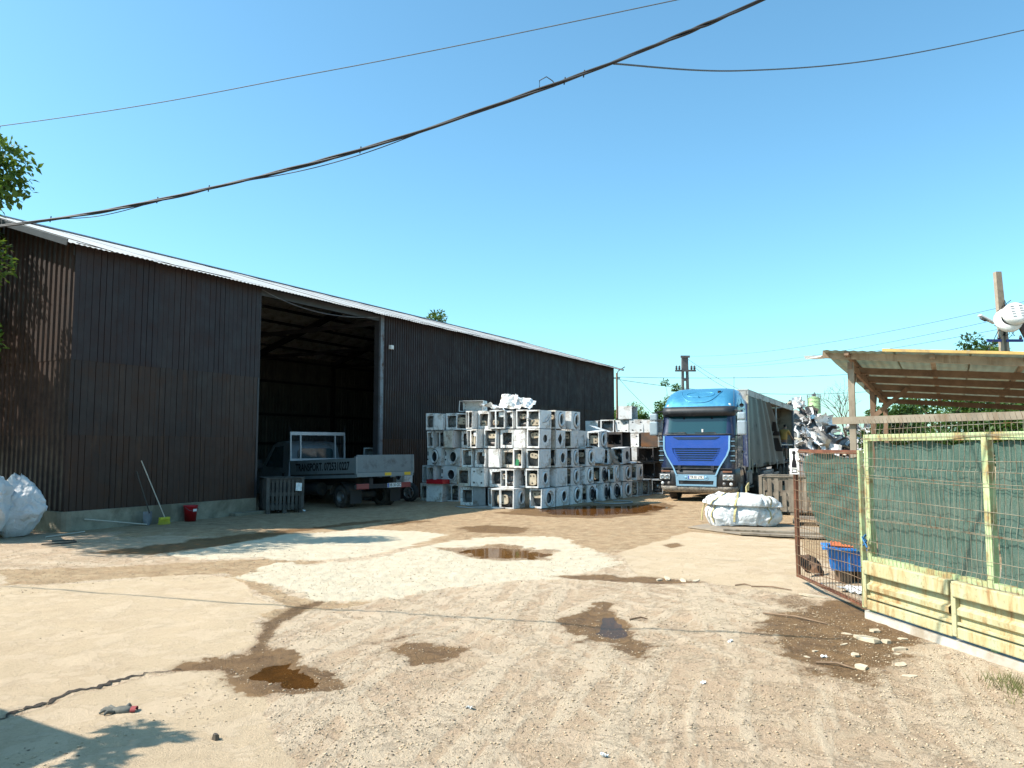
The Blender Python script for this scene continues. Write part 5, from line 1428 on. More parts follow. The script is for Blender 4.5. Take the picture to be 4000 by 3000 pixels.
# local X runs towards the camera, local +Y is the far (right) side, -Y ... the side seen is local -Y
FL_ = 5.2
def fpost(x, z1=1.96, w=.07):
    MB().box(x - w / 2, x + w / 2, -.035, .035, .08, z1, bev=.006).build('post', M_GREENP, fence)
for x in (.04, 1.68, 3.3, 4.95): fpost(x)
MB().box(0, FL_, -.03, .03, 1.90, 1.97, bev=.006).build('top_rail', M_GREENP, fence)
MB().box(0, FL_, -.03, .03, .62, .67).build('middle_rail', M_GREENP, fence)
# dropside boards: two pressed panels per section
for i in range(4):
    x0 = .02 + i * 1.28; x1 = x0 + 1.24
    MB().box(x0, x1, -.045, -.03, .12, .615).build('board_sheet', M_YGREEN, fence)
    MB().box(x0, x1, -.112, -.0455, .485, .625, bev=.012).build('board_top_rib', M_YGREEN, fence)
    MB().box(x0, x1, -.085, -.0455, .115, .215, bev=.012).build('board_bottom_rib', M_YGREEN, fence)
    m = MB(); P = []
    for z, y in ((.30, -.0465), (.325, -.082), (.375, -.086), (.40, -.0465)): P.append([(x0 + .03, y, z), (x1 - .03, y, z)])
    m.surf(P, 0, False); m.build('board_pressing', M_YGREEN, fence)
    MB().box(x0 - .028, x0 + .028, -.095, -.046, .13, .60, bev=.008).build('board_upright', M_YGREEN, fence)
    MB().box(x0, x1, -.082, -.0455, .235, .262, bev=.006).build('board_bead', M_YGREEN, fence)
MB().box(-.05, FL_, -.06, .10, -.12, .085, bev=.015).jitter(.006, 4).build('kerb_strip', M_KERB, fence)
# shade net behind the wires: wavy sheet
def net(x0, x1, z0, z1, y, n=70, k=40, seed=0, hem=.02):
    P = []
    xs = np.linspace(x0, x1, n)
    for j in range(k):
        v = j / (k - 1)
        z = z0 + (z1 - z0) * v
        row = []
        for i, x in enumerate(xs):
            w = .020 * math.sin(x * 5 + seed) * math.sin(v * 9 + x * 2) + .012 * math.sin(x * 23 + v * 6 + seed) + .006 * math.sin(x * 61 + v * 17)
            row.append((x, y + w, z + (hem * math.sin(x * 9 + seed) if j in (0, k - 1) else 0)))
        P.append(row)
    return MB().surf(P, 0, True)
for i, (a, b) in enumerate(((.09, 1.63), (1.73, 3.25), (3.35, 4.9))): net(a, b, .64, 1.875, .02, seed=i * 3).build('shade_net', M_NET, fence)
# wire mesh with V folds, bent here and there
def wire_panel(x0, x1, z0, z1, ydo, pitch=.052, r=.0028, folds=(), seed=0, bend=.02, hz=.2, spikes=0):
    m = MB(); rr = random.Random(seed)
    zs = []
    z = z0
    while z <= z1: zs.append(z); z += .05
    n = int((x1 - x0) / pitch)
    def yy(x, z):
        y = ydo
        for f in folds:
            d = abs(z - f)
            if d < .05: y -= .028 * (1 - d / .05)
        y += bend * math.sin(x * 2.1 + seed) * math.sin(z * 2.3 + 1) + bend * .5 * math.sin(x * 5.3 + z * 3)
        return y
    for i in range(n + 1):
        x = x0 + i * pitch
        wob = rr.uniform(-.004, .004)
        pts = [(x + wob + .006 * math.sin(zz * 4 + x * 3 + seed) + bend * .3 * math.sin(zz * 3 + x), yy(x, zz), zz) for zz in zs]
        if spikes: pts += [(x + wob, yy(x, z1), z1 + .05), (x + wob - .0, yy(x, z1) - .02, z1 + .11)]
        m.tube(pts, r, 4, caps=False)
    hs = []
    z = z0 + .02
    while z < z1: hs.append(z); z += hz
    for f in folds: hs += [f - .05, f + .05]
    for hz_ in hs:
        m.tube([(x0 + (x1 - x0) * t, yy(x0 + (x1 - x0) * t, hz_) - .004, hz_ + .012 * math.sin(t * 7 + hz_ * 5 + seed)) for t in [q / 30 for q in range(31)]], r * 1.15, 4, caps=False)
    return m
w = wire_panel(.03, 5.15, .60, 2.02, -.055, .062, .0026, (.68, 1.12, 1.58, 1.98), 1, .018, .22, spikes=1).build('wire_mesh', M_WIRE, fence); w['kind'] = 'stuff'
hose_ = MB().tube([(.06, -.08, .9), (.03, -.1, .86), (.08, -.11, .82), (.02, -.09, .78), (.09, -.1, .84), (.05, -.12, .88), (.1, -.1, .77)], .012, 5).build('blue_tie', mat('blue_rag', (.03, .14, .30), .8), fence)

# gate leaf standing open
GX, GY = 3.84, 8.50
gate = thing('gate_leaf', 'open rusty gate leaf with torn green netting behind wire grid', 'gate', (GX, GY, 0), math.pi / 2)
GL = 2.0
MB().box(0, .05, -.025, .025, .10, 1.80, bev=.005).build('hinge_upright', M_GREENP, gate)
MB().box(GL - .05, GL, -.025, .025, .10, 1.80, bev=.005).build('outer_upright', M_RUSTF, gate)
MB().box(.051, GL - .051, -.02, .02, 1.755, 1.80, bev=.004).build('top_rail', M_RUSTF, gate)
MB().box(.051, GL - .051, -.02, .02, .10, .135, bev=.004).build('bottom_rail', M_RUSTF, gate)
w = wire_panel(.02, GL - .02, .12, 1.78, .035, .085, .0035, (), 5, .014, .125).build('wire_mesh', mat('rusty_wire', (.22, .15, .09), .7, .2, .3, 12, dirt=(.14, .06, .03), dirt_amt=.4), gate); w['kind'] = 'stuff'
# torn net: hangs lower near the hinge, ragged edge
P = []; rr = random.Random(3)
for i in range(44):
    u = i / 43; x = .06 + u * 1.70
    bot = .66 + .06 * math.sin(x * 3) + (.40 * max(0, (u - .62) / .38) ** 1.2 if u > .62 else 0) + rr.uniform(-.02, .02)
    if u > .8: bot += .35 * (u - .8) / .2
    col_ = []
    for j in range(34):
        v = j / 33; z = 1.74 + (bot - 1.74) * v - .03 * math.sin(u * 8)
        col_.append((x - .10 * v * u, -.03 + .02 * math.sin(x * 6 + z * 3) + .012 * math.sin(z * 19 + x * 9), z))
    P.append(col_)
MB().surf(P, 0, True).build('torn_net', M_NET, gate)
# poster on the outer top corner: white card with a bottle-shaped print
po = thing('poster', 'white poster with dark bottle print tied to gate top corner', 'poster', (GX - .05, GY + GL - .12, 1.64), -math.pi / 2 + .5)
MB().box(-.075, .075, -.003, .003, -.17, .17).build('card', M_PLATE, po)
prof = [(.020, .14), (.030, .13), (.030, .10), (.018, .09), (.020, .04), (.036, -.01), (.042, -.04), (.042, -.085)]
m = MB().prism([(r_, z) for r_, z in prof] + [(-r_, z) for r_, z in prof[::-1]], 0, .0012, M=Matrix(((1, 0, 0, 0), (0, 0, -1, -.0032), (0, 1, 0, 0), (0, 0, 0, 1))))
m.build('bottle_print', M_INK, po)
for z0, z1, x0, x1 in ((-.11, -.095, -.05, .05), (-.135, -.118, -.045, -.02), (-.135, -.118, .02, .045), (-.158, -.142, -.05, .05), (.152, .158, -.06, .03)):
    MB().box(x0, x1, -.0042, -.0032, z0, z1).build('print_bar', M_INK, po)

# lean-to: posts, beams, translucent sheets
M_TIMB = mat('sawn_timber', (.33, .27, .20), .8, 0, .25, 3, dirt=(.22, .155, .10), dirt_amt=.35, streak=True, bump=.35, bump_scale=20, rnd=.15)
M_TIMBR = mat('brown_timber', (.185, .115, .072), .8, 0, .25, 3, dirt=(.12, .075, .05), dirt_amt=.35, bump=.35, bump_scale=20, rnd=.2)
def poly_mat():
    t = NT('green_fibreglass'); v = t.vec('Object'); n = t.noise(v, 1.6, 5, .65)
    c = t.mix(t.mapr(n, .35, .65), (.16, .19, .13), (.085, .11, .075)); c = t.mix(t.mapr(t.noise(v, 3.5, 5, .7), .45, .65, 0, .7), c, (.17, .12, .05)); c = t.mix(t.mapr(t.rand(), 0, 1, 0, .5), c, (.12, .15, .125))
    t.P(color=c, rough=.45)
    tl = t.new('BsdfTranslucent'); t.l(c, tl.inputs[0]); mx = t.new('MixShader'); mx.inputs[0].default_value = .4
    t.l(t.b.outputs[0], mx.inputs[1]); t.l(tl.outputs[0], mx.inputs[2]); t.l(mx.outputs[0], t.out.inputs[0]); return t.mat
M_POLY = poly_mat()
KX, KY = Vector((.869, -.494, 0)), Vector((.494, .869, 0))
SH0 = Vector((5.72, 13.0, 0))
sh = thing('lean_to_shelter', 'timber lean-to with translucent green fibreglass roof behind the fence', 'shelter', SH0, math.atan2(-.494, .869))
# local X = to the right, local Y = away, roof height falls to the right
def rh(x, y): return 3.36 - .085 * x - .030 * y
def lb(name, p0, p1, w, h, m, z0=0, z1=0):
    return MB().beam(p0, p1, w, h).jitter(.005, hash(name + str(p0)) % 999).build(name, m, sh)
for x, y, mm in ((.03, .0, M_TIMB), (.0, 4.4, M_TIMBR), (.0, 8.2, M_TIMBR), (5.2, .1, M_TIMB), (5.2, 4.4, M_TIMBR), (5.2, 8.2, M_TIMBR)):
    MB().box(x - .05, x + .05, y - .05, y + .05, -.05, rh(x, y) - .10, bev=.006).build('post', mm, sh)
# front board at eye height, front plate, ridge board
lb('front_board', (-.28, -.075, 2.27), (5.6, -.075, 2.36), .04, .125, M_TIMB)
lb('front_beam', (-.40, -.06, rh(-.45, 0) + .02), (5.7, -.06, rh(5.7, 0) - .08), .05, .13, M_TIMB)
for y, mm in ((1.35, M_TIMBR), (2.8, M_TIMBR), (4.4, M_TIMBR), (6.2, M_TIMBR), (8.2, M_TIMBR)):
    lb('cross_beam', (-.15, y, rh(-.15, y) - .09), (5.7, y, rh(5.7, y) - .09), .06, .12, mm)
for x, mm in ((.0, M_TIMBR), (1.25, M_TIMB), (2.5, M_TIMB), (3.75, M_TIMB), (5.2, M_TIMB)):
    lb('rafter', (x, -.35, rh(x, -.35) + .005), (x, 8.6, rh(x, 8.6) + .005), .075, .06, mm)
lb('brace', (.02, .1, 2.75), (.02, 1.0, rh(0, 1) - .1), .04, .09, M_TIMBR); lb('brace', (.02, 4.5, 2.6), (.02, 5.3, rh(0, 5.3) - .1), .04, .09, M_TIMBR)
lb('brace', (.05, 4.3, 2.5), (.7, 4.3, rh(.7, 4.3) - .1), .04, .09, M_TIMBR); lb('side_plate', (.03, -.1, rh(0, 0) - .16), (.03, 8.4, rh(0, 8.4) - .16), .05, .10, M_TIMBR)
lb('foot_brace', (.06, -.05, 1.55), (.75, -.2, 1.15), .03, .12, M_TIMB)
for i in range(6):
    x0 = -.36 + i * 1.06
    for j, (ya, yb) in enumerate(((-.42, 3.0), (2.9, 6.0), (5.9, 8.9))):
        m = ribbed(1.09, 0, 1, .136, .012, 'wave'); n = len(m.v) // 2; P = []
        dz = .045 + .006 * (i % 2) + .008 * j
        ya_ = ya + random.uniform(-.06, .06)
        for t in (0, .5, 1):
            y = ya_ + (yb - ya_) * t
            P.append([(x0 + xx, y, rh(x0 + xx, y) + dz + yy - .02 * math.sin(math.pi * t)) for xx, yy, zz in m.v[:n]])
        MB().surf(P, 0, True).build('roof_sheet', M_POLY, sh)
# weathered batten along the front edge, white off-cut at the corner
M_YB = mat('yellowed_batten', (.50, .33, .10), .7, 0, .25, 4, dirt=(.3, .2, .1), dirt_amt=.3)
lb('edge_batten', (.55, -.47, rh(.55, -.47) + .055), (5.8, -.47, rh(5.8, -.47) + .055), .03, .045, M_YB)
MB().box(-.70, -.42, -.10, .06, rh(-.4, 0) - .03, rh(-.4, 0) + .0).jitter(.02, 2).build('gutter_offcut', M_WHITEP, sh)

# blue tub and junk behind the gate leaf
M_BLUEP = mat('blue_plastic', (.02, .20, .58), .4, 0, .15, 3, dirt=(.012, .09, .28), dirt_amt=.25)
tub = thing('blue_tub', 'bright blue plastic tub on blocks behind the gate leaf', 'tub', (4.62, 10.75, .16), R(-20))
rows = []
for z, hw, hd in ((0, .22, .20), (.30, .265, .235)):
    rows.append([(x, y, z) for x, y in ((-hw, -hd), (hw, -hd), (hw, hd), (-hw, hd))])
m = MB().surf(rows, 0, False, True); m.add(rows[0], [(0, 1, 2, 3)])
m.build('tub_wall', M_BLUEP, tub)
MB().ringplate([(-.33, -.30), (.33, -.30), (.33, .30), (-.33, .30)], [(-.255, -.225), (.255, -.225), (.255, .225), (-.255, .225)], .285, .31).build('tub_rim', M_BLUEP, tub)
for x in (-.15, .0, .15): MB().box(x - .012, x + .012, -.268, -.23, .01, .28).build('tub_rib', M_BLUEP, tub)
for i, (x, y) in enumerate(((4.52, 10.68), (4.78, 10.72))):
    o = tag(MB().box(-.08, .08, -.1, .1, -.03, .155, bev=.01).jitter(.01, i).build('wood_block', M_TIMBR), ['left', 'right'][i] + ' wooden block under the blue tub', 'block', 'blocks under tub'); o.location = (x, y, 0)
o = tag(MB().box(-.22, .22, -.15, .15, 0, .02, M=Matrix.Rotation(.25, 4, 'X')).build('orange_lid', mat('orange_plastic', (.50, .13, .05), .5)), 'orange lid lying on top of the blue tub', 'lid'); o.location = (4.66, 10.85, .50); o.rotation_euler = (.1, .05, -.3)
crumple('dark_scrap', 'dark brown bent scrap sheet left of the blue tub', 'scrap', .5, .3, (4.28, 11.2, .16), (.9, .3, .4), M_RUSTBOX, 71, .05)
crumple('dark_scrap', 'black crumpled scrap right of the blue tub', 'scrap', .5, .5, (5.05, 10.8, .25), (1.2, .2, .9), M_DARKBOX, 72, .08)
crumple('white_rag', 'dirty white rag on ground by gate hinge', 'rag', .5, .35, (4.45, 9.95, .04), (.05, .05, .4), M_ENAM, 73, .03)

# round perforated lamp on a dark board at the picture's right edge
fl = thing('floodlight', 'white round perforated floodlight on dark brown board, upper right', 'floodlight', (4.63, 7.0, 3.06), 0)
M = Matrix.Rotation(R(70), 4, 'X') @ Matrix.Rotation(R(-12), 4, 'Y')
m = MB().lathe([(.001, .05), (.075, .048), (.098, .035), (.108, .0), (.105, -.03), (.06, -.05)], 28, M=M); m.build('lamp_head', M_WHITEP, fl)
m = MB().lathe([(.07, -.02), (.115, -.03), (.12, -.07), (.08, -.10), (.001, -.10)], 24, M=Matrix.Translation((-.035, .02, -.03)) @ M); m.build('lamp_base', M_WHITEP, fl)
for i in range(5):
    for j in (-1, 1):
        MB().box(j * .035 - .014, j * .035 + .014, -.052 + i * .026, -.044 + i * .026, .046, .0535, M=M).build('vent_slot', M_HOSE, fl)
MB().add([(.03, .02, -.08), (.22, .02, -.05), (.30, .02, -.6), (.15, .02, -.34), (.03, .05, -.08), (.22, .05, -.05), (.30, .05, -.6), (.15, .05, -.34)], [(3, 2, 1, 0), (4, 5, 6, 7), (0, 1, 5, 4), (1, 2, 6, 5), (2, 3, 7, 6), (3, 0, 4, 7)]).build('mount_board', mat('dark_brown_board', (.05, .03, .025), .7), fl)
MB().cyl((.27, .06, -.5), (.27, .06, -3.15), .04, n=10).build('mount_post', M_STEEL, fl)
MB().tube([(.12, .0, -.28), (.16, -.01, -.34), (.18, -.01, -.45), (.20, 0, -.7)], .006, 5).build('cable_tail', M_WHITEP, fl)
# ------------------------------------------------------------------ bulk bags
def bag_mat(name, col):
    t = NT(name); v = t.vec('Object'); n = t.noise(v, 3, 5, .6); f = t.noise(v, 70, 3, .6)
    c = t.mix(t.mapr(n, .45, .75, 0, .4), col, tuple(x * .72 for x in col))
    t.P(color=c, rough=.55, spec=.35, normal=t.bump(t.noise(v, 7, 5, .65, 1.6), .8, .05)); 
    tl = t.new('BsdfTranslucent'); t.l(c, tl.inputs[0]); mx = t.new('MixShader'); mx.inputs[0].default_value = .15
    t.l(t.b.outputs[0], mx.inputs[1]); t.l(tl.outputs[0], mx.inputs[2]); t.l(mx.outputs[0], t.out.inputs[0]); return t.mat
M_BAG = bag_mat('woven_white_bag', (.74, .75, .75))
M_STRAP = mat('ochre_strap', (.42, .36, .17), .8, 0, .2, 6)
M_MUDDY = mat('brown_contents', (.14, .06, .035), .9, 0, .3, 8)
def blob(nu, nv, shape, seed, crease=.06, fold=7):
    """closed bag skin: shape(theta, v) -> point, creased by ridged noise"""
    th = np.linspace(0, 2 * np.pi, nu, endpoint=False); v = np.linspace(0, 1, nv)
    TH, V = np.meshgrid(th, v)
    P = np.array([[shape(a, b) for a in th] for b in v])
    c = P.mean(axis=(0, 1))
    dirn = P - c; dirn /= (np.linalg.norm(dirn, axis=2, keepdims=True) + 1e-6)
    rg = np.random.default_rng(seed)
    # taut cloth: soft polyhedron of a few dozen pulled planes, then long folds
    D_ = dirn.reshape(-1, 3); npl = 34
    Nn = rg.normal(size=(npl, 3)); Nn /= np.linalg.norm(Nn, axis=1, keepdims=True); off_ = rg.uniform(.80, .99, npl)
    dt = np.clip(D_ @ Nn.T, .25, 1); rr_ = off_[None] / dt
    kk = 38.0; f = -np.log(np.exp(-kk * np.clip(rr_, .5, 2)).sum(1)) / kk
    f = np.clip(f, .72, 1.12)
    fold_ = np.zeros(len(D_))
    for i in range(26):      # tension folds: thin ridges along great circles
        ax = rg.normal(size=3); ax /= np.linalg.norm(ax); cen = D_[rg.integers(len(D_))]
        near = np.clip(1 - np.arccos(np.clip(D_ @ cen, -1, 1)) / rg.uniform(.5, 1.0), 0, 1)
        s_ = D_ @ ax - cen @ ax + .06 * np.sin(6 * (D_ @ np.roll(ax, 1)))
        fold_ += near ** 1.2 * (np.exp(-(s_ / .035) ** 2) - .7 * np.exp(-((s_ - .07) / .045) ** 2)) * rg.uniform(.4, 1)
    env = np.sin(np.pi * np.clip(V, .04, .96)).ravel() ** .35
    Pf = c + (P.reshape(-1, 3) - c) * (1 + (f - 1) * env)[:, None] + D_ * (crease * .55 * fold_ * env)[:, None]
    for npt, amp, wd in ((46, .55, .05), (150, .28, .024)):
        Q = Pf[rg.choice(len(Pf), npt, replace=False)] * np.array([1, 1, .7]); ext = np.ptp(Pf[:, 0])
        dd = np.linalg.norm((Pf * np.array([1, 1, .7]))[:, None, :] - Q[None], axis=2); dd.partition(1, axis=1)
        e_ = -np.exp(-(dd[:, 1] - dd[:, 0]) / (wd * ext)); Pf = Pf + D_ * (crease * amp * (e_ - e_.mean()) * env)[:, None]
    P = Pf.reshape(P.shape)
    return [[tuple(p) for p in row] for row in P]
def sup(a, p): return math.copysign(abs(a) ** p, a)
def sack(name, label, loc, rz, w, d, h, seed, slump=.12, crease=.06, neck=.25):
    t = thing(name, label, 'bag', loc, rz)
    def shape(a, v):
        k = math.sin(math.pi * min(1, max(0, .03 + v * .97)) ** .8) ** .42 if v < .97 else .25
        bulge = 1 + slump * math.sin(math.pi * v) - (1 - neck) * max(0, v - .72) / .28 * .8
        x = sup(math.cos(a), .62) * w / 2 * k * bulge; y = sup(math.sin(a), .62) * d / 2 * k * bulge
        z = h * v ** .9 + .05 * h * math.sin(a * 2 + seed) * v
        return (x, y, max(z, .004))
    P = blob(150, 80, shape, seed, crease)
    P = [[(x, y, max(z, .0)) for x, y, z in r_] for r_ in P]
    m = MB().surf(P, 0, True, True); m.add(P[0], [tuple(range(len(P[0]) - 1, -1, -1))], 0, True); m.add(P[-1], [tuple(range(len(P[-1])))], 0, True)
    m.build('bag_skin', M_BAG, t)
    return t, P
t, P = sack('bulk_bag', 'tall white bulk bag at left edge before barn corner', (-10.42, 15.25, 0), .2, .92, .9, 1.58, 3, .08, .06, .35)
MB().tube([(-.15, -.15, 1.45), (-.1, -.2, 1.72), (.0, -.2, 1.75), (.06, -.2, 1.5)], .018, 6).build('lifting_loop', M_HOSE, t)
t, P = sack('bulk_bag', 'slumped white bulk bag nearest the barn corner on left', (-10.18, 15.95, 0), .7, .86, .85, 1.22, 8, .08, .06, .5)
t, P = sack('bulk_bag', 'white bulk bag at far left edge, lowest of the three', (-11.2, 15.9, 0), .4, 1.1, 1.0, 1.25, 15, .15, .06, .4)
# the slumped bag on the metal sheet in the sun
def shape(a, v):
    # broad slumped sack: full at the foot, top sagging into an off-centre mouth
    k = (.86 + .14 * math.sin(math.pi * min(1, v / .5)) if v < .5 else 1 - .62 * ((v - .5) / .5) ** 1.5)
    x = sup(math.cos(a), .72) * .90 * k; y = sup(math.sin(a), .68) * .64 * k
    z = .84 * v ** .92 * (1 - .13 * math.cos(a - .4) * v)
    if v > .82: z -= (v - .82) * 1.3
    return (x + .12 * v, y + .14 * v, z)
P = blob(170, 84, shape, 23, .085, 8)
P = [[(x, y, max(z, .0)) for x, y, z in r_] for r_ in P]
bag = thing('slumped_bulk_bag', 'slumped white bulk bag with ochre straps lying on steel plate', 'bag', (5.33, 18.0, .03), R(-8))
m = MB().surf(P, 0, True, True); m.add(P[0], [tuple(range(len(P[0]) - 1, -1, -1))], 0, True); m.build('bag_skin', M_BAG, bag)
zt = max(p[2] for p in P[-1])
MB().add([(x * .98, y * .98, z - .02) for x, y, z in P[-1]], [tuple(range(len(P[-1])))]).build('contents', M_MUDDY, bag)
def strap_on(th_idx, v0, v1, name='strap', w=.045):
    rows = []
    for k in range(v0, v1):
        a = Vector(P[k][th_idx % len(P[0])]); nrm = Vector((a.x, a.y, a.z - .3)).normalized()
        tang = Vector((-nrm.y, nrm.x, 0)).normalized()
        a = a + nrm * .018
        rows.append([tuple(a - tang * w / 2), tuple(a + tang * w / 2)])
    m = MB().surf(rows, 0, True); m.surf([[r_[1], r_[0]] for r_ in [[tuple(Vector(p) - Vector((0, .004, 0))) for p in q] for q in rows]], 0, True); m.build(name, M_STRAP, bag)
for ti in (102, 121, 141, 160, 86): strap_on(ti, 6, 78)
MB().tube([(.05, -.35, .72), (.06, -.3, .88), (.12, -.25, .98), (.10, -.28, .80)], .022, 6).build('strap_end', M_STRAP, bag)
MB().tube([(-.86, -.25, .5), (-.93, -.3, .35), (-.95, -.32, .12)], .02, 6).build('strap_end', M_STRAP, bag)
# steel plates under it
M_PLATEST = mat('dusty_steel_plate', (.24, .20, .155), .8, .1, .25, 2, dirt=(.36, .28, .19), dirt_amt=.5, dirt_scale=1.2)
o = tag(MB().prism([(3.95, 17.5), (4.72, 16.1), (7.1, 14.9), (7.6, 16.6), (5.3, 19.2)], .016, .03).build('steel_plate', M_PLATEST), 'flat dusty steel plate under the slumped bulk bag', 'plate')
o = tag(MB().beam((4.55, 16.75, .055), (7.3, 15.5, .05), .10, .035).jitter(.006, 1).build('plank', M_WOOD), 'long grey plank lying on the steel plate', 'plank')
o = tag(MB().beam((4.72, 16.05, .05), (7.1, 14.9, .045), .13, .03).jitter(.006, 2).build('plank', M_WOOD), 'grey plank along the near edge of the steel plate', 'plank')
pal = thing('pallet', 'old pallet lying flat in front of the slatted crate', 'pallet', (6.55, 18.15, .035), R(-25))
for i in range(6): MB().box(0, 1.1, i * .15, i * .15 + .10, .10, .12).jitter(.004, i).build('deck_board', M_WOOD, pal)
for x in (0, .5, 1.0): MB().box(x, x + .1, 0, .85, .0, .099).build('bearer', M_WOOD, pal)

# ------------------------------------------------------------------ by the plinth: shovel, broom, bucket, poles
def leaning(name, label, cat, s, q, z, lean_s, parts):
    t = thing(name, label, cat, bp(s, q, z), BROT)
    for nm, mb, mm in parts: mb.build(nm, mm, t)
    return t
M_YELP = mat('yellow_bristle', (.55, .50, .04), .7, 0, .2, 9)
M_HANDLE = mat('pale_broom_handle', (.50, .44, .36), .6, 0, .1, 5)
M_DKH = mat('dark_handle', (.06, .05, .04), .7, 0, .2, 5)
h = MB().cyl((.0, -.02, .16), (-.42, .33, 1.50), .0125, n=8)
b = MB().box(-.13, .13, -.05, .03, .11, .17, bev=.012)
br = MB()
for i in range(14):
    for j in range(3): 
        x = -.125 + i * .019; br.cyl((x, -.03 + j * .02, .115), (x * 1.12, -.04 + j * .03, .0), .008, .006, 5)
leaning('broom', 'yellow broom leaning on the barn plinth', 'broom', 2.15, .42, 0, 0, (('handle', h, M_HANDLE), ('broom_head', b, M_YELP), ('bristles', br, M_YELP)))
h = MB().cyl((.02, -.02, .28), (-.16, .26, 1.25), .016, n=8)
P2 = []
for j in range(7):
    v = j / 6; hw = .115 * (1 - .35 * max(0, (.35 - v)) / .35) ; 
    P2.append([((i / 6 - .5) * 2 * hw * (1 if v > .15 else .75), .035 * (abs(i / 6 - .5) * 2) ** 2 - .02 + .05 * v * .3, .005 + .32 * v) for i in range(7)])
leaning('shovel', 'grey steel shovel leaning on the barn plinth left of the broom', 'shovel', 1.80, .32, 0, 0, (('handle', h, M_DKH), ('blade', MB().surf(P2, 0, True), M_STEEL_G)))
bk = thing('bucket', 'red plastic bucket standing against the barn plinth', 'bucket', bp(2.98, .28), BROT)
MB().lathe([(.001, .01), (.125, .01), (.13, 0), (.165, .36), (.175, .365), (.172, .385), (.16, .38), (.155, .36), (.122, .03), (.001, .03)], 30).build('bucket_wall', M_RED, bk)
MB().tube([(.17, 0, .36), (.14, -.12, .28), (.0, -.185, .24), (-.14, -.12, .28), (-.17, 0, .36)], .005, 5).build('bucket_handle', M_STEEL_G, bk)
crumple('label_patch', None, None, .1, .07, (0, -.164, .27), (1.66, 0, 0), M_PLATE, 4, .002).parent = bk
for lb_, p0, p1, r_ in (('thin pole resting across foot of barn plinth', bp(.4, .12, .25), bp(1.75, .35, .03), .014), ('pale stick on ground before barn corner', bp(-.8, .80, .025), bp(.15, .55, .03), .015)):
    tag(MB().cyl(p0, p1, r_, n=7).build('pole_stick', M_HANDLE), lb_, 'stick')
hose('dark bent rod on ground beside the white bags', [(-8.85, 15.0, .02), (-8.5, 15.05, .03), (-8.3, 14.75, .03), (-8.75, 14.5, .02)], .016, M_DKH, 'bent_rod', 'rod')
crumple('paper_scrap', 'pale crumpled wrapper on ground before dark crate', 'paper', .3, .14, (-6.0, 22.0, .05), (.1, .1, .4), M_WHITEP, 41, .04)
crumple('paper_scrap', 'grey flattened wrapper on ground left of pale wrapper', 'paper', .34, .16, (-6.35, 21.6, .03), (.05, .1, .2), M_HOSE, 42, .03)
# cracked shoe-like glove in the foreground
gl = thing('work_glove', 'grimy grey work glove with red cuff lying on concrete', 'glove', (-2.69, 5.48, .012), R(10))
P3 = []; M_GLOVE = mat('grimy_glove', (.13, .13, .11), .85, 0, .3, 9, dirt=(.06, .055, .045), dirt_amt=.5)
for k in range(12):
    a = 2 * math.pi * k / 12; P3.append((.07 * math.cos(a), .045 * math.sin(a)))
m = MB()
m.surf([[(x * s_, y * s_, z) for x, y in P3] for s_, z in ((.9, 0), (1.05, .012), (.95, .03), (.55, .04), (.05, .042))], 0, True, True); 
m.build('palm', M_GLOVE, gl)
for i, (x, y, a, L) in enumerate(((-.06, .03, 2.6, .07), (-.07, .008, 2.9, .08), (-.068, -.015, 3.3, .075), (-.05, -.035, 3.7, .06), (.01, .045, 1.3, .055))):
    MB().tube([(x, y, .018), (x + math.cos(a) * L * .6, y + math.sin(a) * L * .6, .03), (x + math.cos(a) * L, y + math.sin(a) * L, .012)], [.013, .012, .008], 7).build('finger', M_GLOVE, gl)
MB().surf([[(.055 + dx, .042 * math.cos(a), .018 + .02 * math.sin(a)) for a in [2 * math.pi * k / 10 for k in range(10)]] for dx in (0, .035)], 0, True, True).build('cuff', mat('faded_red_knit', (.28, .05, .05), .8), gl)

# ------------------------------------------------------------------ trees and bushes
def leaf_mat(name, c1, c2, c3):
    t = NT(name); g = t.new('NewGeometry'); n = t.noise(t.vec('Object'), 1.1, 3, .6)
    r = g.outputs['Random Per Island']
    c = t.mix(r, c1, c2); c = t.mix(t.mapr(n, .45, .7, 0, .6), c, c3)
    t.P(color=c, rough=.5, spec=.35)
    tl = t.new('BsdfTranslucent'); t.l(t.mix(.4, c, (.16, .24, .02)), tl.inputs[0]); mx = t.new('MixShader'); mx.inputs[0].default_value = .35
    t.l(t.b.outputs[0], mx.inputs[1]); t.l(tl.outputs[0], mx.inputs[2]); t.l(mx.outputs[0], t.out.inputs[0]); return t.mat
M_LEAF = leaf_mat('leaf_green', (.030, .075, .014), (.055, .12, .020), (.085, .15, .022))
M_LEAFY = leaf_mat('leaf_yellowgreen', (.045, .10, .015), (.09, .16, .022), (.14, .19, .025))
M_LEAFD = leaf_mat('leaf_dark', (.022, .050, .014), (.04, .085, .02), (.05, .10, .022))
M_BARK = mat('bark', (.075, .055, .04), .9, 0, .3, 8, bump=.8, bump_scale=20, bump_dist=.02)
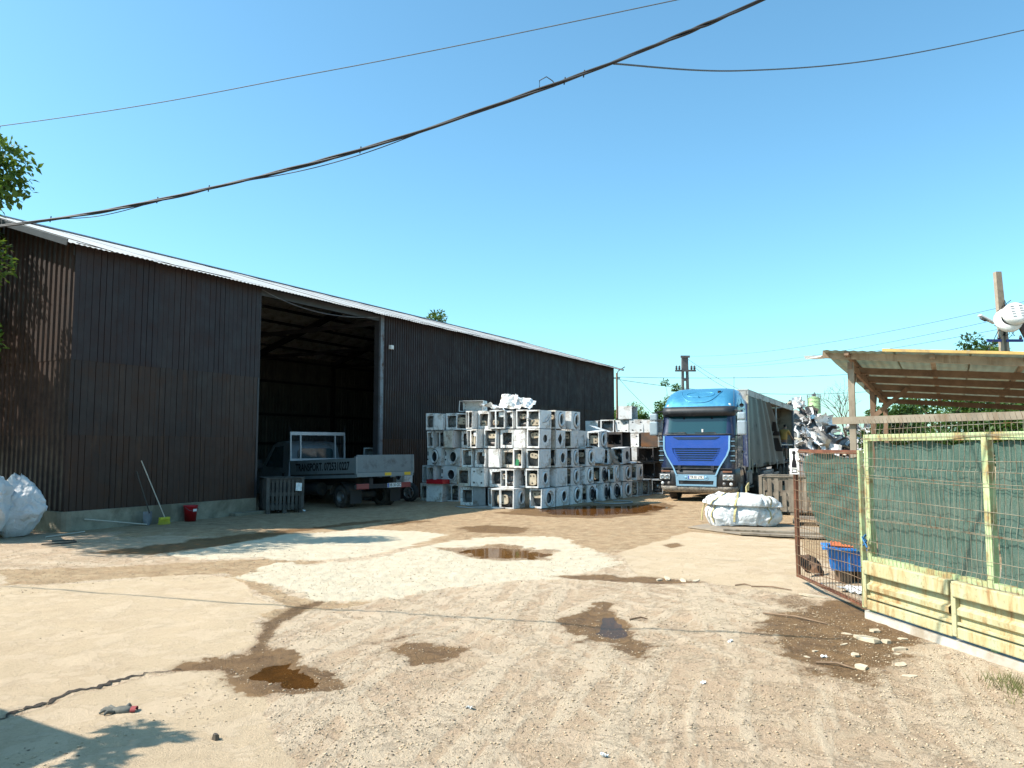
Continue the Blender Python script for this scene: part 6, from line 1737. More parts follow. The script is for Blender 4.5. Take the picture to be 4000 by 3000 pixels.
def leaves(centres, radii, n, size, seed, aspect=.5, droop=.3):
    """n leaf blades (two triangles each, folded) spread through ellipsoid clumps"""
    rg = np.random.default_rng(seed)
    C_ = np.array(centres); Rr = np.array(radii)
    w = np.prod(Rr, axis=1) ** (2 / 3); w /= w.sum()
    k = rg.choice(len(C_), n, p=w)
    d = rg.normal(size=(n, 3)); d /= np.linalg.norm(d, axis=1, keepdims=True)
    rad = rg.random(n) ** .42
    P = C_[k] + d * rad[:, None] * Rr[k]
    ax = d * .6 + rg.normal(size=(n, 3)) * .7; ax[:, 2] -= droop; ax /= np.linalg.norm(ax, axis=1, keepdims=True)
    up = rg.normal(size=(n, 3)) * .6 + np.array([0, 0, 1.0]); sd = np.cross(ax, up); sd /= (np.linalg.norm(sd, axis=1, keepdims=True) + 1e-6)
    nr_ = np.cross(sd, ax)
    s = size * rg.uniform(.6, 1.35, n)[:, None]
    v0 = P; v1 = P + ax * s * .5 + sd * s * aspect * .5 + nr_ * s * .08; v2 = P + ax * s; v3 = P + ax * s * .5 - sd * s * aspect * .5 + nr_ * s * .08
    V = np.stack([v0, v1, v2, v3], 1).reshape(-1, 3)
    F = np.arange(n * 4).reshape(-1, 4)
    return V, F
def leaf_mesh(name, V, F, m):
    me = bpy.data.meshes.new(name); n = len(F)
    T = np.concatenate([F[:, [0, 1, 2]], F[:, [0, 2, 3]]], 1).reshape(-1, 3)
    me.vertices.add(len(V)); me.vertices.foreach_set('co', V.ravel().astype(np.float32))
    me.loops.add(T.size); me.loops.foreach_set('vertex_index', T.ravel().astype(np.int32))
    me.polygons.add(len(T)); me.polygons.foreach_set('loop_start', (np.arange(len(T)) * 3).astype(np.int32))
    me.update(calc_edges=True); me.materials.append(m); return me
def tree(name, label, cat, loc, h, crown_r, trunk_h, nclump, nleaf, size, seed, m=None, group=None, clumps=None, trunk_r=.12, aspect=.5, flat=.8):
    rr = random.Random(seed)
    t = thing(name, label, cat, loc, 0, group)
    cs, rs = [], []
    if clumps: cs = [c[:3] for c in clumps]; rs = [(c[3],) * 2 + (c[3] * flat,) for c in clumps]
    else:
        for i in range(nclump):
            a = rr.uniform(0, 2 * math.pi); q = rr.random() ** .6
            zz = trunk_h + (h - trunk_h) * (.12 + .80 * rr.random())
            env = math.sin(math.pi * min(.97, max(.08, (zz - trunk_h) / (h - trunk_h) * .85 + .1))) ** .6
            c = (math.cos(a) * crown_r * q * env, math.sin(a) * crown_r * q * env, zz); cs.append(c)
            r_ = crown_r * rr.uniform(.20, .40); rs.append((r_, r_, r_ * flat))
    tr = MB()
    base = Vector((0, 0, -.1)); top = Vector((rr.uniform(-.2, .2), rr.uniform(-.2, .2), trunk_h + (h - trunk_h) * .55))
    tp = [base + (top - base) * f + Vector((.08 * math.sin(f * 5 + seed), .08 * math.cos(f * 4 + seed), 0)) * f for f in (0, .2, .4, .6, .8, 1)]
    tr.tube(tp, [trunk_r * 1.3, trunk_r, trunk_r * .85, trunk_r * .7, trunk_r * .5, trunk_r * .25], 8)
    tr.build('trunk', M_BARK, t)
    lm = MB()
    for i, c in enumerate(cs):
        cv = Vector(c); f = min(.95, max(.3, (cv.z - .5) / (top.z + .01) * .75)); st = base + (top - base) * f
        mid = (st + cv) / 2 + Vector((0, 0, -.05 * (cv - st).length))
        lm.tube([st, mid, cv], [trunk_r * .35, trunk_r * .22, trunk_r * .08], 5)
    lm.build('limbs', M_BARK, t)
    V, F = leaves(cs, rs, nleaf, size, seed, aspect)
    link('crown', leaf_mesh('crown', V, F, m or M_LEAF), t)
    return t
# the tree whose branches hang in from the left
rr = random.Random(12)
cl = [(1.9, -.3, 7.25, .55), (2.0, -.4, 6.75, .48), (1.45, -.2, 7.55, .5), (1.65, -.5, 6.35, .36), (1.4, -.3, 6.9, .6), (1.62, -.3, 5.75, .2), (1.48, .1, 3.85, .3)]
for i in range(16): cl.append((rr.uniform(-1.8, .3), rr.uniform(-1.6, 1.3), rr.uniform(5.4, 8.6), rr.uniform(.7, 1.05)))
tree('broadleaf_tree', 'leafy green tree overhanging from left edge beside barn gable', 'tree', (-11.6, 14.6, 0), 9.5, 2.2, 3, 0, 15000, .15, 4, M_LEAFY, None, cl, .17, .52)
# unseen neighbour, added out of the picture to the left to shade the gable
rr = random.Random(5)
cl = [(rr.uniform(-1.9, 1.9), rr.uniform(-1.7, 1.9), rr.uniform(2.6, 7.6), rr.uniform(.65, 1.0)) for i in range(30)]
tree('broadleaf_tree', 'unseen leafy tree added past the left edge to shade barn gable', 'tree', (-14.3, 16.9, 0), 8.4, 2.2, 2, 0, 16000, .20, 24, M_LEAF, None, cl, .16, .52)
# background greenery
tree('bush', 'round green bush beyond the barn far corner behind lamp post', 'bush', (9.0, 60, 0), 5.0, 1.9, .8, 26, 5200, .22, 6, M_LEAFY)
tree('bush', 'lower green bush to the right of the barn-corner bush', 'bush', (10.6, 61, 0), 4.6, 1.7, .8, 20, 3600, .22, 7, M_LEAF)
tree('slender_tree', 'slender young tree rising behind the blue cab roof', 'tree', (9.0, 44, 0), 5.9, 1.1, 1.2, 22, 2600, .17, 9, M_LEAF, None, None, .07)
tree('slender_tree', 'small dark sapling left of the cab windscreen', 'tree', (8.5, 46, 0), 4.2, .8, .8, 16, 1500, .17, 10, M_LEAFD, None, None, .06)
tree('roadside_tree', 'broad green tree seen under the lean-to roof', 'tree', (16.6, 29.5, 0), 4.3, 2.6, .9, 34, 9000, .17, 13, M_LEAF)
tree('roadside_tree', 'pale green tree right of the tallest shelter post', 'tree', (12.9, 26, 0), 3.3, 1.2, .6, 20, 3200, .15, 14, M_LEAFD)
tree('roadside_tree', 'dense green tree behind fence top at far right', 'tree', (19.5, 27.5, 0), 4.0, 3.0, .6, 34, 9000, .18, 15, M_LEAF)
tree('roadside_tree', 'tall feathery tree showing above the shelter roof', 'tree', (23.6, 39, 0), 7.6, 1.7, 2.5, 24, 3600, .22, 16, M_LEAFD)
tree('roadside_tree', 'feathery tree above shelter roof beside the concrete pole', 'tree', (22.2, 33.5, 0), 6.3, 1.5, 2.0, 22, 3200, .20, 17, M_LEAFY)
tree('roadside_tree', 'sunlit tree above shelter roof at the right edge', 'tree', (25.2, 36, 0), 6.8, 1.8, 2.0, 24, 3600, .20, 18, M_LEAFY)
tree('roadside_tree', 'tree tips just showing over the barn ridge', 'tree', (-5.6, 62, 0), 13.35, 2.0, 5, 26, 3600, .28, 19, M_LEAF)
# weeds over the fence end
def bare_tree(name, label, loc, h, seed):
    rr = random.Random(seed); t = thing(name, label, 'tree', loc, 0); m = MB()
    def grow(p, d, L, r, n):
        q = p + d * L; m.tube([p, (p + q) / 2 + Vector((rr.uniform(-.05, .05), 0, rr.uniform(-.05, .05))) * L, q], [r, r * .85, r * .6], 5, caps=False)
        if n: 
            for _ in range(3 if n > 2 else 2):
                dd = (d + Vector((rr.uniform(-.8, .8), rr.uniform(-.8, .8), rr.uniform(-.1, .5)))).normalized(); grow(q, dd, L * rr.uniform(.55, .8), r * .6, n - 1)
    grow(Vector((0, 0, 0)), Vector((.05, 0, 1)), h * .38, .09, 5); m.build('branches', M_BARK, t); return t
bare_tree('bare_tree', 'leafless tree between scrap heap and shelter post', (24.6, 57, 0), 6.0, 3)
# distant belt of scrub and roofs that closes the horizon
V, F = [], []
rr = random.Random(33); cs, rs_ = [], []
for i in range(150):
    x = -60 + i * 1.75 + rr.uniform(-1, 1); y = 150 + rr.uniform(-14, 14); hgt = rr.uniform(2.2, 4.6)
    cs.append((x, y, hgt * .45)); rs_.append((rr.uniform(2, 4), 2.5, hgt * .62))
V, F = leaves(cs, rs_, 26000, .75, 5, .6)
o = link('distant_scrub', leaf_mesh('distant_scrub', V, F, M_LEAFD)); tag(o, 'far belt of scrub and trees along the horizon', 'scrub', None, 'stuff')
# ------------------------------------------------------------------ poles, wires, tank
M_CONC = mat('pole_concrete', (.34, .27, .20), .9, 0, .2, 2, dirt=(.22, .17, .12), dirt_amt=.35, bump=.3)
M_POLEG = mat('pole_dark', (.10, .10, .10), .8, 0, .2, 2)
M_BLUEST = mat('blue_crossarm', (.015, .03, .16), .5, .1, .2)
M_PORC = mat('brown_insulator', (.035, .03, .03), .35, 0, .1)
M_CABLE = mat('black_cable', (.012, .013, .016), .6, 0, .2, 12, bump=0)
M_THIN = mat('grey_wire', (.07, .085, .10), .6, .1, .2, 12, bump=0)
def ladder_pole(t, h, w0, w1, d, solid, m, tilt=0.0):
    """concrete pole: two legs with rungs below, solid above"""
    zs = h - solid
    def W(z): return w0 + (w1 - w0) * z / h
    p = MB()
    p.add([(s * W(z) / 2 + tilt * z, y, z) for z in (zs, h) for s, y in ((-1, -d / 2), (1, -d / 2), (1, d / 2), (-1, d / 2))], [(0, 1, 5, 4), (1, 2, 6, 5), (2, 3, 7, 6), (3, 0, 4, 7), (4, 5, 6, 7), (3, 2, 1, 0)])
    p.build('pole_head', m, t)
    for s in (-1, 1):
        q = MB(); q.add([(s * (W(z) / 2 - k * W(z) * .3) + tilt * z, y, z) for z in (-.2, zs) for k, y in ((0, -d / 2), (1, -d / 2), (1, d / 2), (0, d / 2))], [(0, 1, 5, 4), (1, 2, 6, 5), (2, 3, 7, 6), (3, 0, 4, 7), (4, 5, 6, 7), (3, 2, 1, 0)]); q.build('pole_leg', m, t)
    z = zs - .9
    while z > .2:
        MB().box(-W(z) * .21 + tilt * z, W(z) * .21 + tilt * z, -d * .49, d * .49, z, z + .22).build('rung', m, t); z -= 1.0
pr = thing('utility_pole', 'tall brown concrete utility pole with street lamp, right edge', 'pole', (19.55, 30, 0), 0)
ladder_pole(pr, 8.7, .46, .22, .2, 1.55, M_CONC, -.040)
xo = lambda z: -.040 * z
for s, (a, b) in enumerate(((-.72, -.17), (.05, .68))): MB().box(xo(5.95) + a, xo(5.95) + b, -.16, -.08, 5.90, 6.0).build('crossarm', M_BLUEST, pr)
for dx in (-.25, .60): MB().lathe([(.02, 0), (.06, .02), (.06, .08), (.035, .10), (.05, .13), (.001, .17)], 12, M=Matrix.Translation((xo(6) + dx, -.12, 6.0))).build('insulator', M_PORC, pr)
MB().tube([(xo(6.3), -.1, 6.45), (xo(6.3) - .25, -.14, 6.48), (xo(6.3) - .4, -.15, 6.55)], .02, 6).build('lamp_arm', M_STEEL_G, pr)
M = Matrix.Translation((xo(6.5) - .68, -.15, 6.78)) @ Matrix.Rotation(R(28), 4, 'Y')
MB().box(-.34, .34, -.11, .11, -.03, .05, 0, M, .03).build('street_lamp', M_WHITEP, pr)
MB().box(-.25, .0, -.08, .08, -.09, -.031, 0, M, .02).build('lamp_lens', M_STEEL_G, pr)
m = MB(); rr = random.Random(2)
for k in range(12):
    z = rr.uniform(6.2, 7.3); a = [Vector((xo(z) + rr.uniform(-.1, .35), -.15 + rr.uniform(-.06, .02), z + rr.uniform(-.3, .3))) for _ in range(5)]
    m.tube(a, .014, 5)
cc = m.build('cable_clutter', M_CABLE, pr); cc['kind'] = 'stuff'
for z in (6.35, 6.85, 7.1): MB().box(xo(z) - .2, xo(z) + .24, -.13, -.101, z, z + .05).build('bracket', M_PORC, pr)

pc = thing('utility_pole', 'dark concrete utility pole with insulators behind the blue cab', 'pole', (15.8, 70, 0), 0)
ladder_pole(pc, 10.0, .85, .55, .4, 1.35, M_POLEG)
MB().box(-.95, .95, -.3, -.18, 8.58, 8.74).build('crossarm', M_POLEG, pc); MB().box(-.42, .42, -.28, -.17, 9.85, 10.05).build('top_arm', M_POLEG, pc)
for dx in (-.82, -.55, .55, .82): MB().lathe([(.03, 0), (.10, .05), (.10, .2), (.07, .25), (.11, .32), (.001, .42)], 10, M=Matrix.Translation((dx, -.24, 8.74))).build('insulator', M_PORC, pc)
lp = thing('lamp_post', 'thin rusty lamp post at the far barn corner', 'lamp post', (6.43, 47, 0), 0)
MB().cyl((0, 0, 0), (0, 0, 6.3), .075, .06, 8).build('pole', M_TIMBR, lp)
MB().tube([(0, 0, 6.2), (.08, 0, 6.42), (.50, 0, 6.68)], .035, 6).build('arm', M_STEEL, lp); MB().box(.45, .95, -.07, .07, 6.68, 6.75, 0, Matrix.Rotation(R(-14), 4, 'Y') @ Matrix.Translation((-1.55, 0, .12)), .02).build('lamp_head', M_STEEL_G, lp)
MB().box(-.2, .2, -.03, .03, 5.95, 6.02).build('bracket', M_STEEL, lp)

def sagline(p0, p1, sag, n=40):
    p0, p1 = Vector(p0), Vector(p1)
    return [p0 + (p1 - p0) * t - Vector((0, 0, sag * 4 * t * (1 - t))) for t in [i / n for i in range(n + 1)]]
def spline(pts, n=6):
    P = [Vector(p) for p in pts]; out = []
    for i in range(len(P) - 1):
        a, b, c, d = P[max(i - 1, 0)], P[i], P[i + 1], P[min(i + 2, len(P) - 1)]
        for k in range(n):
            t = k / n; out.append(.5 * ((2 * b) + (c - a) * t + (2 * a - 5 * b + 4 * c - d) * t * t + (3 * b - a - 3 * c + d) * t ** 3))
    return out + [P[-1]]
# thick bundled cable overhead
ck = [(-14, 10.6, 4.55), (-9, 9.15, 4.28), (-7, 8.57, 4.20), (-5, 8.0, 4.23), (-4, 7.71, 4.28), (-3, 7.42, 4.38), (-2, 7.13, 4.50), (-1, 6.85, 4.67), (0, 6.56, 4.89), (.7, 6.36, 5.06), (1.4, 6.16, 5.26), (2, 5.98, 5.45), (4, 5.4, 6.15), (7, 4.5, 7.4)]
path = spline(ck, 24)
cb = thing('cable_bundle', 'thick black twisted cable bundle sweeping across the sky', 'cable', (0, 0, 0))
for s in range(3):
    pts = []
    for i, p in enumerate(path):
        a = i * .16 + s * 2.1 + .8 * math.sin(i * .05); k = .009 + .004 * math.sin(i * .13 + s)
        pts.append(p + Vector((0, math.cos(a) * k, math.sin(a) * k)))
    MB().tube(pts, .0095, 6).build('strand', M_CABLE, cb)
i0 = 74; seg = path[i0:i0 + 34]
MB().tube([p - Vector((0, 0, .045 * math.sin(math.pi * k / (len(seg) - 1)) )) for k, p in enumerate(seg)], .0045, 5).build('slack_strand', M_CABLE, cb)
seg = path[128:176]
MB().tube([p - Vector((0, 0, .05 * math.sin(math.pi * k / (len(seg) - 1)) )) for k, p in enumerate(seg)], .0045, 5).build('slack_strand', M_CABLE, cb)
b = Vector((.24, 6.49, 4.96)); MB().tube([b, b + Vector((0, 0, .07)), b + Vector((.06, -.01, .10)), b + Vector((.11, -.02, .06)), b + Vector((.13, -.03, .03))], .0045, 5).build('wire_loop', M_CABLE, cb)
for X in (-4.9, -3.6, -3.0, -1.4, .45, .62):
    k = min(range(len(path)), key=lambda i: abs(path[i].x - X)); p = path[k]; MB().tube([p + Vector((0, 0, -.03)), p + Vector((.01, 0, .035))], .006, 5).build('cable_tie', M_CABLE, cb)
def wire(label, pts, r, m=None): 
    return tag(MB().tube(pts, r, 5, caps=False).build('overhead_wire', m or M_THIN), label, 'wire')
wire('thin wire crossing the upper sky from left edge', spline([(-24, 17.5, 7.9), (-8.92, 13, 7.40), (-2.86, 11.3, 7.53), (2.2, 9.5, 7.60), (6.5, 8.0, 7.75)], 12), .0075)
wire('thin wire leaving the thick cable towards upper right', spline([(.87, 6.33, 5.10), (2.47, 8.0, 5.88), (4.96, 10.0, 7.05), (8.32, 12.0, 8.58), (13, 14.5, 10.7)], 14), .009)
wire('highest far wire running to the right-hand pole', sagline((15.8, 69.8, 10.0), (19.35, 29.85, 7.30), .55) + sagline((19.35, 29.85, 7.3), (24, 18, 9.0), .2)[1:], .010)
wire('middle far wire running to the right-hand pole', sagline((16.6, 69.8, 9.1), (19.35, 29.85, 6.85), .5) , .010)
wire('lowest far wire running to the right-hand pole', sagline((16.3, 69.8, 9.0), (19.35, 29.85, 6.45), .5), .010)
wire('wire from barn lamp post across behind the cab', sagline((6.5, 47, 6.05), (34, 60, 8.0), .35), .014)
wire('lower wire from barn lamp post past the lorry roof', sagline((6.5, 47, 5.9), (34, 56, 6.9), 1.1), .014)
wire('wire slanting down from barn lamp post behind the cab', sagline((6.5, 47, 6.0), (12.0, 60, 3.4), .1), .012)
wire('wire slanting from cab-side pole down to the trailer roof line', sagline((15.8, 69.8, 9.9), (21.5, 70, 6.6), .2), .015)
wire('second wire slanting from cab-side pole to the right', sagline((16.6, 69.8, 9.0), (20.5, 70, 6.6), .15), .015)
wire('black service cable at the right-hand pole towards the edge', sagline((19.35, 29.8, 6.5), (24, 22, 7.3), .2), .022, M_CABLE)
wire('stay wire from right-hand pole down past the shelter', [Vector((19.2, 29.8, 6.7)), Vector((17.4, 29, 4.2))], .016, M_CABLE)
# green silo far away
M_SILO = mat('silo_green', (.28, .42, .20), .6, 0, .1, .3, dirt=(.20, .30, .15), dirt_amt=.3)
tk = thing('silo', 'green cylindrical silo with railed top rising behind scrap heap', 'silo', (102.2, 260, 0), 0)
MB().lathe([(.001, 0), (2.05, 0), (2.05, 17.9), (.5, 18.5), (.001, 18.5)], 36).build('tank_shell', M_SILO, tk)
for z in (6, 9, 12, 15, 16.6, 17.85): MB().lathe([(2.06, z - .06), (2.14, z), (2.06, z + .06)], 36).build('hoop', mat('silo_hoop%d' % int(z * 10), (.14, .22, .11), .6), tk)
for k in range(14):
    a = 2 * math.pi * k / 14; MB().cyl((math.cos(a) * 2.25, math.sin(a) * 2.25, 17.9), (math.cos(a) * 2.25, math.sin(a) * 2.25, 19.0), .04, n=5).build('rail_post', M_STEEL_G, tk)
for z in (18.45, 19.0): MB().tube([(math.cos(2 * math.pi * k / 28) * 2.25, math.sin(2 * math.pi * k / 28) * 2.25, z) for k in range(29)], .035, 5).build('hand_rail', M_STEEL_G, tk)
MB().box(-.5, .5, -.5, .5, 18.4, 19.4).cyl((.2, 0, 19.3), (.2, 0, 19.9), .2, n=8).build('top_hopper', M_STEEL_G, tk)
MB().cyl((-2.3, -.4, 0), (-2.3, -.4, 18.8), .12, n=6).build('ladder_pipe', M_STEEL_G, tk)

# ------------------------------------------------------------------ scrap heap
heap = thing('scrap_heap', 'big heap of crumpled white and grey appliance scrap', 'heap', (19.8, 47.5, 0), R(-15))
def hz(x, y):
    a = 4.1 * (1 - (abs(x + 2.4) / 4.4) ** 2 - (abs(y) / 4.2) ** 2); b = 3.0 * (1 - (abs(x - 2.6) / 4.0) ** 2.4 - (abs(y) / 4.0) ** 2)
    return max(0, max(a, b) + .38 * math.sin(x * 2.3) * math.cos(y * 1.9) + .2 * math.sin(x * 5.1 + y * 3))
P = [[(-6.6 + i * .28, -4.2 + j * .28, hz(-6.6 + i * .28, -4.2 + j * .28) * .93 - .2) for i in range(50)] for j in range(31)]
o = MB().surf(P, 0, True).jitter(.09, 2).build('heap_core', mat('scrap_mass', (.16, .155, .15), .9, 0, .5, 3, dirt=(.34, .32, .30), dirt_amt=.5), heap); o['kind'] = 'stuff'
M_SCRAPW = mat('scrap_white', (.68, .68, .67), .45, 0, .1, 2, dirt=(.35, .28, .2), dirt_amt=.25, rnd=.2)
M_SCRAPB = mat('scrap_beige', (.48, .42, .32), .6, 0, .15, 2, rnd=.2)
M_SCRAPT = mat('scrap_blue', (.06, .14, .20), .6, 0, .2, 2)
protos = []
for k in range(14):
    rg = np.random.default_rng(100 + k); nx, ny = 6, 5; w, h = rg.uniform(.5, 1.25), rg.uniform(.4, .85)
    b1, b2 = rg.uniform(-1.2, 1.2), rg.uniform(-.9, .9)
    G = []
    for j in range(ny):
        row = []
        for i in range(nx):
            u, v = i / (nx - 1) - .5, j / (ny - 1) - .5
            z = b1 * w * max(0, abs(u) - .18) * (1 if u > 0 else rg.uniform(-.3, 1)) + b2 * h * max(0, v - .1) + rg.normal() * .035
            row.append((u * w, v * h, z))
        G.append(row)
    m = MB().surf(G, 0, False); m.surf([[(x, y, z - .02) for x, y, z in reversed(r_)] for r_ in G], 0, False)
    protos.append(m)
meshes = {}
MM = [M_SCRAPW] * 15 + [M_ENAM_G] * 3 + [M_DARKBOX] * 3 + [M_SCRAPB] * 2 + [M_SCRAPT]
rr = random.Random(44)
for i in range(330):
    x = rr.uniform(-5.0, 6.2); y = rr.uniform(-3.9, .6); z = hz(x, y)
    if z < .12: continue
    mi = rr.randrange(len(MM)); key = (rr.randrange(14), id(MM[mi]))
    if key not in meshes: meshes[key] = protos[key[0]].mesh('scrap_panel', MM[mi])
    o = link('scrap_panel', meshes[key], heap, (x, y, z + rr.uniform(-.05, .22)), (rr.uniform(-1.1, 1.1), rr.uniform(-1.3, .7), rr.uniform(0, 6.3)))
    s_ = rr.uniform(.45, .95); o.scale = (s_, s_, s_)
for i, (x, y, dz, sc) in enumerate(((-2.6, -2.75, .15, .8),)):
    mm = MB().lathe([(.27, .12), (.40, .10), (.42, 0), (.40, -.15), (.27, -.12), (.25, 0), (.27, .12)], 24, M=Matrix.Rotation(R(80), 4, 'X'))
    o = mm.build('door_ring', M_SCRAPW, heap, (x, y, hz(x, y) + dz), (0, .1, -.2 + i * .5))
    MB().lathe([(.001, .02), (.2, .03), (.26, 0)], 20, M=Matrix.Rotation(R(80), 4, 'X')).build('rubber_gasket', M_TUB, o)

# white sacks and tyres between stack and lorry
t, P_ = sack('bulk_bag', 'crumpled white bag beside the lorry headlamp', (bp(S0 + 9.4, 7.6).x, bp(S0 + 9.4, 7.6).y, .55), .2, .9, .8, 1.15, 31, .15, .09, .5)
for i in range(2):
    tt = thing('old_tyre', ['lower', 'upper'][i] + ' old tyre below the crumpled bag by the lorry', 'tyre', bp(S0 + 9.3, 7.55, .14 + i * .25), 0, 'tyres by the lorry')
    tyre_mesh(.36, .26, .2).build('casing', M_TYRE, tt)
tt = thing('old_tyre', 'old tyre standing upright by the last grey carcass', 'tyre', bp(S0 + 8.8, 7.35, .36), BROT, 'tyres by the lorry')
m = tyre_mesh(.36, .24, .2); m.v = [(z, x, y) for x, y, z in m.v]; m.build('casing', M_TYRE, tt); tt.rotation_euler = (0, .12, BROT + .3)

# ------------------------------------------------------------------ worker on the trailer bed
M_SKIN = mat('skin', (.30, .17, .11), .55, 0, .08, 6, bump=0)
M_SHIRT = mat('ochre_tshirt', (.52, .30, .075), .85, 0, .12, 5, bump=.3, bump_scale=14, bump_dist=.02)
M_JEAN = mat('denim_shorts', (.085, .115, .16), .85, 0, .2, 6)
M_HAIR = mat('dark_hair', (.012, .010, .009), .7, 0, .2, 20)
def skin(name, verts, edges, rads, m, parent, sub=2, root=0):
    me = bpy.data.meshes.new(name); me.from_pydata(verts, edges, []); o = link(name, me, parent)
    o.modifiers.new('skin', 'SKIN').use_smooth_shade = True
    sv_ = me.skin_vertices[0].data
    for i, r_ in enumerate(rads): sv_[i].radius = r_ if isinstance(r_, tuple) else (r_, r_); 
    sv_[root].use_root = True
    s = o.modifiers.new('sub', 'SUBSURF'); s.levels = sub; s.render_levels = sub
    dg = bpy.context.evaluated_depsgraph_get(); ev = bpy.data.meshes.new_from_object(o.evaluated_get(dg))
    bpy.data.objects.remove(o)
    for p in ev.polygons: p.use_smooth = True
    ev.materials.clear(); ev.materials.append(m)
    return link(name, ev, parent)
pw = truck.matrix_basis @ Vector((.98, 14.5, TF))
person = thing('person', 'person in ochre t-shirt and denim shorts bending over scrap on trailer', 'person', pw, R(-38))
# faces local +Y, leaning forward
V = [(0, 0, .90), (0, .02, 1.05), (0, .07, 1.25), (0, .13, 1.42), (0, .19, 1.50), (0, .25, 1.58), (0, .27, 1.68),      # spine, neck, head
     (-.09, 0, .86), (-.11, .05, .48), (-.12, 0, .09), (-.13, .15, .03), (.09, 0, .86), (.12, -.04, .48), (.13, -.10, .09), (.14, .05, .03),
     (-.17, .12, 1.41), (-.26, .16, 1.14), (-.22, .36, .96), (-.2, .44, .90), (.17, .14, 1.41), (.28, .22, 1.16), (.30, .44, 1.02), (.30, .52, .97)]
E_ = [(0, 1), (1, 2), (2, 3), (3, 4), (4, 5), (5, 6), (0, 7), (7, 8), (8, 9), (9, 10), (0, 11), (11, 12), (12, 13), (13, 14), (3, 15), (15, 16), (16, 17), (17, 18), (3, 19), (19, 20), (20, 21), (21, 22)]
Rd = [(.15, .12), (.15, .11), (.16, .11), (.13, .09), .055, .085, .08, .09, .06, .042, .035, .09, .06, .042, .035, .065, .046, .036, .03, .065, .046, .036, .03]
skin('body', V, E_, Rd, M_SKIN, person)
V = [(0, .0, .93), (0, .02, 1.05), (0, .07, 1.25), (0, .13, 1.41), (0, .17, 1.465), (-.17, .12, 1.41), (-.235, .145, 1.22), (.17, .14, 1.41), (.25, .19, 1.22)]
E_ = [(0, 1), (1, 2), (2, 3), (3, 4), (3, 5), (5, 6), (3, 7), (7, 8)]
skin('t_shirt', V, E_, [(.185, .145), (.18, .14), (.185, .135), (.15, .11), .075, .085, .075, .085, .075], M_SHIRT, person)
V = [(0, 0, .93), (0, 0, .86), (-.10, .0, .80), (-.115, .045, .52), (.10, .0, .80), (.125, -.03, .52)]
skin('shorts', V, [(0, 1), (1, 2), (2, 3), (1, 4), (4, 5)], [(.165, .13), (.16, .13), .115, .095, .115, .095], M_JEAN, person)
V = [(0, .245, 1.66), (0, .24, 1.72), (0, .20, 1.66), (0, .19, 1.60)]
skin('hair', V, [(0, 1), (1, 2), (2, 3)], [.088, .07, .07, .05], M_HAIR, person)
for s in (-1, 1): skin('shoe', [(s * .125, -.03 - .05 * (s > 0), .05), (s * .13, .07 - .05 * (s > 0), .045), (s * .135, .17 - .05 * (s > 0), .035)], [(0, 1), (1, 2)], [.05, .05, .04], M_TUB, person, 1)
for s in (-1, 1): 
    MB().lathe([(.001, .01), (.012, .008), (.016, 0)], 8, M=Matrix.Translation((s * .085, .265, 1.615)) @ Matrix.Rotation(R(90) * s, 4, 'Y')).build('ear', M_SKIN, person)
# ------------------------------------------------------------------ gatehouse shed past the left edge (its eave throws the corner shadow)
M_RENDER = mat('grey_render', (.42, .38, .32), .9, 0, .15, 1.5, dirt=(.28, .24, .19), dirt_amt=.35)
shd = thing('gatehouse', 'small rendered gatehouse with sheet roof past the left edge', 'shed', (-5.34, 4.51, 0), math.atan2(.516, -.857))
# local X runs away to the left along the eave, local Y towards the camera side
MB().box(.35, 4.6, .35, 3.2, -.1, 2.75).build('wall', M_RENDER, shd)
MB().box(1.1, 2.0, .30, .349, 0, 2.05).build('door', M_TIMBR, shd); MB().box(2.7, 3.7, .30, .349, 1.0, 2.0).build('window', M_GLASS, shd)
MB().add([(0, 0, 2.98), (5, 0, 2.98), (5, 3.6, 3.3), (0, 3.6, 3.3), (0, 0, 2.9), (5, 0, 2.9), (5, 3.6, 3.22), (0, 3.6, 3.22)], [(0, 1, 2, 3), (7, 6, 5, 4), (0, 4, 5, 1), (1, 5, 6, 2), (2, 6, 7, 3), (3, 7, 4, 0)]).build('roof', M_STEEL_G, shd)
vine = thing('creeper', 'leafy creeper hanging off the gatehouse roof corner', 'creeper', (-5.28, 4.52, 0), 0)
MB().tube([(-.05, .0, -.05), (-.12, -.02, 1.2), (-.05, .0, 2.4), (.05, .02, 3.05)], [.03, .025, .02, .012], 6).build('stem', M_BARK, vine)
V, F = leaves([(.05, .02, 3.02), (.25, .05, 2.98), (.12, -.25, 2.95), (-.02, .2, 3.05), (.42, .08, 2.86), (.3, -.3, 2.8)], [(.16, .14, .12), (.12, .1, .08), (.12, .14, .1), (.12, .12, .1), (.10, .08, .08), (.09, .09, .09)], 420, .11, 8)
link('foliage', leaf_mesh('foliage', V, F, M_LEAF), vine)

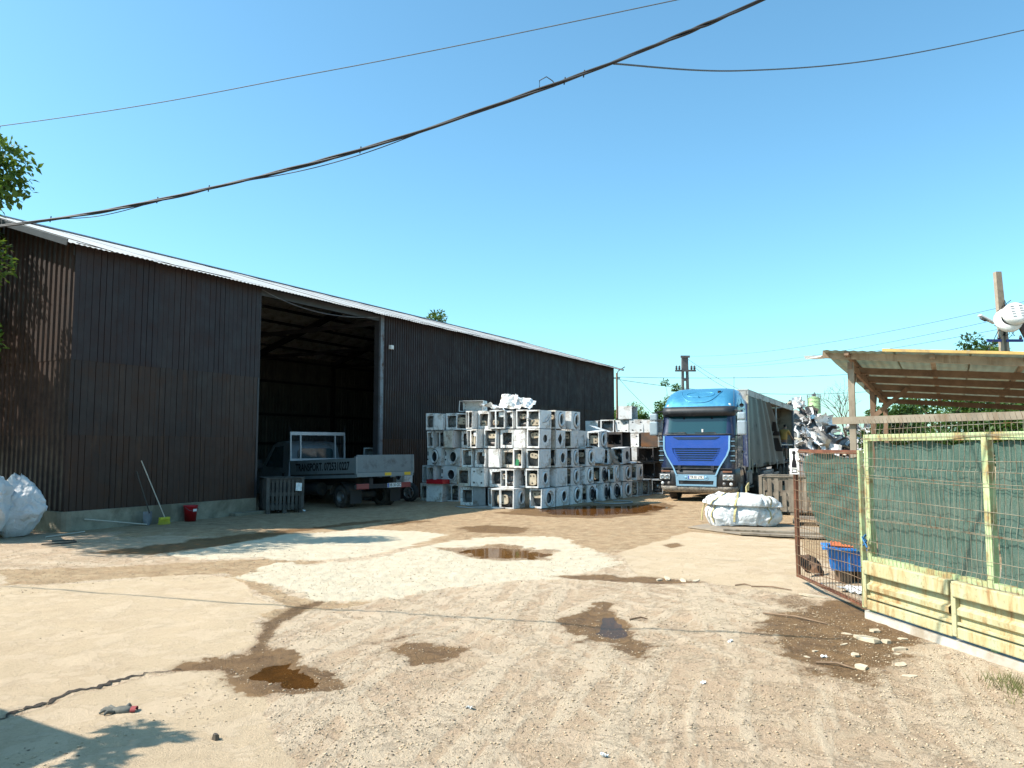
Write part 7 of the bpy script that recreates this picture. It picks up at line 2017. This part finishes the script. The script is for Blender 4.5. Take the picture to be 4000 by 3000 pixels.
# ------------------------------------------------------------------ loose stones, chips, sticks
def gh(x, y): return float(ground_fields(np.array([x]), np.array([y]))[0][0])
def stones(n, lo, hi, region, seed):
    rg = np.random.default_rng(seed)
    pts = []
    while sum(len(p) for p in pts) < n:
        y = np.exp(rg.uniform(np.log(2.6), np.log(14), 4000)); x = rg.uniform(-.72, .72, 4000) * y
        z, lime, wet, earth, slab, crack, track = ground_fields(x, y)
        dens = -.5 * wet + .35 + .65 * sstep(.4, .7, fbm(x * .9, y * .9, 4, 77)) - .62 * slab + .25 * lime + .3 * crack
        dens += .9 * sstep(1.6, .2, np.abs(x - (3.7 - .15 * (y - 6)))) * (y < 9)
        ok = (rg.random(4000) < dens) & (x < 3.75 + .2 * (8.3 - y).clip(0))
        pts.append(np.stack([x[ok], y[ok], z[ok]], 1))
    P = np.concatenate(pts)[:n]
    base = np.array([(1, 0, 0), (0, 1, 0), (-1, 0, 0), (0, -1, 0), (.1, .1, .75), (-.1, .05, -.5)], float)
    s = lo * (hi / lo) ** (rg.random(n) ** 2.2)
    V = base[None] * (1 + rg.uniform(-.35, .35, (n, 6, 3)))
    a = rg.uniform(0, 6.3, n); c, s_ = np.cos(a), np.sin(a)
    X = V[..., 0] * c[:, None] - V[..., 1] * s_[:, None]; Y = V[..., 0] * s_[:, None] + V[..., 1] * c[:, None]
    V = np.stack([X * s[:, None], Y * s[:, None] * .8, V[..., 2] * s[:, None] * .75], -1) + P[:, None, :] + np.array([0, 0, 1])[None, None] * (s * .2)[:, None, None]
    f = np.array([(0, 1, 4), (1, 2, 4), (2, 3, 4), (3, 0, 4), (1, 0, 5), (2, 1, 5), (3, 2, 5), (0, 3, 5)])
    F = (np.arange(n)[:, None, None] * 6 + f[None]).reshape(-1, 3)
    me = bpy.data.meshes.new('gravel'); V = V.reshape(-1, 3)
    me.vertices.add(len(V)); me.vertices.foreach_set('co', V.ravel().astype(np.float32))
    me.loops.add(F.size); me.loops.foreach_set('vertex_index', F.ravel().astype(np.int32))
    me.polygons.add(len(F)); me.polygons.foreach_set('loop_start', (np.arange(len(F)) * 3).astype(np.int32))
    me.update(calc_edges=True); me.materials.append(M_STONE); return me
def stone_mat():
    t = NT('loose_stone'); r = t.new('NewGeometry').outputs['Random Per Island']
    c = t.mix(r, (.36, .26, .16), (.58, .46, .32)); c = t.mix(t.math('GREATER_THAN', r, .88), c, (.19, .145, .105))
    t.P(color=c, rough=.9); return t.mat
M_STONE = stone_mat()
o = link('gravel', stones(42000, .003, .0135, None, 3)); tag(o, 'loose gravel strewn over the yard', 'gravel', None, 'stuff')
rr = random.Random(9)
def chip(name, label, cat, x, y, w, d, h, seed, m, group=None):
    r_ = random.Random(seed); n = r_.choice((5, 6, 7)); P = []
    for i in range(n):
        a = 2 * math.pi * i / n + r_.uniform(-.3, .3); P.append((math.cos(a) * w * r_.uniform(.35, .55), math.sin(a) * d * r_.uniform(.35, .55)))
    mb = MB().prism(P, 0, h); mb.v = [(px + r_.uniform(-1, 1) * h * .3, py, pz * r_.uniform(.7, 1.15)) for px, py, pz in mb.v]
    o = mb.build(name, m, None, (x, y, gh(x, y) - .004), (r_.uniform(-.1, .1), r_.uniform(-.1, .1), r_.uniform(0, 6)))
    return tag(o, label, cat, group)
M_CHIP = mat('concrete_chip', (.52, .43, .31), .9, 0, .2, 6, bump=.5, rnd=.15)
CHW = ['largest slab-like one', 'small block touching the largest', 'thin flake behind the largest', 'flat piece right of the middle', 'middle of the patch', 'block near the sunlit edge', 'flake nearest the camera side', 'sliver at the left', 'piece closest to the kerb top', 'pebble-sized one right of middle', 'tiny leftmost sliver', 'thin sliver left of the largest', 'small one against the kerb', 'lowest in the picture']
for i, (x, y, w, d, h) in enumerate(((3.38, 7.50, .30, .16, .05), (3.52, 7.44, .10, .08, .05), (3.30, 7.75, .16, .08, .02), (3.55, 7.20, .18, .09, .03), (3.05, 7.0, .12, .08, .03), (2.93, 6.62, .14, .10, .05), (3.3, 6.7, .15, .08, .02),
        (2.75, 7.15, .10, .05, .015), (3.62, 7.85, .2, .12, .03), (3.45, 7.05, .09, .06, .02), (2.60, 6.95, .07, .04, .015), (3.1, 7.35, .12, .05, .015), (3.75, 7.55, .12, .08, .02), (3.2, 6.35, .12, .08, .02))):
    chip('concrete_chip', 'broken concrete chip on damp ground before fence boards, %s' % CHW[i], 'chip', x, y, w, d, h * .7, i, M_CHIP, 'concrete chips before the fence')
chip('concrete_chip', 'flat pale concrete flake at the foot of the gate leaf', 'chip', 3.72, 9.62, .42, .22, .02, 40, M_CHIP)
for i, (x, y) in enumerate(((2.16, 10.9), (2.35, 10.75), (2.52, 10.72), (2.05, 10.85))):
    chip('slab_fragment', '%s slab fragment along broken edge of the right-hand slab' % ['second', 'third', 'rightmost', 'leftmost'][i], 'fragment', x, y, .26, .09, .02, 50 + i, M_CHIP, 'fragments along the slab edge')
chip('stone', 'dark stone lying on the concrete below the crack', 'stone', -1.86, 4.98, .06, .05, .04, 60, mat('dark_stone', (.10, .08, .06), .9))
M_STICK = mat('dry_stick', (.20, .13, .08), .9, 0, .3, 9)
for i, (a, b, lb_) in enumerate((((3.10, 10.15), (3.55, 9.95), 'brown stick lying by the slab corner, longest of the pair'), ((2.92, 10.25), (3.12, 10.22), 'short brown stick beside the longer one at slab corner'), ((2.75, 8.6), (3.25, 8.1), 'thin twig across damp patch near gate'),
        ((2.6, 6.75), (2.85, 6.55), 'small twig on the damp patch edge nearest camera'), ((1.25, 8.35), (1.45, 8.4), 'short twig beside the blue puddle'))):
    p0 = Vector((*a, gh(*a) + .012)); p1 = Vector((*b, gh(*b) + .012)); md = (p0 + p1) / 2 + Vector((.03, .04, .01))
    tag(MB().tube([p0, md, p1], [.009, .011, .006], 6).build('stick', M_STICK), lb_, 'stick')
for i, (x, y) in enumerate(((2.75, 6.95), (1.5, 6.2), (.55, 4.75), (-.3, 5.6), (2.05, 7.4), (.95, 4.35))):
    crumple('litter', ['white plastic scrap on the fence-side damp patch', 'pale litter scrap between puddle and damp patch', 'pale litter scrap low in the middle foreground', 'pale litter scrap left of the middle foreground', 'green-white litter scrap right of the blue puddle', 'pale litter scrap nearest the camera'][i], 'litter', .05, .03, (x, y, gh(x, y) + .012), (.2, .1, i), M_WHITEP, 80 + i, .008)
# dry grass by the fence foot
rg = np.random.default_rng(4); n = 700
x = 4.12 + rg.normal(0, .10, n) ; y = 5.6 + rg.uniform(-.7, .7, n); keep = rg.random(n) < .8
V = []; F = []
for i in range(n):
    h = rg.uniform(.03, .11); a = rg.uniform(0, 6.3); w = .003; bx, by = x[i] - .25, y[i]
    z0 = 0; dx, dy = math.cos(a) * h * .6, math.sin(a) * h * .6; k = len(V)
    V += [(bx - w, by, z0), (bx + w, by, z0), (bx + dx, by + dy, z0 + h)]; F.append((k, k + 1, k + 2))
me = bpy.data.meshes.new('grass_tuft'); me.from_pydata(V, [], F); me.materials.append(mat('dry_grass', (.20, .20, .07), .8, 0, .3))
o = link('grass_tuft', me); tag(o, 'sparse dry grass at the foot of the kerb, right edge', 'grass', None, 'stuff')
